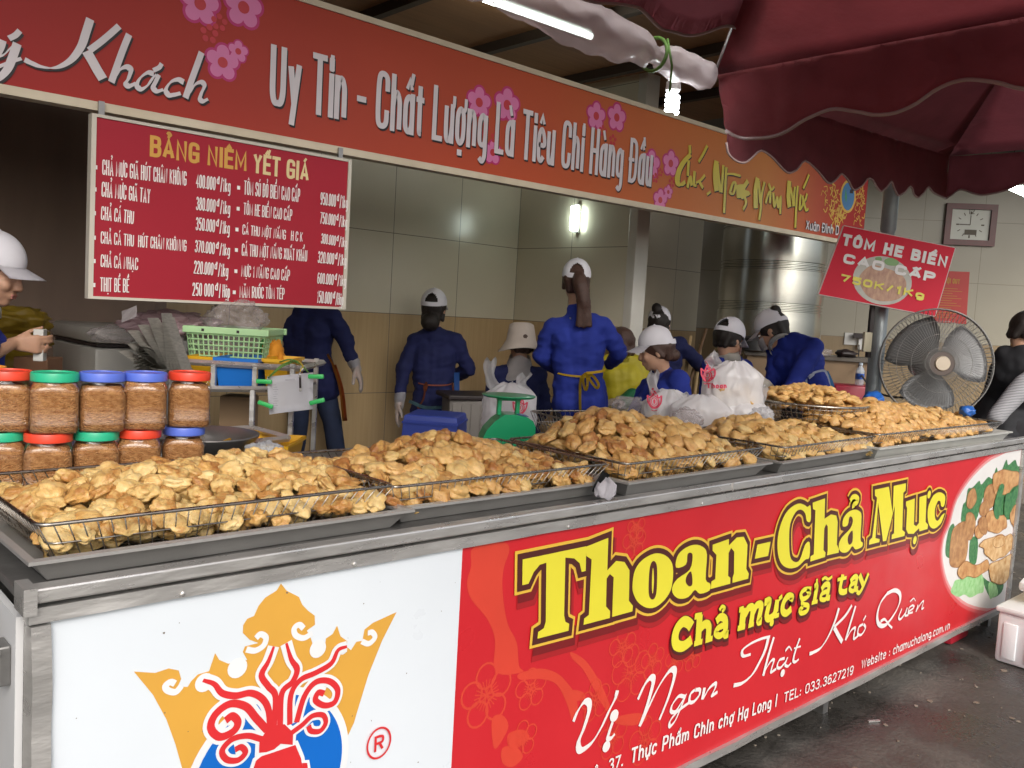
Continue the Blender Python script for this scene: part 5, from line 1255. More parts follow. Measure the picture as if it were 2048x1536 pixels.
top2 = [Vector((P2x, h.y, z2 - .02 * (i / len(hem2)))) for i, h in enumerate(hem2)]; top2[0] = topB[-1]
q = MB(); e2_ = hang(q, top2, hem2, 6, .006, 6); q.build('valance', M_plum, uB, True); q2.tube(e2_, .005, 6); q2.build('hem_binding', M_trim, uB, True)
q = MB(); rows = []
for i in range(0, len(topB), 3): rows.append([topB[i] + (apB - topB[i]) * (k / 8) for k in range(9)])
rows.append([topB[-1] + (apB - topB[-1]) * (k / 8) for k in range(9)]); q.grid(rows, .003); q.build('canopy_panel', M_plum, uB, True)
q = MB(); rows = []; far2 = Vector((P2x, .8, z2)); far1 = Vector((topB[0].x, .8, z1))
for i in range(9):
    p = topB[-1] + (far2 - topB[-1]) * i / 8; rows.append([p + (apB - p) * (k / 8) for k in range(9)])
q.grid(rows, .003); rows = []
for i in range(9):
    p = far2 + (far1 - far2) * i / 8; rows.append([p + (apB - p) * (k / 8) for k in range(9)])
q.grid(rows, .003); rows = []
for i in range(9):
    p = far1 + (topB[0] - far1) * i / 8; rows.append([p + (apB - p) * (k / 8) for k in range(9)])
q.grid(rows, .003); q.build('canopy_panel', M_plum, uB, True)
q = MB()
for c_ in (topB[0], topB[-1], far2, far1): q.tube([c_ + UP * .012, apB + UP * .012], .006, 8)
q.build('rib', M_steel_dark, uB)
q = MB(); q.tube([(P2x, .8, 0), (P2x, .8, z2)], .022, 10); q.build('pole', M_steel_dark, uB)

# rolled clear curtain tied along the umbrella's edge
def crumple(name, c1, al, rough=.18, tl=.5):
    return mat(name, c1, rough, 0, tuple(x * .9 for x in c1), .6, 9, .28, 28, alpha=al, translucent=tl, spec=.6)
M_film = crumple('milky_film', (.62, .54, .54), .72)
M_bag = crumple('white_bag_film', (.90, .89, .90), .84, .22, .4)
M_clearbag = crumple('clear_bag_film', (.62, .56, .56), .34, .1, .3)
q = MB(); rs = []
a, b2 = Vector((1.0, 1.87, 2.40)), CA + Vector((-.03, .018, .012))
for i in range(61):
    t = i / 60; c = a + (b2 - a) * t; R_ = .056 + .012 * math.sin(t * 13) - (.02 if abs(t - .815) < .02 else 0) - .012 * max(0, t - .9) * 10
    rs.append([c + Vector((noise.noise(Vector((i * .4, k, 3))) * .008, math.cos(2 * math.pi * k / 18), math.sin(2 * math.pi * k / 18))) * 1.0 * 0 + Vector((0, math.cos(2 * math.pi * k / 18) * (R_ + .02 * noise.noise(Vector((i * .3, k * 1.1, 1)))), math.sin(2 * math.pi * k / 18) * (R_ + .022 * noise.noise(Vector((i * .3, k * 1.1, 5)))) - .02)) for k in range(18)])
q.rings(rs); solo(q, 'rolled_curtain', M_film, 'rolled milky plastic curtain tied along the left edge of the maroon umbrella', 'curtain', a, smooth=True)
tiep = a + (b2 - a) * .815
q = MB(); q.tube([tiep + Vector((0, .052 * math.cos(t), .052 * math.sin(t) - .02)) for t in [2 * math.pi * k / 20 for k in range(20)]], .006, 6, True)
q.tube([tiep + Vector((0, -.05, .02)), tiep + Vector((.02, -.06, -.06)), tiep + Vector((.03, -.05, -.14))], .004, 6)
solo(q, 'green_tie', mat('green_strap', (.12, .25, .05), .6), 'green plastic strap tied round the rolled curtain above the bulb', 'strap', tiep, smooth=True)
def emis(name, c, s):
    return mat(name, c, .4, emit=c, estr=s)
M_lit = emis('lit_tube', (.86, 1.0, .94), 22.0)
M_cfl = emis('lit_cfl', (.92, .98, 1.0), 26.0)
bp_ = P(1350, 128, 2.98); bb = thing('hanging_bulb', 'lit spiral energy saving bulb hanging from the umbrella corner in a black socket', 'bulb', bp_)
q = MB(); q.tube([bp_ + UP * .06, bp_], .004, 6); q.lathe(bp_, [(.008, 0), (.019, -.006), (.020, -.05), (.016, -.056)], 18); q.build('socket', M_black, bb, True)
q = MB(); q.lathe(bp_, [(.016, -.054), (.024, -.062), (.026, -.085), (.022, -.092)], 20); q.build('bulb_base', mat('bulb_base_white', (.8, .8, .78), .4), bb, True)
q = MB(); q.tube([bp_ + Vector((.019 * math.cos(t), .019 * math.sin(t), -.098 - .0026 * t)) for t in [k * .35 for k in range(72)]], .0062, 8); q.build('spiral_tube', M_cfl, bb, True)
# tube lamps of the stall
def tube_lamp(a, b2, r, label, mount=UP, hang_z=None):
    a = Vector(a); b2 = Vector(b2); t = thing('tube_light', label, 'lamp', (a + b2) / 2, group=None)
    d = (b2 - a).normalized()
    q = MB(); q.tube([a, b2], r, 12); q.build('glass_tube', M_lit, t, True)
    q = MB(); q.tube([a - d * .03, a], r * 1.15, 12); q.tube([b2, b2 + d * .03], r * 1.15, 12); n_ = 8
    q.tube([a + mount * r * 2.4, b2 + mount * r * 2.4], r * 1.2, 8); q.build('fitting', mat('lamp_fitting', (.6, .6, .57), .4), t, True)
    if hang_z:
        q = MB()
        for p in (a, b2): q.tube([p + mount * r * 2.4, Vector((p.x, p.y, hang_z))], .004, 6)
        q.build('hanging_wire', M_black, t, True)
    return t
tl_a, tl_b = PZ(1182, 73, 3.02), PZ(965, -4, 3.02)
tube_lamp(tl_b, tl_a, .016, 'long lit fluorescent tube under the brown ceiling above the sign', hang_z=3.2)
w1, w2 = PX(1152, 412, 4.74), PX(1148, 461, 4.74)
t_ = thing('wall_light', 'small bright vertical lamp on the tiled partition below the sign', 'lamp', w2)
q = MB(); c = (w1 + w2) / 2; q.box((4.735, c.y, c.z), (.02, .075, w1.z - w2.z), bev=.006); q.build('diffuser', mat('lit_diffuser', (.85, 1, .95), .4, emit=(.85, 1, .93), estr=14), t_, 'auto')
q = MB(); q.box((4.762, c.y, c.z), (.034, .05, w1.z - w2.z + .03), bev=.004); q.build('fitting', MATS['lamp_fitting'], t_)
ra2, rb2 = P(2022, 374, 6.0), P(2140, 425, 5.7)
tube_lamp(ra2, rb2, .022, 'bright fluorescent tube at the right under the plum umbrella edge', hang_z=3.34)

# ================================================================== post, tilted price sign, switch gear
pt, pbm = P(1786, 330, 5.0), P(1757, 690, 5.0)
postxy = (pt + pbm) / 2
po = thing('steel_post', 'grey steel post left of the fan carrying the tilted red price sign', 'post', (postxy.x, postxy.y, 0))
q = MB(); q.lathe((postxy.x, postxy.y, 0), [(.10, 0), (.10, .012), (.043, .014), (.043, 1.7), (.037, 1.71), (.037, 2.08), (.043, 2.09), (.043, 3.3)], 24); q.build('tube', mat('grey_post_paint', (.30, .34, .35), .4, .3, (.20, .22, .22), .8, 9, rvar=.1), po, 'auto')
q = MB(); c = P(1741, 655, 4.95); q.box(c, (.02, .03, .34), Matrix.Rotation(-.7, 4, 'Z')); q.build('cable_duct', M_black, po)
q = MB(); c = P(1734, 684, 4.93); q.box(c, (.045, .03, .11), Matrix.Rotation(-.7, 4, 'Z'), bev=.004); q.build('socket_strip', mat('aged_plastic', (.62, .58, .42), .5), po)
d_ = 4.86; A_, B_, C_, D_ = [P(x, y, d_) for x, y in ((1688, 452), (1910, 496), (1870, 632), (1638, 588))]
TS = Surf((A_ + C_) / 2, B_ - A_, A_ - D_)
ts = thing('price_sign', 'tilted red shrimp price sign reading 750K/1Kg fixed to the steel post', 'sign', (A_ + C_) / 2)
nb = -TS.n * .012
q = MB(); q.prism([A_, B_, C_, D_], nb); q.build('board', mat('bright_red_print', (.70, .018, .05), .55, 0, (.64, .016, .045), .6, 3, spec=.25), ts)
q = MB()
for a, b2 in ((A_, B_), (B_, C_), (C_, D_), (D_, A_)): q.tube([a + nb * .5, b2 + nb * .5], .0062, 6)
q.build('edge', mat('pale_edge', (.74, .62, .6), .5), ts)
ZS = (3.841, (1620, 440))
k1, k2, k3, k4 = Ink(TS, .001), Ink(TS, .002), Ink(TS, .003), Ink(TS, .0045)
cc = onS(TS, [(555, 465), (780, 500), (575, 280)], *ZS); k1.disc(cc[0], (cc[1] - cc[0]).length, (cc[2] - cc[0]).length, 32); k1.build('plate_print', mat('plate_print', (.42, .42, .38), .4, 0, (.52, .52, .46), 1, 20), ts)
for s_ in ("380,430 470,350 580,370 700,420 740,500 690,600 560,625 450,590 390,510",): k2.poly([(p.x, p.y) for p in catmull([(a.x, a.y, 0) for a in onS(TS, s_, *ZS)], 4, True)])
k2.build('shrimp_print', mat('shrimp_print', (.36, .16, .10), .4, 0, (.56, .34, .20), 1, 26, stretch=(1, 3, 1)), ts)
for s_ in ("570,310 620,290 680,320 660,350 590,345", "500,290 540,285 550,310 510,315"): k3.poly([(p.x, p.y) for p in catmull([(a.x, a.y, 0) for a in onS(TS, s_, *ZS)], 4, True)])
k3.build('leaf_print', mat('leaf_print', (.16, .36, .10), .4), ts)
def tl_(ink, s, a, b2, t, wt=.2):
    A, B, T = onS(TS, [a, b2, t], *ZS); e = (B - A).normalized(); text(ink, s, A, B, (T - A).dot(Vector((-e.y, e.x))), wt, .15)
tl_(k4, 'TÔM HE BIỂN', (238, 192), (1042, 368), (255, 103), .265); tl_(k4, 'CAO CẤP', (248, 330), (950, 480), (266, 256), .29); k4.build('lettering', mat('white_letter', (.84, .84, .84), .4), ts)
k5 = Ink(TS, .006); tl_(k5, '750K/1Kg', (228, 474), (868, 612), (246, 415), .27); k5.build('lettering', M_yellow, ts)
WN = Vector((-dr.y, dr.x, 0)); WN = WN if WN.dot(FWD) < 0 else -WN
WS = Surf(ra + WN * .004, dr, UP); WS.n = WN
def on_wall(px, py, h=0): p = WS.uv(px, py); return WS.p3(p.x, p.y, h)
# wall clock
ca = [on_wall(*p) for p in ((1892, 407), (1994, 410), (1986, 493), (1884, 490))]; cen = sum(ca, Vector()) / 4
uvs = [WS.uv(*p) for p in ((1892, 407), (1994, 410), (1986, 493), (1884, 490))]
cu = sum(uvs, Vector((0, 0))) / 4; hw, hh = ((uvs[1] - uvs[0]).length + (uvs[2] - uvs[3]).length) / 4, ((uvs[3] - uvs[0]).length + (uvs[2] - uvs[1]).length) / 4
ck = thing('wall_clock', 'square wall clock with dark red wooden frame showing nine on the tiled wall', 'clock', cen)
def wbox(q, u, v, w, h, d0, d1): q.prism([WS.p3(u + a * w / 2, v + b_ * h / 2, d0) for a, b_ in ((-1, -1), (1, -1), (1, 1), (-1, 1))], WN * (d1 - d0))
q = MB(); fw = .055
wbox(q, cu.x, cu.y + hh - fw / 2, hw * 2, fw, 0, .045); wbox(q, cu.x, cu.y - hh + fw / 2, hw * 2, fw, 0, .045); wbox(q, cu.x - hw + fw / 2, cu.y, fw, hh * 2 - 2 * fw, 0, .045); wbox(q, cu.x + hw - fw / 2, cu.y, fw, hh * 2 - 2 * fw, 0, .045)
q.build('frame', mat('mahogany', (.14, .02, .025), .3, 0, (.08, .012, .014), .8, 12), ck)
q = MB(); wbox(q, cu.x, cu.y, (hw - fw) * 2 - .002, (hh - fw) * 2 - .002, .003, .02); q.build('face', mat('clock_face', (.66, .68, .62), .25), ck)
kk = Ink(Surf(WS.o, WS.ex, WS.ey), .0225)
for h in range(12):
    a = math.pi / 6 * h; dv = Vector((math.sin(a), math.cos(a))); kk.ribbon([cu + dv * hh * .50, cu + dv * hh * .64], .008 if h % 3 else .014)
kk.ribbon([cu, cu + Vector((0, hh * .45))], .007); kk.ribbon([cu, cu + Vector((-hw * .42, 0))], .01)
wbox(kk.mb, cu.x + .01, cu.y - hh * .36, .11, .05, .021, .024)
text(kk, '12', (cu.x - .03, cu.y + hh * .52), (cu.x + .03, cu.y + hh * .52), .05, .14)
kk.build('dial_marks', mat('clock_marks', (.12, .10, .07), .5), ck)
# red notice
uvn = [WS.uv(*p) for p in ((1866, 541), (1939, 544), (1932, 648), (1858, 643))]
nt_ = thing('wall_notice', 'red notice sheet with yellow heading on the tiled wall behind the tilted sign', 'notice', WS.p3(uvn[3].x, uvn[3].y, 0))
q = MB(); q.prism([WS.p3(p.x, p.y, .002) for p in uvn], WN * .004); q.build('sheet', mat('notice_red', (.5, .03, .025), .45), nt_)
kk = Ink(Surf(WS.o, WS.ex, WS.ey), .008); w_ = uvn[1].x - uvn[0].x
A = Vector((uvn[0].x + w_ * .34, uvn[0].y - .12)); text(kk, 'NỘI QUY', A, A + Vector((w_ * .42, 0)), .05, .2)
for i in range(13): 
    yv = uvn[0].y - .17 - i * .024; kk.ribbon([(uvn[0].x + w_ * .15, yv), (uvn[0].x + w_ * (.72 + .15 * math.sin(i * 2.1)), yv)], .0045)
kk.build('heading', mat('notice_yellow', (.55, .28, .03), .5), nt_)
# switch plate, plug and cable
sw = thing('switch_plate', 'white electrical switch plate on the tiled wall left of the steel post', 'switch', on_wall(1708, 690))
q = MB(); c = WS.uv(1708, 678); wbox(q, c.x, c.y, .19, .12, .001, .018); q.build('plate', mat('white_plate', (.72, .72, .70), .4), sw)
q = MB(); c = WS.uv(1721, 686); wbox(q, c.x, c.y, .065, .13, .018, .06); q.build('adapter', MATS['white_plate'], sw)
q = MB(); c = WS.uv(1713, 671); wbox(q, c.x, c.y, .09, .05, .06, .11); q.build('plug', M_black, sw)
cb_ = catmull([on_wall(1716, 690, .05), P(1718, 735, 6.8), P(1738, 770, 5.6), P(1775, 792, 5.0), P(1860, 796, 4.85), P(1880, 790, 4.86)], 6)
q = MB(); q.tube(cb_, .006, 6); solo(q, 'power_cable', M_black, 'black power cable drooping from the wall plug to the fan', 'cable', cb_[0], smooth=True)

# ================================================================== big pedestal fan
fc = P(1872, 727, 4.72); R0 = .293
fz_ = math.atan2(RIGHT.y, RIGHT.x) - .12
fn = thing('pedestal_fan', 'large pedestal fan with round wire guard and metal blades behind the far right heap', 'fan', (fc.x, fc.y, 0), fz_)
Wf = Matrix.Translation(fc) @ Matrix.Rotation(fz_, 4, 'Z') @ Matrix.Rotation(-.05, 4, 'X')
def fb_(q, name, m, smooth=True): q.v = [Wf @ p for p in q.v]; return q.build(name, m, fn, smooth)
M_guard = mat('guard_wire', (.24, .235, .225), .4, .6)
def dome(r, side): return side * (.012 + .085 * (1 - (r / R0) ** 2) ** .5)
for side, nm in ((-1, 'front_guard'), (1, 'rear_guard')):
    q = MB(); n = 96 if side < 0 else 72
    for k in range(n):
        a = 2 * math.pi * k / n; q.tube([(r * math.cos(a + .12 * (1 - r / R0)), dome(r, side), r * math.sin(a + .12 * (1 - r / R0))) for r in (.062, .12, .18, .24, .275, .292)], .0013, 4, cap=False)
    for r in (.085, .155, .225): q.tube([(r * math.cos(2 * math.pi * k / 48), dome(r, side) - side * .002, r * math.sin(2 * math.pi * k / 48)) for k in range(48)], .0016, 5, True)
    q.tube([(R0 * math.cos(2 * math.pi * k / 64), side * .008, R0 * math.sin(2 * math.pi * k / 64)) for k in range(64)], .0045, 6, True)
    fb_(q, nm, M_guard)
M_blade = mat('fan_blade_metal', (.30, .305, .31), .42, .5, (.22, .225, .23), .6, 5)
for b3 in range(3):
    q = MB(); rows = []
    for i in range(9):
        r = .055 + .20 * i / 8; hwid = .5 + .25 * math.sin(math.pi * i / 8) ; rows.append([])
        for k in range(9):
            a = b3 * 2.0944 + .35 + (k / 8 - .5) * (1.35 + .35 * math.sin(math.pi * (i + 1) / 9)); rows[-1].append(Vector((r * math.cos(a), (k / 8 - .5) * .075, r * math.sin(a))))
    q.grid(rows, .002); fb_(q, 'blade', M_blade)
q = MB(); q.lathe((0, -.10, 0), [(.001, -.004), (.036, -.003), (.040, .004), (.040, .012)], 28, (0, 1, 0)); fb_(q, 'badge', mat('tan_cap', (.55, .47, .36), .4), 'auto')
q = MB(); q.lathe((0, -.093, 0), [(.066, 0), (.068, .006), (.05, .03), (.05, .13)], 28, (0, 1, 0)); fb_(q, 'hub', mat('brown_hub', (.07, .045, .035), .4), 'auto')
q = MB(); q.lathe((0, .06, 0), [(.06, 0), (.085, .02), (.085, .14), (.06, .18)], 24, (0, 1, 0)); fb_(q, 'motor', M_black, 'auto')
q = MB(); q.lathe((0, 0, 0), [(.24, .0), (.24, .02), (.05, .045), (.024, .06), (.024, fc.z - .06)], 28); q.v = [Matrix.Translation((fc.x, fc.y, 0)) @ Matrix.Translation(FWD * .14) @ p for p in q.v]; q.build('stand', M_black, fn, 'auto')
# blue cloth scraps by its foot
for (px, py, w, lab) in ((1747, 800, .05, 'crumpled blue plastic wrap left of the fan behind the far right heap'), (1935, 822, .035, 'small crumpled blue plastic wrap under the right side of the fan')):
    v, f = ICO3; c = P(px, py, 4.35); q = MB(); q.add([c + Vector((p.x * w, p.y * w, p.z * w * .8)) * (1 + .5 * noise.noise(p * 2.2 + Vector((px, 0, 0)))) for p in v], f)
    solo(q, 'plastic_wrap', mat('blue_wrap', (.02, .12, .45), .3), lab, 'wrap', c - UP * w, smooth=True)

# ================================================================== steel water tank, benches, things at the back
tc_ = P(1540, 600, 8.0); TR = .46
tk = thing('water_tank', 'large ribbed stainless steel water tank at the back under the sign', 'tank', (tc_.x, tc_.y, 1.2))
prof = [(TR - .06, 1.2), (TR, 1.25)]; zt = 1.25
for band in range(4):
    zt0 = 1.25 + band * .36; prof += [(TR, zt0 + .01)]
    for g in range(3): prof += [(TR, zt0 + .03 + g * .028), (TR - .012, zt0 + .036 + g * .028), (TR - .012, zt0 + .044 + g * .028), (TR, zt0 + .05 + g * .028)]
    prof += [(TR + .004, zt0 + .2), (TR, zt0 + .33)]
prof += [(TR, 2.72), (TR * .5, 2.85), (.1, 2.88)]
q = MB(); q.lathe((tc_.x, tc_.y, 0), prof, 64); q.build('tank_shell', mat('polished_steel', (.55, .56, .52), .24, 1.0, (.52, .52, .48), .6, 3, .03, 12), tk, 'auto')
q = MB(); q.lathe((tc_.x, tc_.y, 0), [(.3, 1.19), (.3, 1.21)], 24)
for k in range(4): q.box((tc_.x + .3 * math.cos(k * 1.57 + .6), tc_.y + .3 * math.sin(k * 1.57 + .6), .67), (.05, .05, 1.04))
q.build('stand', M_steel_dark, tk)
bn = thing('work_bench', 'brown fronted work bench with dark top along the back wall, under the tank', 'bench', P(1640, 900, 7.0))
ba, bb2 = P(1490, 706, 7.1), P(1772, 716, 6.9); ax_ = (bb2 - ba); ax_.z = 0; L_ = ax_.length; ax_.normalize(); nb_ = Vector((-ax_.y, ax_.x, 0)); nb_ = nb_ if nb_.dot(FWD) > 0 else -nb_
zt_ = (ba.z + bb2.z) / 2
def bench_box(q, s0, s1, y0, y1, z0, z1):
    a = ba + ax_ * s0 + nb_ * y0; q.prism([Vector((a.x, a.y, z0)), Vector((a.x, a.y, z0)) + ax_ * (s1 - s0), Vector((a.x, a.y, z0)) + ax_ * (s1 - s0) + nb_ * (y1 - y0), Vector((a.x, a.y, z0)) + nb_ * (y1 - y0)], (0, 0, z1 - z0))
q = MB(); bench_box(q, 0, L_, 0, .5, zt_ - .03, zt_); q.build('top', mat('dark_bench_top', (.10, .085, .07), .4), bn)
q = MB(); bench_box(q, .02, L_ - .02, .03, .47, .15, zt_ - .032); q.build('front', mat('brown_bench_front', (.24, .16, .09), .55, 0, (.17, .11, .06), .8, 5), bn)
q = MB(); c = P(1509, 690, 7.15); q.lathe((c.x, c.y, zt_), [(.10, 0), (.115, .01), (.115, .10), (.12, .104), (.1, .12), (.02, .13)], 24); solo(q, 'cooking_pot', mat('black_pot', (.03, .03, .03), .35), 'black cooking pot on the left end of the work bench', 'pot', (c.x, c.y, zt_), smooth='auto')
v, f = ICO3
for (px, w, m, lab, nm) in ((1640, .06, M_clearbag, 'crumpled clear plastic on the work bench behind the bending worker', 'crumpled_plastic'), (1692, .055, M_black, 'black rag lying on the right part of the work bench', 'black_rag')):
    c = P(px, 700, 7.0); q = MB(); q.add([Vector((c.x, c.y, zt_ + w * .5)) + Vector((p.x * w * 1.7, p.y * w * 1.4, p.z * w * .6)) * (1 + .5 * noise.noise(p * 2.4 + Vector((px, 0, 0)))) for p in v], f)
    solo(q, nm, m, lab, 'plastic' if 'crumpled' in nm else 'rag', (c.x, c.y, zt_), smooth=True)
q = MB(); c = P(1702, 800, 6.3); zr = P(1702, 769, 6.3).z; q.box((c.x, c.y, (zr + .15) / 2), (.30, .26, zr - .15), Matrix.Rotation(fz_, 4, 'Z'), bev=.015); solo(q, 'red_crate', mat('dark_red_plastic', (.38, .015, .04), .35), 'tall dark red plastic crate under the water bottle left of the steel post', 'crate', (c.x, c.y, .15), smooth='auto')
c = P(1719, 760, 6.25); bt = thing('water_bottle', 'clear water bottle with blue label standing on the dark red crate', 'bottle', (c.x, c.y, zr))
q = MB(); q.lathe((c.x, c.y, zr + .001), [(.026, 0), (.03, .005), (.03, .10), (.022, .12), (.012, .135), (.012, .145)], 18); q.build('bottle_body', mat('bottle_plastic', (.7, .78, .85), .1, alpha=.5), bt, True)
q = MB(); q.lathe((c.x, c.y, zr + .045), [(.0306, 0), (.0306, .04)], 18); q.build('bottle_label', mat('bottle_blue', (.03, .1, .45), .4), bt)
q = MB(); q.lathe((c.x, c.y, zr + .146), [(.014, 0), (.014, .014), (.01, .016)], 14); q.build('bottle_cap', mat('bottle_cap', (.6, .7, .8), .4), bt)
for a, b2, lab in (((1381, 672), (1364, 800), 'pale wooden broom handle leaning behind the white capped woman'), ((1412, 658), (1372, 790), 'dark wooden pole leaning left of the water tank'), ((1401, 690), (1388, 800), 'thin wooden stick leaning between the two poles')):
    A, B = P(*a, 7.0), P(*b2, 6.8); B = A + (B - A) * ((A.z - .16) / (A.z - B.z)); q = MB(); q.tube([A, B], .014, 8)
    solo(q, 'wooden_pole', mat('pole_wood_dark' if 'dark' in lab else 'pole_wood', (.14, .08, .04) if 'dark' in lab else (.46, .32, .16), .6), lab, 'pole', B, smooth=True)
# stools, bin and box in the middle
c = P(871, 850, 5.1); zs = P(871, 826, 5.1).z
bs = thing('plastic_stool', 'blue plastic stool with flared legs behind the second heap', 'stool', (c.x, c.y, .15), fz_)
q = MB(); hs = zs - .15
rs = [[Vector((a * w, b_ * w, h)) for a, b_ in ((-1, -1), (1, -1), (1, 1), (-1, 1))] for w, h in ((.19, .0), (.155, hs - .03), (.15, hs - .006), (.14, hs))]
q.rings(rs); lbuild(q, 'seat_shell', mat('blue_stool_plastic', (.035, .06, .32), .35), bs)
q = MB(); q.box((0, 0, hs - .045), (.325, .325, .012)); lbuild(q, 'seat_rim', MATS['blue_stool_plastic'], bs)
c = P(935, 840, 5.7); zs = P(935, 795, 5.7).z
q = MB(); q.box((c.x, c.y, (zs + .15) / 2), (.3, .3, zs - .15), Matrix.Rotation(-.5, 4, 'Z'), bev=.01)
for k in range(5): q.box(Vector((c.x, c.y, (zs + .15) / 2)) + Matrix.Rotation(-.5, 3, 'Z') @ Vector((-.12 + k * .06, -.152, 0)), (.02, .012, zs - .2), Matrix.Rotation(-.5, 4, 'Z'))
solo(q, 'metal_bin', mat('grey_bin', (.24, .22, .2), .5, .3), 'grey ribbed metal bin between the small woman and the seated woman', 'bin', (c.x, c.y, .15))
q = MB(); c2 = P(938, 780, 5.75); q.box((c.x, c.y, zs + .015), (.36, .34, .03), Matrix.Rotation(-.4, 4, 'Z'), bev=.008); solo(q, 'dark_tray', M_black, 'black tray on top of the grey ribbed bin', 'tray', (c.x, c.y, zs))
# ================================================================== dark cupboard, freezer and the left side
q = MB(); q.box((.1, 4.98, 1.45), (3.4, .46, 2.6)); cpb = thing('wooden_cupboard', 'dark brown wooden cupboard against the back wall at the left', 'cupboard', (.1, 4.98, .15))
q.build('carcass', mat('dark_wood', (.22, .15, .11), .5, 0, (.14, .095, .07), .8, 4, stretch=(1, 1, .2)), cpb)
for x in (-1.1, -.25, .6, 1.38):
    q = MB(); q.box((x - .02, 4.742, 1.45), (.76, .02, 2.4), bev=.006); q.build('door', MATS['dark_wood'], cpb)
fcn = P(190, 692, 3.85)
fr_ = thing('chest_freezer', 'grey white chest freezer with rounded lid behind the fanned papers', 'freezer', (fcn.x + .26, fcn.y + .33, .15))
q = MB(); q.box((fcn.x + .26, fcn.y + .33, (.15 + fcn.z) / 2 - .005), (.52, .66, fcn.z - .16), bev=.015); M_frz = mat('freezer_white', (.42, .41, .38), .4, 0, (.32, .31, .28), .8, 5)
q.build('cabinet', M_frz, fr_, 'auto')
q = MB(); q.box((fcn.x + .26, fcn.y + .33, fcn.z + .045), (.54, .68, .075), bev=.028); q.build('lid', M_frz, fr_, 'auto')
q = MB(); q.box((fcn.x + .26, fcn.y - .012, fcn.z - .0), (.2, .03, .03), bev=.006); q.build('handle', mat('freezer_handle', (.5, .5, .47), .4), fr_)
q = MB(); q.box((fcn.x + .26, fcn.y + .33, fcn.z + .001), (.50, .64, .012)); q.build('seal', M_black, fr_)
def crumpled(name, m, label, cat, c, size, seed, amp=.35, freq=1.8, base=ICO5, flat=None, group=None, ears=False):
    v, f = base; c = Vector(c); out = []
    for p in v:
        k = 1 + amp * (abs(noise.noise(p * freq + Vector((seed, 0, 0)))) - .2) + amp * .5 * (abs(noise.noise(p * freq * 2.6 + Vector((0, seed, 0)))) - .15) + amp * .22 * noise.noise(p * freq * 6 + Vector((0, 0, seed)))
        w = Vector((p.x * size[0], p.y * size[1], p.z * size[2])) * k
        w = RIGHT * w.x + FWD * w.y + UP * w.z
        if flat is not None and w.z < flat: w.z = flat + (w.z - flat) * .1
        out.append(c + w)
    q = MB(); q.add(out, f)
    return solo(q, name, m, label, cat, c - UP * size[2], smooth=True, group=group)
for (px, py, d_, sx, sz_, m, lab) in ((30, 640, 3.75, .13, .06, 'a', 'yellow plastic bag stacked highest behind the woman at the left edge'), (20, 680, 3.8, .16, .08, 'a', 'wide yellow plastic bag behind the arm of the woman at the left edge'), (25, 735, 3.7, .13, .09, 'a', 'lowest yellow plastic bag below the white carton at the left')):
    crumpled('yellow_bag', mat('yellow_film', (.40, .27, .03), .4, 0, (.28, .18, .02), .8, 8, translucent=.25), lab, 'bag', P(px, py, d_), (sx, .12, sz_), px + py, .4, base=ICO4, group='yellow bags at the left')
c = P(80, 690, 3.3); q = MB(); q.box(c, (.035, .05, .12), Matrix.Rotation(-.5, 4, 'Z'), bev=.003); solo(q, 'white_carton', mat('white_card', (.55, .55, .52), .6), 'small white carton held by the woman at the left edge', 'carton', c)
c = P(77, 728, 3.6); q = MB(); q.box((c.x, c.y, c.z - .2), (.14, .12, .46), Matrix.Rotation(-.75, 4, 'Z'), bev=.004); solo(q, 'cardboard_box', mat('brown_card', (.22, .11, .06), .7), 'brown cardboard box behind the green lidded jar at the left', 'box', (c.x, c.y, c.z - .43))
# ================================================================== steel rack with crates, papers and bags
rk = thing('steel_rack', 'square tube steel rack behind the jars holding crates and bags', 'rack', P(500, 880, 3.2))
def bar(q, a, b2, r=.0095): q.tube([a, b2], r * 1.2, 4)
dk = 3.2
q = MB(); floorz = lambda p: Vector((p.x, p.y, .15))
back = FWD * .38
tA, tB = P(345, 722, dk), P(602, 728, dk); pR = P(586, 728, dk); pM = P(511, 728, dk); pL = P(428, 728, dk); tB.z = tA.z
for s in (Vector(), back):
    bar(q, tA + s, tB + s); bar(q, P(345, 777, dk) + s, P(586, 779, dk) + s)
bar(q, tB, tB + back); bar(q, tA, tA + back)
for p in (tA, pR): 
    for s in (Vector(), back): bar(q, p + s, floorz(p + s))
for p, yb_ in ((pM, 778), (pL, 778)): bar(q, p, P(1024 + (p - EYE).dot(RIGHT) * 0, 0, 1) if False else Vector((p.x, p.y, p.z - .098)))
bar(q, P(506, 778, dk), P(503, 872, dk)); bar(q, P(415, 862, dk), P(503, 856, dk)); bar(q, P(503, 856, dk), P(578, 876, dk - .1)); bar(q, P(452, 889, dk - .1), P(578, 877, dk - .1)); bar(q, P(538, 865, dk), P(536, 890, dk))
q.build('frame', M_steel, rk)
q = MB(); a = P(345, 780, dk); q.prism([a, P(586, 781, dk), P(586, 781, dk) + back, a + back], (0, 0, -.006)); q.build('shelf', M_steel_dark, rk)
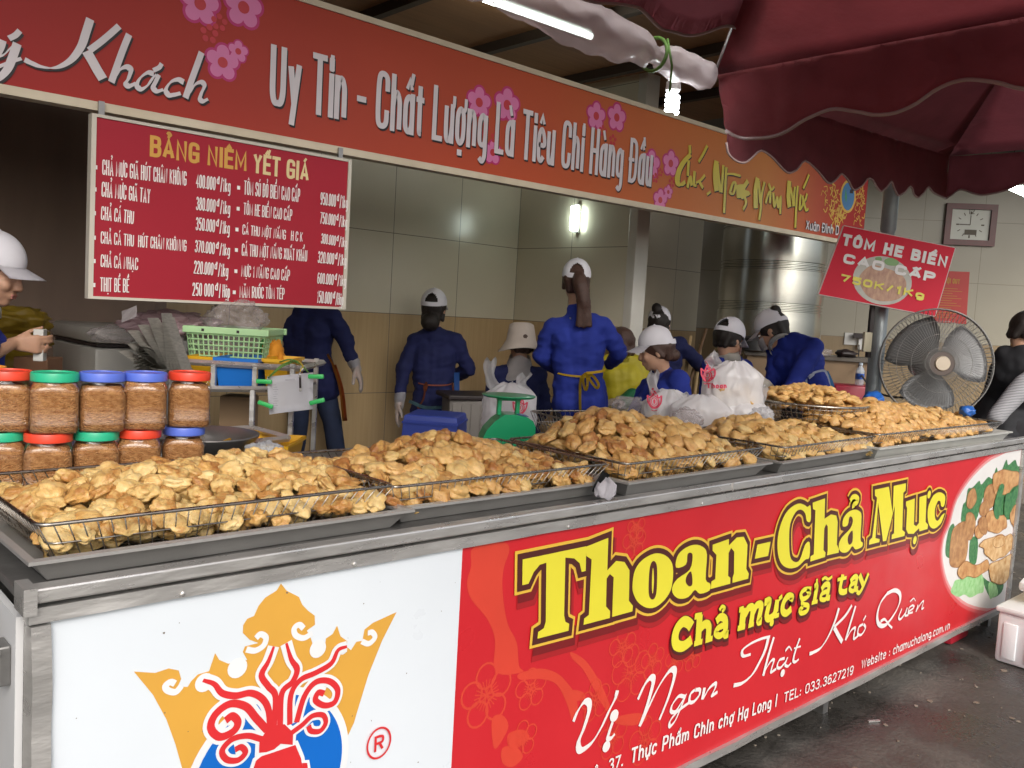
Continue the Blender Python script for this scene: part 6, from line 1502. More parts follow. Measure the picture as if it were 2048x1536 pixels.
def bin_(name, label, cat, px0, px1, py0, py1, d, dep, m, top=.006, group=None, tap=.012):
    A, B = P(px0, py1, d), P(px1, py1, d); ex = (B - A); w = ex.length; z0 = A.z; z1 = P((px0 + px1) / 2, py0, d).z; base = (A + B) / 2 + FWD * dep / 2
    t = thing(name, label, cat, (base.x, base.y, z0), fz_ + .12, group); h = z1 - z0
    q = MB(); rings = []
    for ww, dd, z in ((w / 2 - tap, dep / 2 - tap, 0), (w / 2, dep / 2, h), (w / 2 + top, dep / 2 + top, h), (w / 2 + top, dep / 2 + top, h - .012), (w / 2 - .004, dep / 2 - .004, h - .012)): rings.append([Vector((a * ww, b_ * dd, z)) for a, b_ in ((-1, -1), (1, -1), (1, 1), (-1, 1))])
    ins = [[Vector((a * ww, b_ * dd, z)) for a, b_ in ((-1, -1), (1, -1), (1, 1), (-1, 1))] for ww, dd, z in ((w / 2 - .003, dep / 2 - .003, h), (w / 2 - tap - .003, dep / 2 - tap - .003, .004))]
    q.rings(rings[:4], True, False); q.rings(ins, False, True)
    lbuild(q, 'bin_shell', m, t); return t, w, h
bin_('plastic_bin', 'blue plastic bin on the steel rack behind the jars', 'bin', 428, 512, 716, 772, 3.215, .25, mat('blue_bin_plastic', (.01, .16, .58), .35))
bin_('plastic_bin', 'yellow plastic bin half hidden left of the blue bin', 'bin', 372, 424, 712, 772, 3.26, .25, mat('yellow_bin_plastic', (.74, .40, .01), .4))
bin_('plastic_bin', 'yellow plastic bin on the rack right of the blue bin', 'bin', 524, 575, 718, 772, 3.26, .22, MATS['yellow_bin_plastic'])
# openwork pale green basket
d_ = 3.36; A, B = P(372, 722, d_), P(528, 722, d_); w = (B - A).length; z0, z1 = A.z, P(450, 666, d_).z; dep = .26; base = (A + B) / 2 + FWD * dep / 2
gb = thing('green_basket', 'pale green openwork plastic basket full of clear bags on the steel rack', 'basket', (base.x, base.y, z0), fz_ + .12); h = z1 - z0; M_pg = mat('pale_green_plastic', (.42, .66, .34), .4, sss=.05)
q = MB(); n = 15
for (ax0, ax1) in (((-w / 2, -dep / 2), (w / 2, -dep / 2)), ((w / 2, -dep / 2), (w / 2, dep / 2)), ((w / 2, dep / 2), (-w / 2, dep / 2)), ((-w / 2, dep / 2), (-w / 2, -dep / 2))):
    m_ = n if abs(ax0[1] - ax1[1]) < .01 else 11
    for i in range(m_ + 1):
        t = i / m_; x, y = ax0[0] + (ax1[0] - ax0[0]) * t, ax0[1] + (ax1[1] - ax0[1]) * t; q.tube([(x * .92, y * .92, .004), (x, y, h)], .0028, 4)
    for j in range(6):
        s = .92 + .08 * j / 5; q.tube([(ax0[0] * s, ax0[1] * s, .004 + h * j / 5.6), (ax1[0] * s, ax1[1] * s, .004 + h * j / 5.6)], .0028, 4)
q.box((0, 0, .004), (w * .9, dep * .9, .005)); lbuild(q, 'openwork', M_pg, gb)
q = MB()
for x, y, sx_, sy_ in ((0, -dep / 2, w + .03, .018), (0, dep / 2, w + .03, .018), (w / 2, 0, .018, dep), (-w / 2, 0, .018, dep)): q.box((x, y, h + .008), (sx_, sy_, .026), bev=.003)
lbuild(q, 'rim', M_pg, gb)
q = MB()
for x in (-.12 * w * 2.4, .16 * w): q.box((x, -dep / 2 - .0095, h + .008), (.01, .002, .01))
lbuild(q, 'rim_hole', M_black, gb)
crumpled('clear_bag', M_clearbag, 'big clear plastic bag bulging from the top of the green basket', 'bag', P(472, 640, 3.45), (.105, .11, .085), 3, .5, 1.3)
crumpled('clear_bag', M_clearbag, 'crumpled clear plastic filling the inside of the green basket', 'bag', P(450, 690, 3.47), (.13, .10, .06), 8, .35, 2.0)
crumpled('pink_bag', crumple('pinkish_film', (.66, .47, .50), .8, .25, .4), 'pinkish plastic bags piled left of the green basket', 'bag', P(345, 650, 3.5), (.17, .12, .055), 5, .5, 1.6)
crumpled('grey_bag', crumple('grey_film', (.50, .48, .47), .8, .3, .4), 'pale grey plastic bag slumped between the papers and the green basket', 'bag', P(335, 700, 3.45), (.085, .1, .10), 6, .45, 1.7)
crumpled('clear_bag', M_clearbag, 'clear plastic bag beside the lidded freezer, left of the papers', 'bag', P(235, 668, 3.62), (.10, .1, .035), 12, .5, 1.9)
q = MB(); pv = P(348, 742, 3.02); fnr = random.Random(2)
for k in range(26):
    a = math.radians(98 + 66 * (k / 25) ** .9); L2 = .185 + fnr.uniform(-.012, .014); d0 = RIGHT * math.cos(a) + UP * math.sin(a); dpt = FWD * (.02 + .006 * k * .2)
    p0 = pv + RIGHT * (.012 * (k % 5) - .03) + dpt; bend = UP * -.012 * (k / 25)
    w2 = FWD * .07 + RIGHT * .01
    q.grid([[p0 + d0 * L2 * s + bend * math.sin(math.pi * s) * 2 + w2 * t for s in (0, .33, .66, 1)] for t in (0, 1)], .0022)
for k in range(8):
    a = math.radians(166 + 5 * k); L2 = .16; d0 = RIGHT * math.cos(a) + UP * math.sin(a); p0 = pv + FWD * .03
    q.grid([[p0 + d0 * L2 * s + UP * .05 * math.sin(math.pi * s * .8) + FWD * .12 * t for s in (0, .25, .5, .75, 1)] for t in (0, 1)], .002)
solo(q, 'paper_bundle', mat('newsprint', (.52, .50, .45), .8, 0, (.36, .345, .31), 1, 40, stretch=(1, 1, 6)), 'bundle of folded newsprint sheets fanned open behind the jars', 'papers', pv)
q = MB(); c = P(258, 628, 3.1); q.grid([[c + RIGHT * (i - 1) * .022 * 1.2 + UP * ((j - 1) * .02 + (i - 1) * .012) + FWD * .004 * ((i + j) % 2) for i in range(3)] for j in range(3)], .0015); solo(q, 'clear_sachet', crumple('sachet_film', (.5, .47, .48), .7, .15, .2), 'small square clear sachet on top of the fanned papers', 'sachet', c - UP * .02)
crumpled('orange_cloth', mat('orange_cloth', (.66, .26, .015), .8, 0, (.5, .18, .01), .7, 9), 'orange cloth draped on the rack right of the green basket', 'cloth', P(547, 712, 3.48), (.042, .05, .062), 21, .5, 1.5, ICO4)
crumpled('green_cloth', mat('dark_green_cloth', (.02, .16, .03), .8), 'dark green cloth between the green basket and the orange cloth', 'cloth', P(529, 708, 3.52), (.022, .05, .06), 22, .25, 1.3, ICO4)
# order sheet with four green pegs
os_ = thing('order_sheet', 'white order sheet hanging from the rack by green clothes pegs', 'paper', P(582, 830, 3.12))
cs = [P(x, y, 3.12) for x, y in ((534, 753), (626, 745), (627, 818), (539, 829))]
q = MB(); q.grid([[cs[0].lerp(cs[1], i / 6).lerp(cs[3].lerp(cs[2], i / 6), j / 5) - FWD * .006 * math.sin(i * .9 + j * .5) for i in range(7)] for j in range(6)], .0012); q.build('sheet', mat('paper_white', (.80, .80, .84), .7), os_, True)
kk = Ink(Surf(P(582, 787, 3.10), cs[1] - cs[0], cs[0] - cs[3]), .002)
for i in range(11): kk.ribbon([kk.s.uv(546 + (i % 2), 770 + i * 4.6), kk.s.uv(553 + (i * 7) % 5, 769.6 + i * 4.6)], .0012)
for i in range(3): kk.ribbon([kk.s.uv(571, 759 + i * 1.2), kk.s.uv(590, 757.5 + i * 1.2)], .001)
kk.build('pen_marks', mat('pencil_grey', (.45, .45, .5), .7), os_)
M_peg = mat('green_peg', (.05, .55, .14), .35)
for (x, y, a) in ((528, 763, 0), (632, 753, .05), (531, 809, -.28), (634, 803, .3)):
    q = MB(); c = P(x, y, 3.1); M_ = Matrix.Rotation(-.735, 4, 'Z') @ Matrix.Rotation(-a, 4, 'Y'); q.box(c, (.056, .012, .016), M_, bev=.004); q.box(c - FWD * .007, (.03, .004, .005), M_); q.build('peg', M_peg, os_, 'auto')
q = MB()
for (x0_, y0_), (x1_, y1_) in (((582, 722), (540, 752)), ((590, 722), (536, 756)), ((585, 722), (617, 745)), ((560, 724), (598, 724))): q.tube(catmull([P(x0_, y0_, 3.13), P((x0_ + x1_) / 2, (y0_ + y1_) / 2 - 5, 3.1), P(x1_, y1_, 3.11)], 4), .0028, 6)
q.build('green_string', MATS['green_strap'], os_, True)
pn = thing('hanging_pen', 'black pen hanging on a yellow cord in front of the order sheet', 'pen', P(601, 780, 3.08))
q = MB(); q.tube([P(600, 755, 3.08), P(601, 782, 3.08)], .004, 8); q.build('barrel', M_black, pn, True)
q = MB(); q.tube([P(600, 744, 3.08), P(600, 755, 3.08)], .0042, 8); q.tube([P(601, 776, 3.08), P(601, 783, 3.08)], .0046, 8); q.build('metal_clip', M_steel, pn, True)
q = MB(); q.tube(catmull([P(597, 722, 3.1), P(606, 732, 3.08), P(602, 738, 3.08), P(600, 745, 3.08)], 4), .0025, 6); q.build('cord', mat('mustard_cord', (.5, .36, .04), .7), pn, True)
c = P(478, 830, 3.5); q = MB(); q.box((c.x, c.y, P(478, 790, 3.5).z - .3), (.12, .12, .6), Matrix.Rotation(-.735, 4, 'Z'), bev=.004); solo(q, 'cardboard_box', mat('pale_card', (.34, .22, .12), .7), 'tall pale brown cardboard box standing under the steel rack', 'box', (c.x, c.y, .3))
c = P(408, 868, 2.9); q = MB(); q.lathe((c.x, c.y, c.z), [(.05, -.1), (.10, -.08), (.15, -.03), (.172, .004), (.178, .004), (.176, -.002), (.15, -.04), (.10, -.088), (.0, -.108)], 36); solo(q, 'steel_bowl', M_steel_dark, 'wide steel bowl behind the right end of the jars', 'bowl', (c.x, c.y, c.z - .1), smooth=True)
bin_('plastic_bin', 'low yellow plastic bin behind the nearest heap, below the rack', 'bin', 440, 572, 888, 930, 2.95, .25, MATS['yellow_bin_plastic'])
crumpled('clear_bag', crumple('pale_clear_film', (.72, .76, .8), .6, .12, .2), 'clear plastic bag lying in front of the low yellow bin', 'bag', P(530, 905, 2.7), (.05, .05, .032), 31, .5, 2.0)
# ================================================================== white printed carrier bags
M_tulip = mat('pink_red_ink', (.74, .08, .14), .5)
M_food = MC[0]
def carrier(label, c, w, h, dep, seed, logo=None, word=None, ears=((-.62, .35), (.55, .25)), food=True, d=3.7, group='white printed carrier bags'):
    base = Vector((c.x, c.y, c.z)); t = thing('carrier_bag', label, 'bag', base, fz_ + .12, group)
    NR, NC = 48, 110; rs = []
    for i in range(NR + 1):
        v = i / NR; rr = (1.0 if v > .12 else .8 + .2 * (v / .12) ** .5) * (1 - .10 * v - .62 * max(0, (v - .72) / .28) ** 1.5); ring = []
        for k in range(NC):
            a = 2 * math.pi * k / NC; ca, sa = math.cos(a), math.sin(a)
            fold = 1 + (.02 + .10 * v) * (abs(noise.noise(Vector((ca * 2.2, sa * 2.2, v * 2.2 + seed)))) * 2 - .5) + .05 * noise.noise(Vector((ca * 6, sa * 6, v * 5 + seed))) + .02 * noise.noise(Vector((ca * 14, sa * 14, v * 9 + seed)))
            pw = (abs(ca) ** 2.6 + abs(sa) ** 2.6) ** (-1 / 2.6)
            ring.append(Vector((ca * pw * w / 2 * rr * fold, sa * pw * dep / 2 * rr * fold, v * h + .012 * noise.noise(Vector((ca * 3, sa * 3, seed + v * 3))))))
        rs.append(ring)
    q = MB(); q.rings(rs, True, True)
    for ex_, hh_ in ears:
        p0 = Vector((ex_ * w / 2 * .75, 0, h * .86)); rows = []
        for i in range(9):
            s = i / 8; hw_ = w * (.17 - .07 * s + .03 * math.sin(s * 7 + seed)); cx = p0.x + ex_ * w * .10 * s - .02 * math.sin(s * 3); cz = p0.z + hh_ * h * s
            rows.append([Vector((cx + hw_ * (k / 6 - .5) * 2 * .8, .02 * math.sin(k * 1.6 + s * 4 + seed) + .012 * noise.noise(Vector((k, i * .6, seed))), cz + .01 * math.sin(k * 1.2 + seed))) for k in range(7)])
        q.grid(rows, .0012)
    W = WMAT[t.name]; q.v = [W @ p for p in q.v]
    body = q.build('bag_film', M_bag, t, True)
    bvh = BVHTree.FromPolygons([W @ x.co for x in body.data.vertices], [p.vertices[:] for p in body.data.polygons])
    if food:
        f_ = MB(); rq = random.Random(seed)
        for k in range(14):
            v_, fc_ = LOW[k % 6]; M_ = W @ Matrix.Translation((rq.uniform(-.3, .3) * w, rq.uniform(-.3, .1) * dep, rq.uniform(.1, .5) * h)) @ orient(Vector((rq.gauss(0, .6), rq.gauss(0, .6), 1)).normalized(), k) @ Matrix.Scale(.9, 4)
            f_.add([M_ @ (p * .04) for p in v_], fc_)
        f_.build('bag_contents', M_food, t, True)
    if logo:
        sf = Surf(W @ Vector((0, -dep, 0)), RIGHT, UP); sf.n = -FWD
        ik = Ink(sf, 0.0); g = sf.uv(*logo[0]); s = logo[1]
        for pts, wd in (((( -.5, .35), (-.42, -.1), (-.2, -.42), (0, -.5), (.2, -.42), (.42, -.1), (.5, .35)), .1), (((-.5, .35), (-.28, .2), (-.14, .55), (0, .3), (.14, .55), (.28, .2), (.5, .35)), .09), (((0, .62), (0, .78)), .1), (((-.2, -.62), (0, -.68), (.2, -.62)), .05)):
            pp_ = catmull([(g.x + a * s, g.y + b_ * s, 0) for a, b_ in pts], 4); ik.ribbon(pp_, wd * s)
        for k, (rx_, ry_) in enumerate(((.30, .36), )):
            for wd, kx in ((.07, 1.0), (.05, .66)):
                ik.ribbon([(g.x + rx_ * kx * s * math.cos(a), g.y + s * (-.06 + ry_ * kx * math.sin(a))) for a in [2 * math.pi * j / 18 for j in range(18)]], wd * s, True)
        ik.disc((g.x, g.y - .06 * s), .08 * s, .16 * s)
        if word:
            a = sf.uv(*word[0]); b_ = sf.uv(*word[1]); text(ik, 'Thoan', a, b_, word[2], .24, .12)
        vs = []
        for p in ik.mb.v:
            hit = bvh.ray_cast(p + FWD * -.3, FWD)
            vs.append((hit[0] - FWD * .0025) if hit[0] is not None else p + FWD * dep * .6)
        ik.mb.v = vs; ik.build('bag_print', M_tulip, t)
    return t
carrier('white carrier bag with red emblem standing behind the green scale', Vector((*PZ(1016, 868, 1.0).xy, 1.0)) + FWD * .12, .235, .20, .14, 2.0, ((1040, 818), .06), None, ((-.75, .62), (.62, .34)), False)
carrier('tall white carrier bag with pink tulip emblem and lettering, topmost of the bag pile', Vector((*P(1462, 838, 3.78).xy, 1.11)), .265, .235, .17, 5.0, ((1428, 752), .066), ((1428, 782), (1464, 781), .022), ((-.7, .3), (.3, .06)), True)
carrier('white carrier bag with red tulip emblem and one handle up, left of the bag pile', Vector((*P(1332, 856, 3.72).xy, 1.0)), .225, .21, .15, 9.0, ((1316, 806), .062), None, ((-.55, .5), (.7, .08)), True)
carrier('slumped white carrier bag with yellow cakes showing, in the middle of the pile', Vector((*P(1400, 862, 3.62).xy, 1.0)), .27, .205, .15, 13.0, None, None, ((.1, .12),), True)
carrier('creased white carrier bag at the right end of the pile, beside the wire bowl', Vector((*P(1488, 856, 3.75).xy, 1.0)), .24, .19, .16, 17.0, None, None, ((.7, .45),), False)
crumpled('clear_bag', M_clearbag, 'clear bag of yellow cakes leaning on the front of the white bag pile', 'bag', P(1372, 842, 3.5), (.06, .05, .05), 41, .4, 1.8)
crumpled('clear_bag', crumple('grey_clear_film', (.66, .66, .68), .6, .15, .3), 'greyish clear bag lying between the white bags and the wire bowl', 'bag', P(1520, 832, 3.7), (.055, .06, .04), 44, .5, 1.8)
crumpled('clear_bag', M_clearbag, 'crumpled clear bag on the table in front of the yellow jacket', 'bag', P(1258, 812, 4.1), (.075, .06, .04), 47, .5, 1.8)
# ================================================================== people
M_skin = mat('skin', (.50, .29, .19), .5, 0, (.44, .235, .15), .6, 14, .04, 200, sss=.12)
M_hair = mat('black_hair', (.010, .007, .006), .55, 0, (.022, .014, .010), 1, 30, .35, 90, stretch=(14, 14, 1.2))
M_hairb = mat('brown_hair', (.038, .018, .013), .45, 0, (.09, .042, .028), 1, 30, .35, 90, stretch=(14, 14, 1.2))
M_blueshirt = mat('royal_blue_knit', (.012, .029, .27), .85, 0, (.008, .020, .20), .8, 7, .18, 340)
M_navy = mat('navy_knit', (.006, .010, .075), .85, 0, (.004, .007, .05), .8, 7, .18, 340)
M_jeans = mat('dark_jeans', (.022, .035, .085), .85, 0, (.014, .022, .05), .9, 9, .15, 380)
M_blackcl = mat('black_trousers', (.012, .011, .013), .85)
M_cap = mat('white_cap_cotton', (.76, .75, .80), .8, 0, (.68, .66, .72), .6, 12, .08, 300)
M_collar = mat('white_collar', (.72, .71, .70), .8)
M_glove = mat('clear_glove_film', (.72, .70, .70), .2, alpha=.5, translucent=.3, bump=.8, bscale=70, spec=.7)
M_eye = mat('eye_white', (.7, .68, .66), .25); M_iris = mat('dark_iris', (.02, .012, .01), .2); M_lip = mat('lip', (.42, .16, .13), .45)

def remeshed(name, q, W, vox, smooth=4, fold=0.0, seed=0, cut=None):
    """one continuous skin grown round all the pieces in q"""
    inv = W.inverted(); me = bpy.data.meshes.new(name + '_raw'); me.from_pydata([inv @ p for p in q.v], [], q.f); me.update()
    bm = bmesh.new(); bm.from_mesh(me); bmesh.ops.recalc_face_normals(bm, faces=bm.faces[:]); bm.to_mesh(me); bm.free()
    o = bpy.data.objects.new(name + '_raw', me); COL.objects.link(o)
    m = o.modifiers.new('r', 'REMESH'); m.mode = 'VOXEL'; m.voxel_size = vox; m.use_smooth_shade = True
    if smooth:
        s = o.modifiers.new('s', 'SMOOTH'); s.factor = .5; s.iterations = smooth
    dg = bpy.context.evaluated_depsgraph_get(); dg.update()
    out = bpy.data.meshes.new_from_object(o.evaluated_get(dg), depsgraph=dg); out.name = name
    bpy.data.objects.remove(o); bpy.data.meshes.remove(me)
    if fold:
        ns = [v.normal.copy() for v in out.vertices]
        for v, n in zip(out.vertices, ns):
            c = v.co; k = noise.noise(Vector((c.x * 5 + c.z * 3, c.y * 5, c.z * 11 + seed))) + .55 * (1 - 2 * abs(noise.noise(Vector((c.x * 9 - c.z * 7, c.y * 9, c.z * 14 + seed))))) + .25 * noise.noise(Vector((c.x * 24, c.y * 24, c.z * 40 + seed)))
            v.co = c + n * fold * k
    out.materials.clear()
    return out
HS = 1.08
def headframe(c, f, up=UP):
    f = Vector(f).normalized(); r = f.cross(up).normalized(); u = r.cross(f).normalized(); return Vector(c), f, r, u
def hpt(H, x, y, z): c, f, r, u = H; return c + (r * x + f * y + u * z) * HS      # x right of the face, y forward, z up
def hmat(H): c, f, r, u = H; return Matrix((r, f, u)).transposed() @ Matrix.Scale(HS, 3)
def head_parts(q, H, s=1.0):
    M3 = hmat(H).to_4x4()
    q.sphere(hpt(H, 0, -.012 * s, .03 * s), (.072 * s, .092 * s, .085 * s), 24, 16, M3)
    q.sphere(hpt(H, 0, .022 * s, -.03 * s), (.058 * s, .064 * s, .08 * s), 20, 14, M3)
    q.sphere(hpt(H, 0, .052 * s, -.088 * s), (.026 * s, .024 * s, .020 * s), 14, 10, M3)       # chin
    q.capsule(hpt(H, 0, .080 * s, .012 * s), hpt(H, 0, .097 * s, -.032 * s), .009 * s, .0135 * s)   # nose
    for sx in (-1, 1):
        q.sphere(hpt(H, sx * .012 * s, .094 * s, -.034 * s), (.008 * s, .010 * s, .007 * s), 10, 8, M3)
        q.sphere(hpt(H, sx * .034 * s, .062 * s, -.030 * s), (.022 * s, .020 * s, .022 * s), 12, 8, M3)   # cheeks
        q.capsule(hpt(H, sx * .012 * s, .082 * s, .030 * s), hpt(H, sx * .045 * s, .066 * s, .030 * s), .009 * s, .008 * s)   # brow
        q.sphere(hpt(H, sx * .073 * s, -.010 * s, -.012 * s), (.009 * s, .020 * s, .031 * s), 12, 10, M3)   # ears
    q.capsule(hpt(H, -.018 * s, .080 * s, -.058 * s), hpt(H, .018 * s, .080 * s, -.058 * s), .008 * s, .008 * s)
    q.capsule(hpt(H, -.015 * s, .078 * s, -.068 * s), hpt(H, .015 * s, .078 * s, -.068 * s), .008 * s, .008 * s)
def face_details(t, H, s=1.0):
    q = MB(); M3 = hmat(H).to_4x4()
    for sx in (-1, 1): q.sphere(hpt(H, sx * .030 * s, .072 * s, .010 * s), (.0135 * s, .0095 * s, .0085 * s), 14, 10, M3)
    q.build('eyes', M_eye, t, True); q = MB()
    for sx in (-1, 1): q.sphere(hpt(H, sx * .030 * s, .0795 * s, .009 * s), (.0062 * s, .0035 * s, .0068 * s), 12, 8, M3)
    q.build('irises', M_iris, t, True); q = MB()
    for sx in (-1, 1):
        q.tube([hpt(H, sx * x * s, y * s, z * s) for x, y, z in ((.014, .090, .030), (.030, .084, .036), (.048, .070, .032))], [.002, .0032, .0015], 6)
        q.tube([hpt(H, sx * x * s, y * s, z * s) for x, y, z in ((.017, .082, .013), (.030, .084, .019), (.044, .074, .013))], [.0012, .0018, .0012], 6)
    q.build('eyebrows', M_hair, t, True); q = MB()
    q.capsule(hpt(H, -.017 * s, .084 * s, -.0605 * s), hpt(H, .017 * s, .084 * s, -.0605 * s), .0055 * s, .0055 * s); q.capsule(hpt(H, -.013 * s, .083 * s, -.0685 * s), hpt(H, .013 * s, .083 * s, -.0685 * s), .0055 * s, .0055 * s)
    q.build('lips', M_lip, t, True)
def hand_parts(q, w, d, nrm, thumb, s=1.0, curl=.35, grow_=0.0):
    """palm and five bent fingers: w wrist, d direction of the fingers, nrm out of the palm, thumb +1/-1 side"""
    d = Vector(d).normalized(); nrm = Vector(nrm); nrm = (nrm - d * nrm.dot(d)).normalized(); sd = d.cross(nrm) * thumb
    g = grow_
    for o_, r_ in ((-.027, .0125), (-.009, .0135), (.009, .0135), (.027, .012)): q.capsule(w + d * .012 * s + sd * o_ * .55 * s, w + d * .082 * s + sd * o_ * s, (r_ + .002) * s + g, r_ * s + g, 10)
    for o_, L_, cu in ((.029, .070, .9), (.010, .080, 1.0), (-.010, .074, 1.12), (-.028, .058, 1.3)):
        p = w + d * .086 * s + sd * o_ * s; dd = (d + sd * o_ * 3.2).normalized(); rr = .0085 * s + g
        for k, fr in enumerate((.45, .32, .26)):
            a = curl * cu * (.7 if k == 0 else .9); dd = (dd * math.cos(a) + nrm * math.sin(a)).normalized()
            e = p + dd * L_ * fr * s; q.capsule(p, e, rr, rr * .9, 8); p = e; rr *= .9
    p = w + d * .022 * s + sd * .026 * s; dd = (d * .78 + sd * .5 + nrm * .45).normalized(); rr = .0105 * s + g
    for fr in (.042, .032, .026):
        e = p + dd * fr * s; q.capsule(p, e, rr, rr * .9, 8); p = e; rr *= .9; dd = (dd * .9 + d * .3 + nrm * .15).normalized()
def cap(t, H, s=1.0, m=None, brim=True, lift=.0, back=True, tilt=0.0):
    m = m or M_cap; M3 = hmat(H); q = MB(); rows = []
    rx_, ry_, rz_ = .084 * s, .104 * s, .098 * s; cz = .034 * s + lift; NP = 80
    for i in range(25):
        th = math.pi / 2 * (1.06 - i / 24 * 1.06) ; row = []
        for k in range(NP + 1):
            ph = 2 * math.pi * k / NP - math.pi / 2           # starts at the back
            st, ct = math.sin(th), math.cos(th); seam = 1 + .008 * abs(math.sin(3 * ph)) 
            row.append(hpt(H, rx_ * st * math.cos(ph) * seam, -.012 * s + ry_ * st * math.sin(ph) * seam, cz + rz_ * ct - .012 * s * max(0, math.sin(-ph)) * st))
        rows.append(row)
    fs_v = [p for r_ in rows for p in r_]; fs = []
    n = NP + 1
    for i in range(24):
        for k in range(NP):
            ph = 2 * math.pi * (k + .5) / NP; dph = min(ph, 2 * math.pi - ph)
            if back and i >= 4 and (dph / .55) ** 2 + (max(0, i - 4) / 9.2) ** 2 < 1: continue
            fs.append((i * n + k, i * n + k + 1, (i + 1) * n + k + 1, (i + 1) * n + k))
    bm = bmesh.new(); bv = [bm.verts.new(p) for p in fs_v]
    for f in fs: bm.faces.new([bv[i] for i in f])
    bmesh.ops.remove_doubles(bm, verts=bm.verts[:], dist=.0008); bmesh.ops.solidify(bm, geom=bm.faces[:], thickness=.003)
    loose = [v for v in bm.verts if not v.link_faces]; bmesh.ops.delete(bm, geom=loose, context='VERTS'); bm.verts.index_update()
    q.add([v.co.copy() for v in bm.verts], [[v.index for v in f.verts] for f in bm.faces]); bm.free()
    q.sphere(hpt(H, 0, -.012 * s, cz + rz_), (.006, .006, .004), 10, 6, M3.to_4x4())
    c = q.build('cap', m, t, 'auto')
    if brim:
        q = MB(); rows = []
        for i in range(7):
            v = i / 6; row = []
            for k in range(21):
                a = (k / 20 - .5) * 2.3; ex = rx_ * math.sin(a) * (1 + .02 * v); ey_ = -.012 * s + ry_ * math.cos(a) + .072 * s * v * max(0, math.cos(a * .72)) ** .8
                row.append(hpt(H, ex, ey_, cz - .004 * s - .022 * s * v - .020 * s * (math.sin(a)) ** 2 * (.4 + .6 * v)))
            rows.append(row)
        q.grid(rows, .004); q.build('brim', m, c, True)
    return c
def hair(t, H, s=1.0, m=None, bun=None, tail=None, low=-.045, full=False):
    q = MB(); M3 = hmat(H).to_4x4()
    q.sphere(hpt(H, 0, -.020 * s, .030 * s), (.080 * s, .094 * s, .088 * s), 24, 16, M3)
    for x in (-.5, 0, .5): q.capsule(hpt(H, x * .09 * s, -.066 * s, .02 * s), hpt(H, x * .07 * s, -.062 * s, low * s), .032 * s, .022 * s)
    for sx in (-1, 1): q.capsule(hpt(H, sx * .064 * s, .012 * s, .03 * s), hpt(H, sx * .068 * s, -.03 * s, low * .7 * s), .018 * s, .014 * s)
    if bun: q.sphere(hpt(H, *bun[:3]), (bun[3], bun[3], bun[3] * bun[4]), 18, 12, M3)
    if tail:
        pts = catmull(tail[0], 4); n_ = len(pts)
        for i in range(n_ - 1):
            a = i / (n_ - 1); r_ = tail[1] * (.55 + 1.0 * math.sin(math.pi * min(1, a * 1.15 + .12))) * (1 - .7 * a)
            q.capsule(pts[i], pts[i + 1], r_, r_)
        for k in range(7):
            off = RIGHT * (k - 3) * tail[1] * .28
            q.tube([p + off * (.6 + .8 * j / len(pts)) + FWD * -.006 * math.sin(k * 2) for j, p in enumerate(pts)], [tail[1] * .35 * (1 - .55 * j / len(pts)) for j in range(len(pts))], 6)
    me = remeshed('hair', q, WMAT[t.name], .008 * s, 3, .0035, 3)
    return link('hair', me, m or M_hair, t, True)
def cols(q, sL, sR, waist, hip, g=0.0, sc=1.0, chest=.092, wst=.080, hp=.100):
    ax = (sR - sL); w = ax.length; ax.normalize(); mid = (sL + sR) / 2
    ch = mid + (waist - mid) * .34
    for a in (-1, 0, 1):
        p0, p1, p2, p3 = mid + ax * a * w * .27 - UP * .03, ch + ax * a * w * .21, waist + ax * a * w * .16, hip + ax * a * w * .20
        q.capsule(p0, p1, .060 * sc + g, chest * sc + g); q.capsule(p1, p2, chest * sc + g, wst * sc + g); q.capsule(p2, p3, wst * sc + g, hp * sc + g)
    q.capsule(sL, sR, .044 * sc + g, .044 * sc + g)
    for p in (sL, sR): q.capsule(mid + UP * .045 * sc, p - UP * .004, .048 * sc + g * .7, .040 * sc + g)
    for p, a in ((sL, -1), (sR, 1)): q.capsule(p, mid + ax * a * w * .25 - UP * .04, .046 * sc + g, .062 * sc + g)
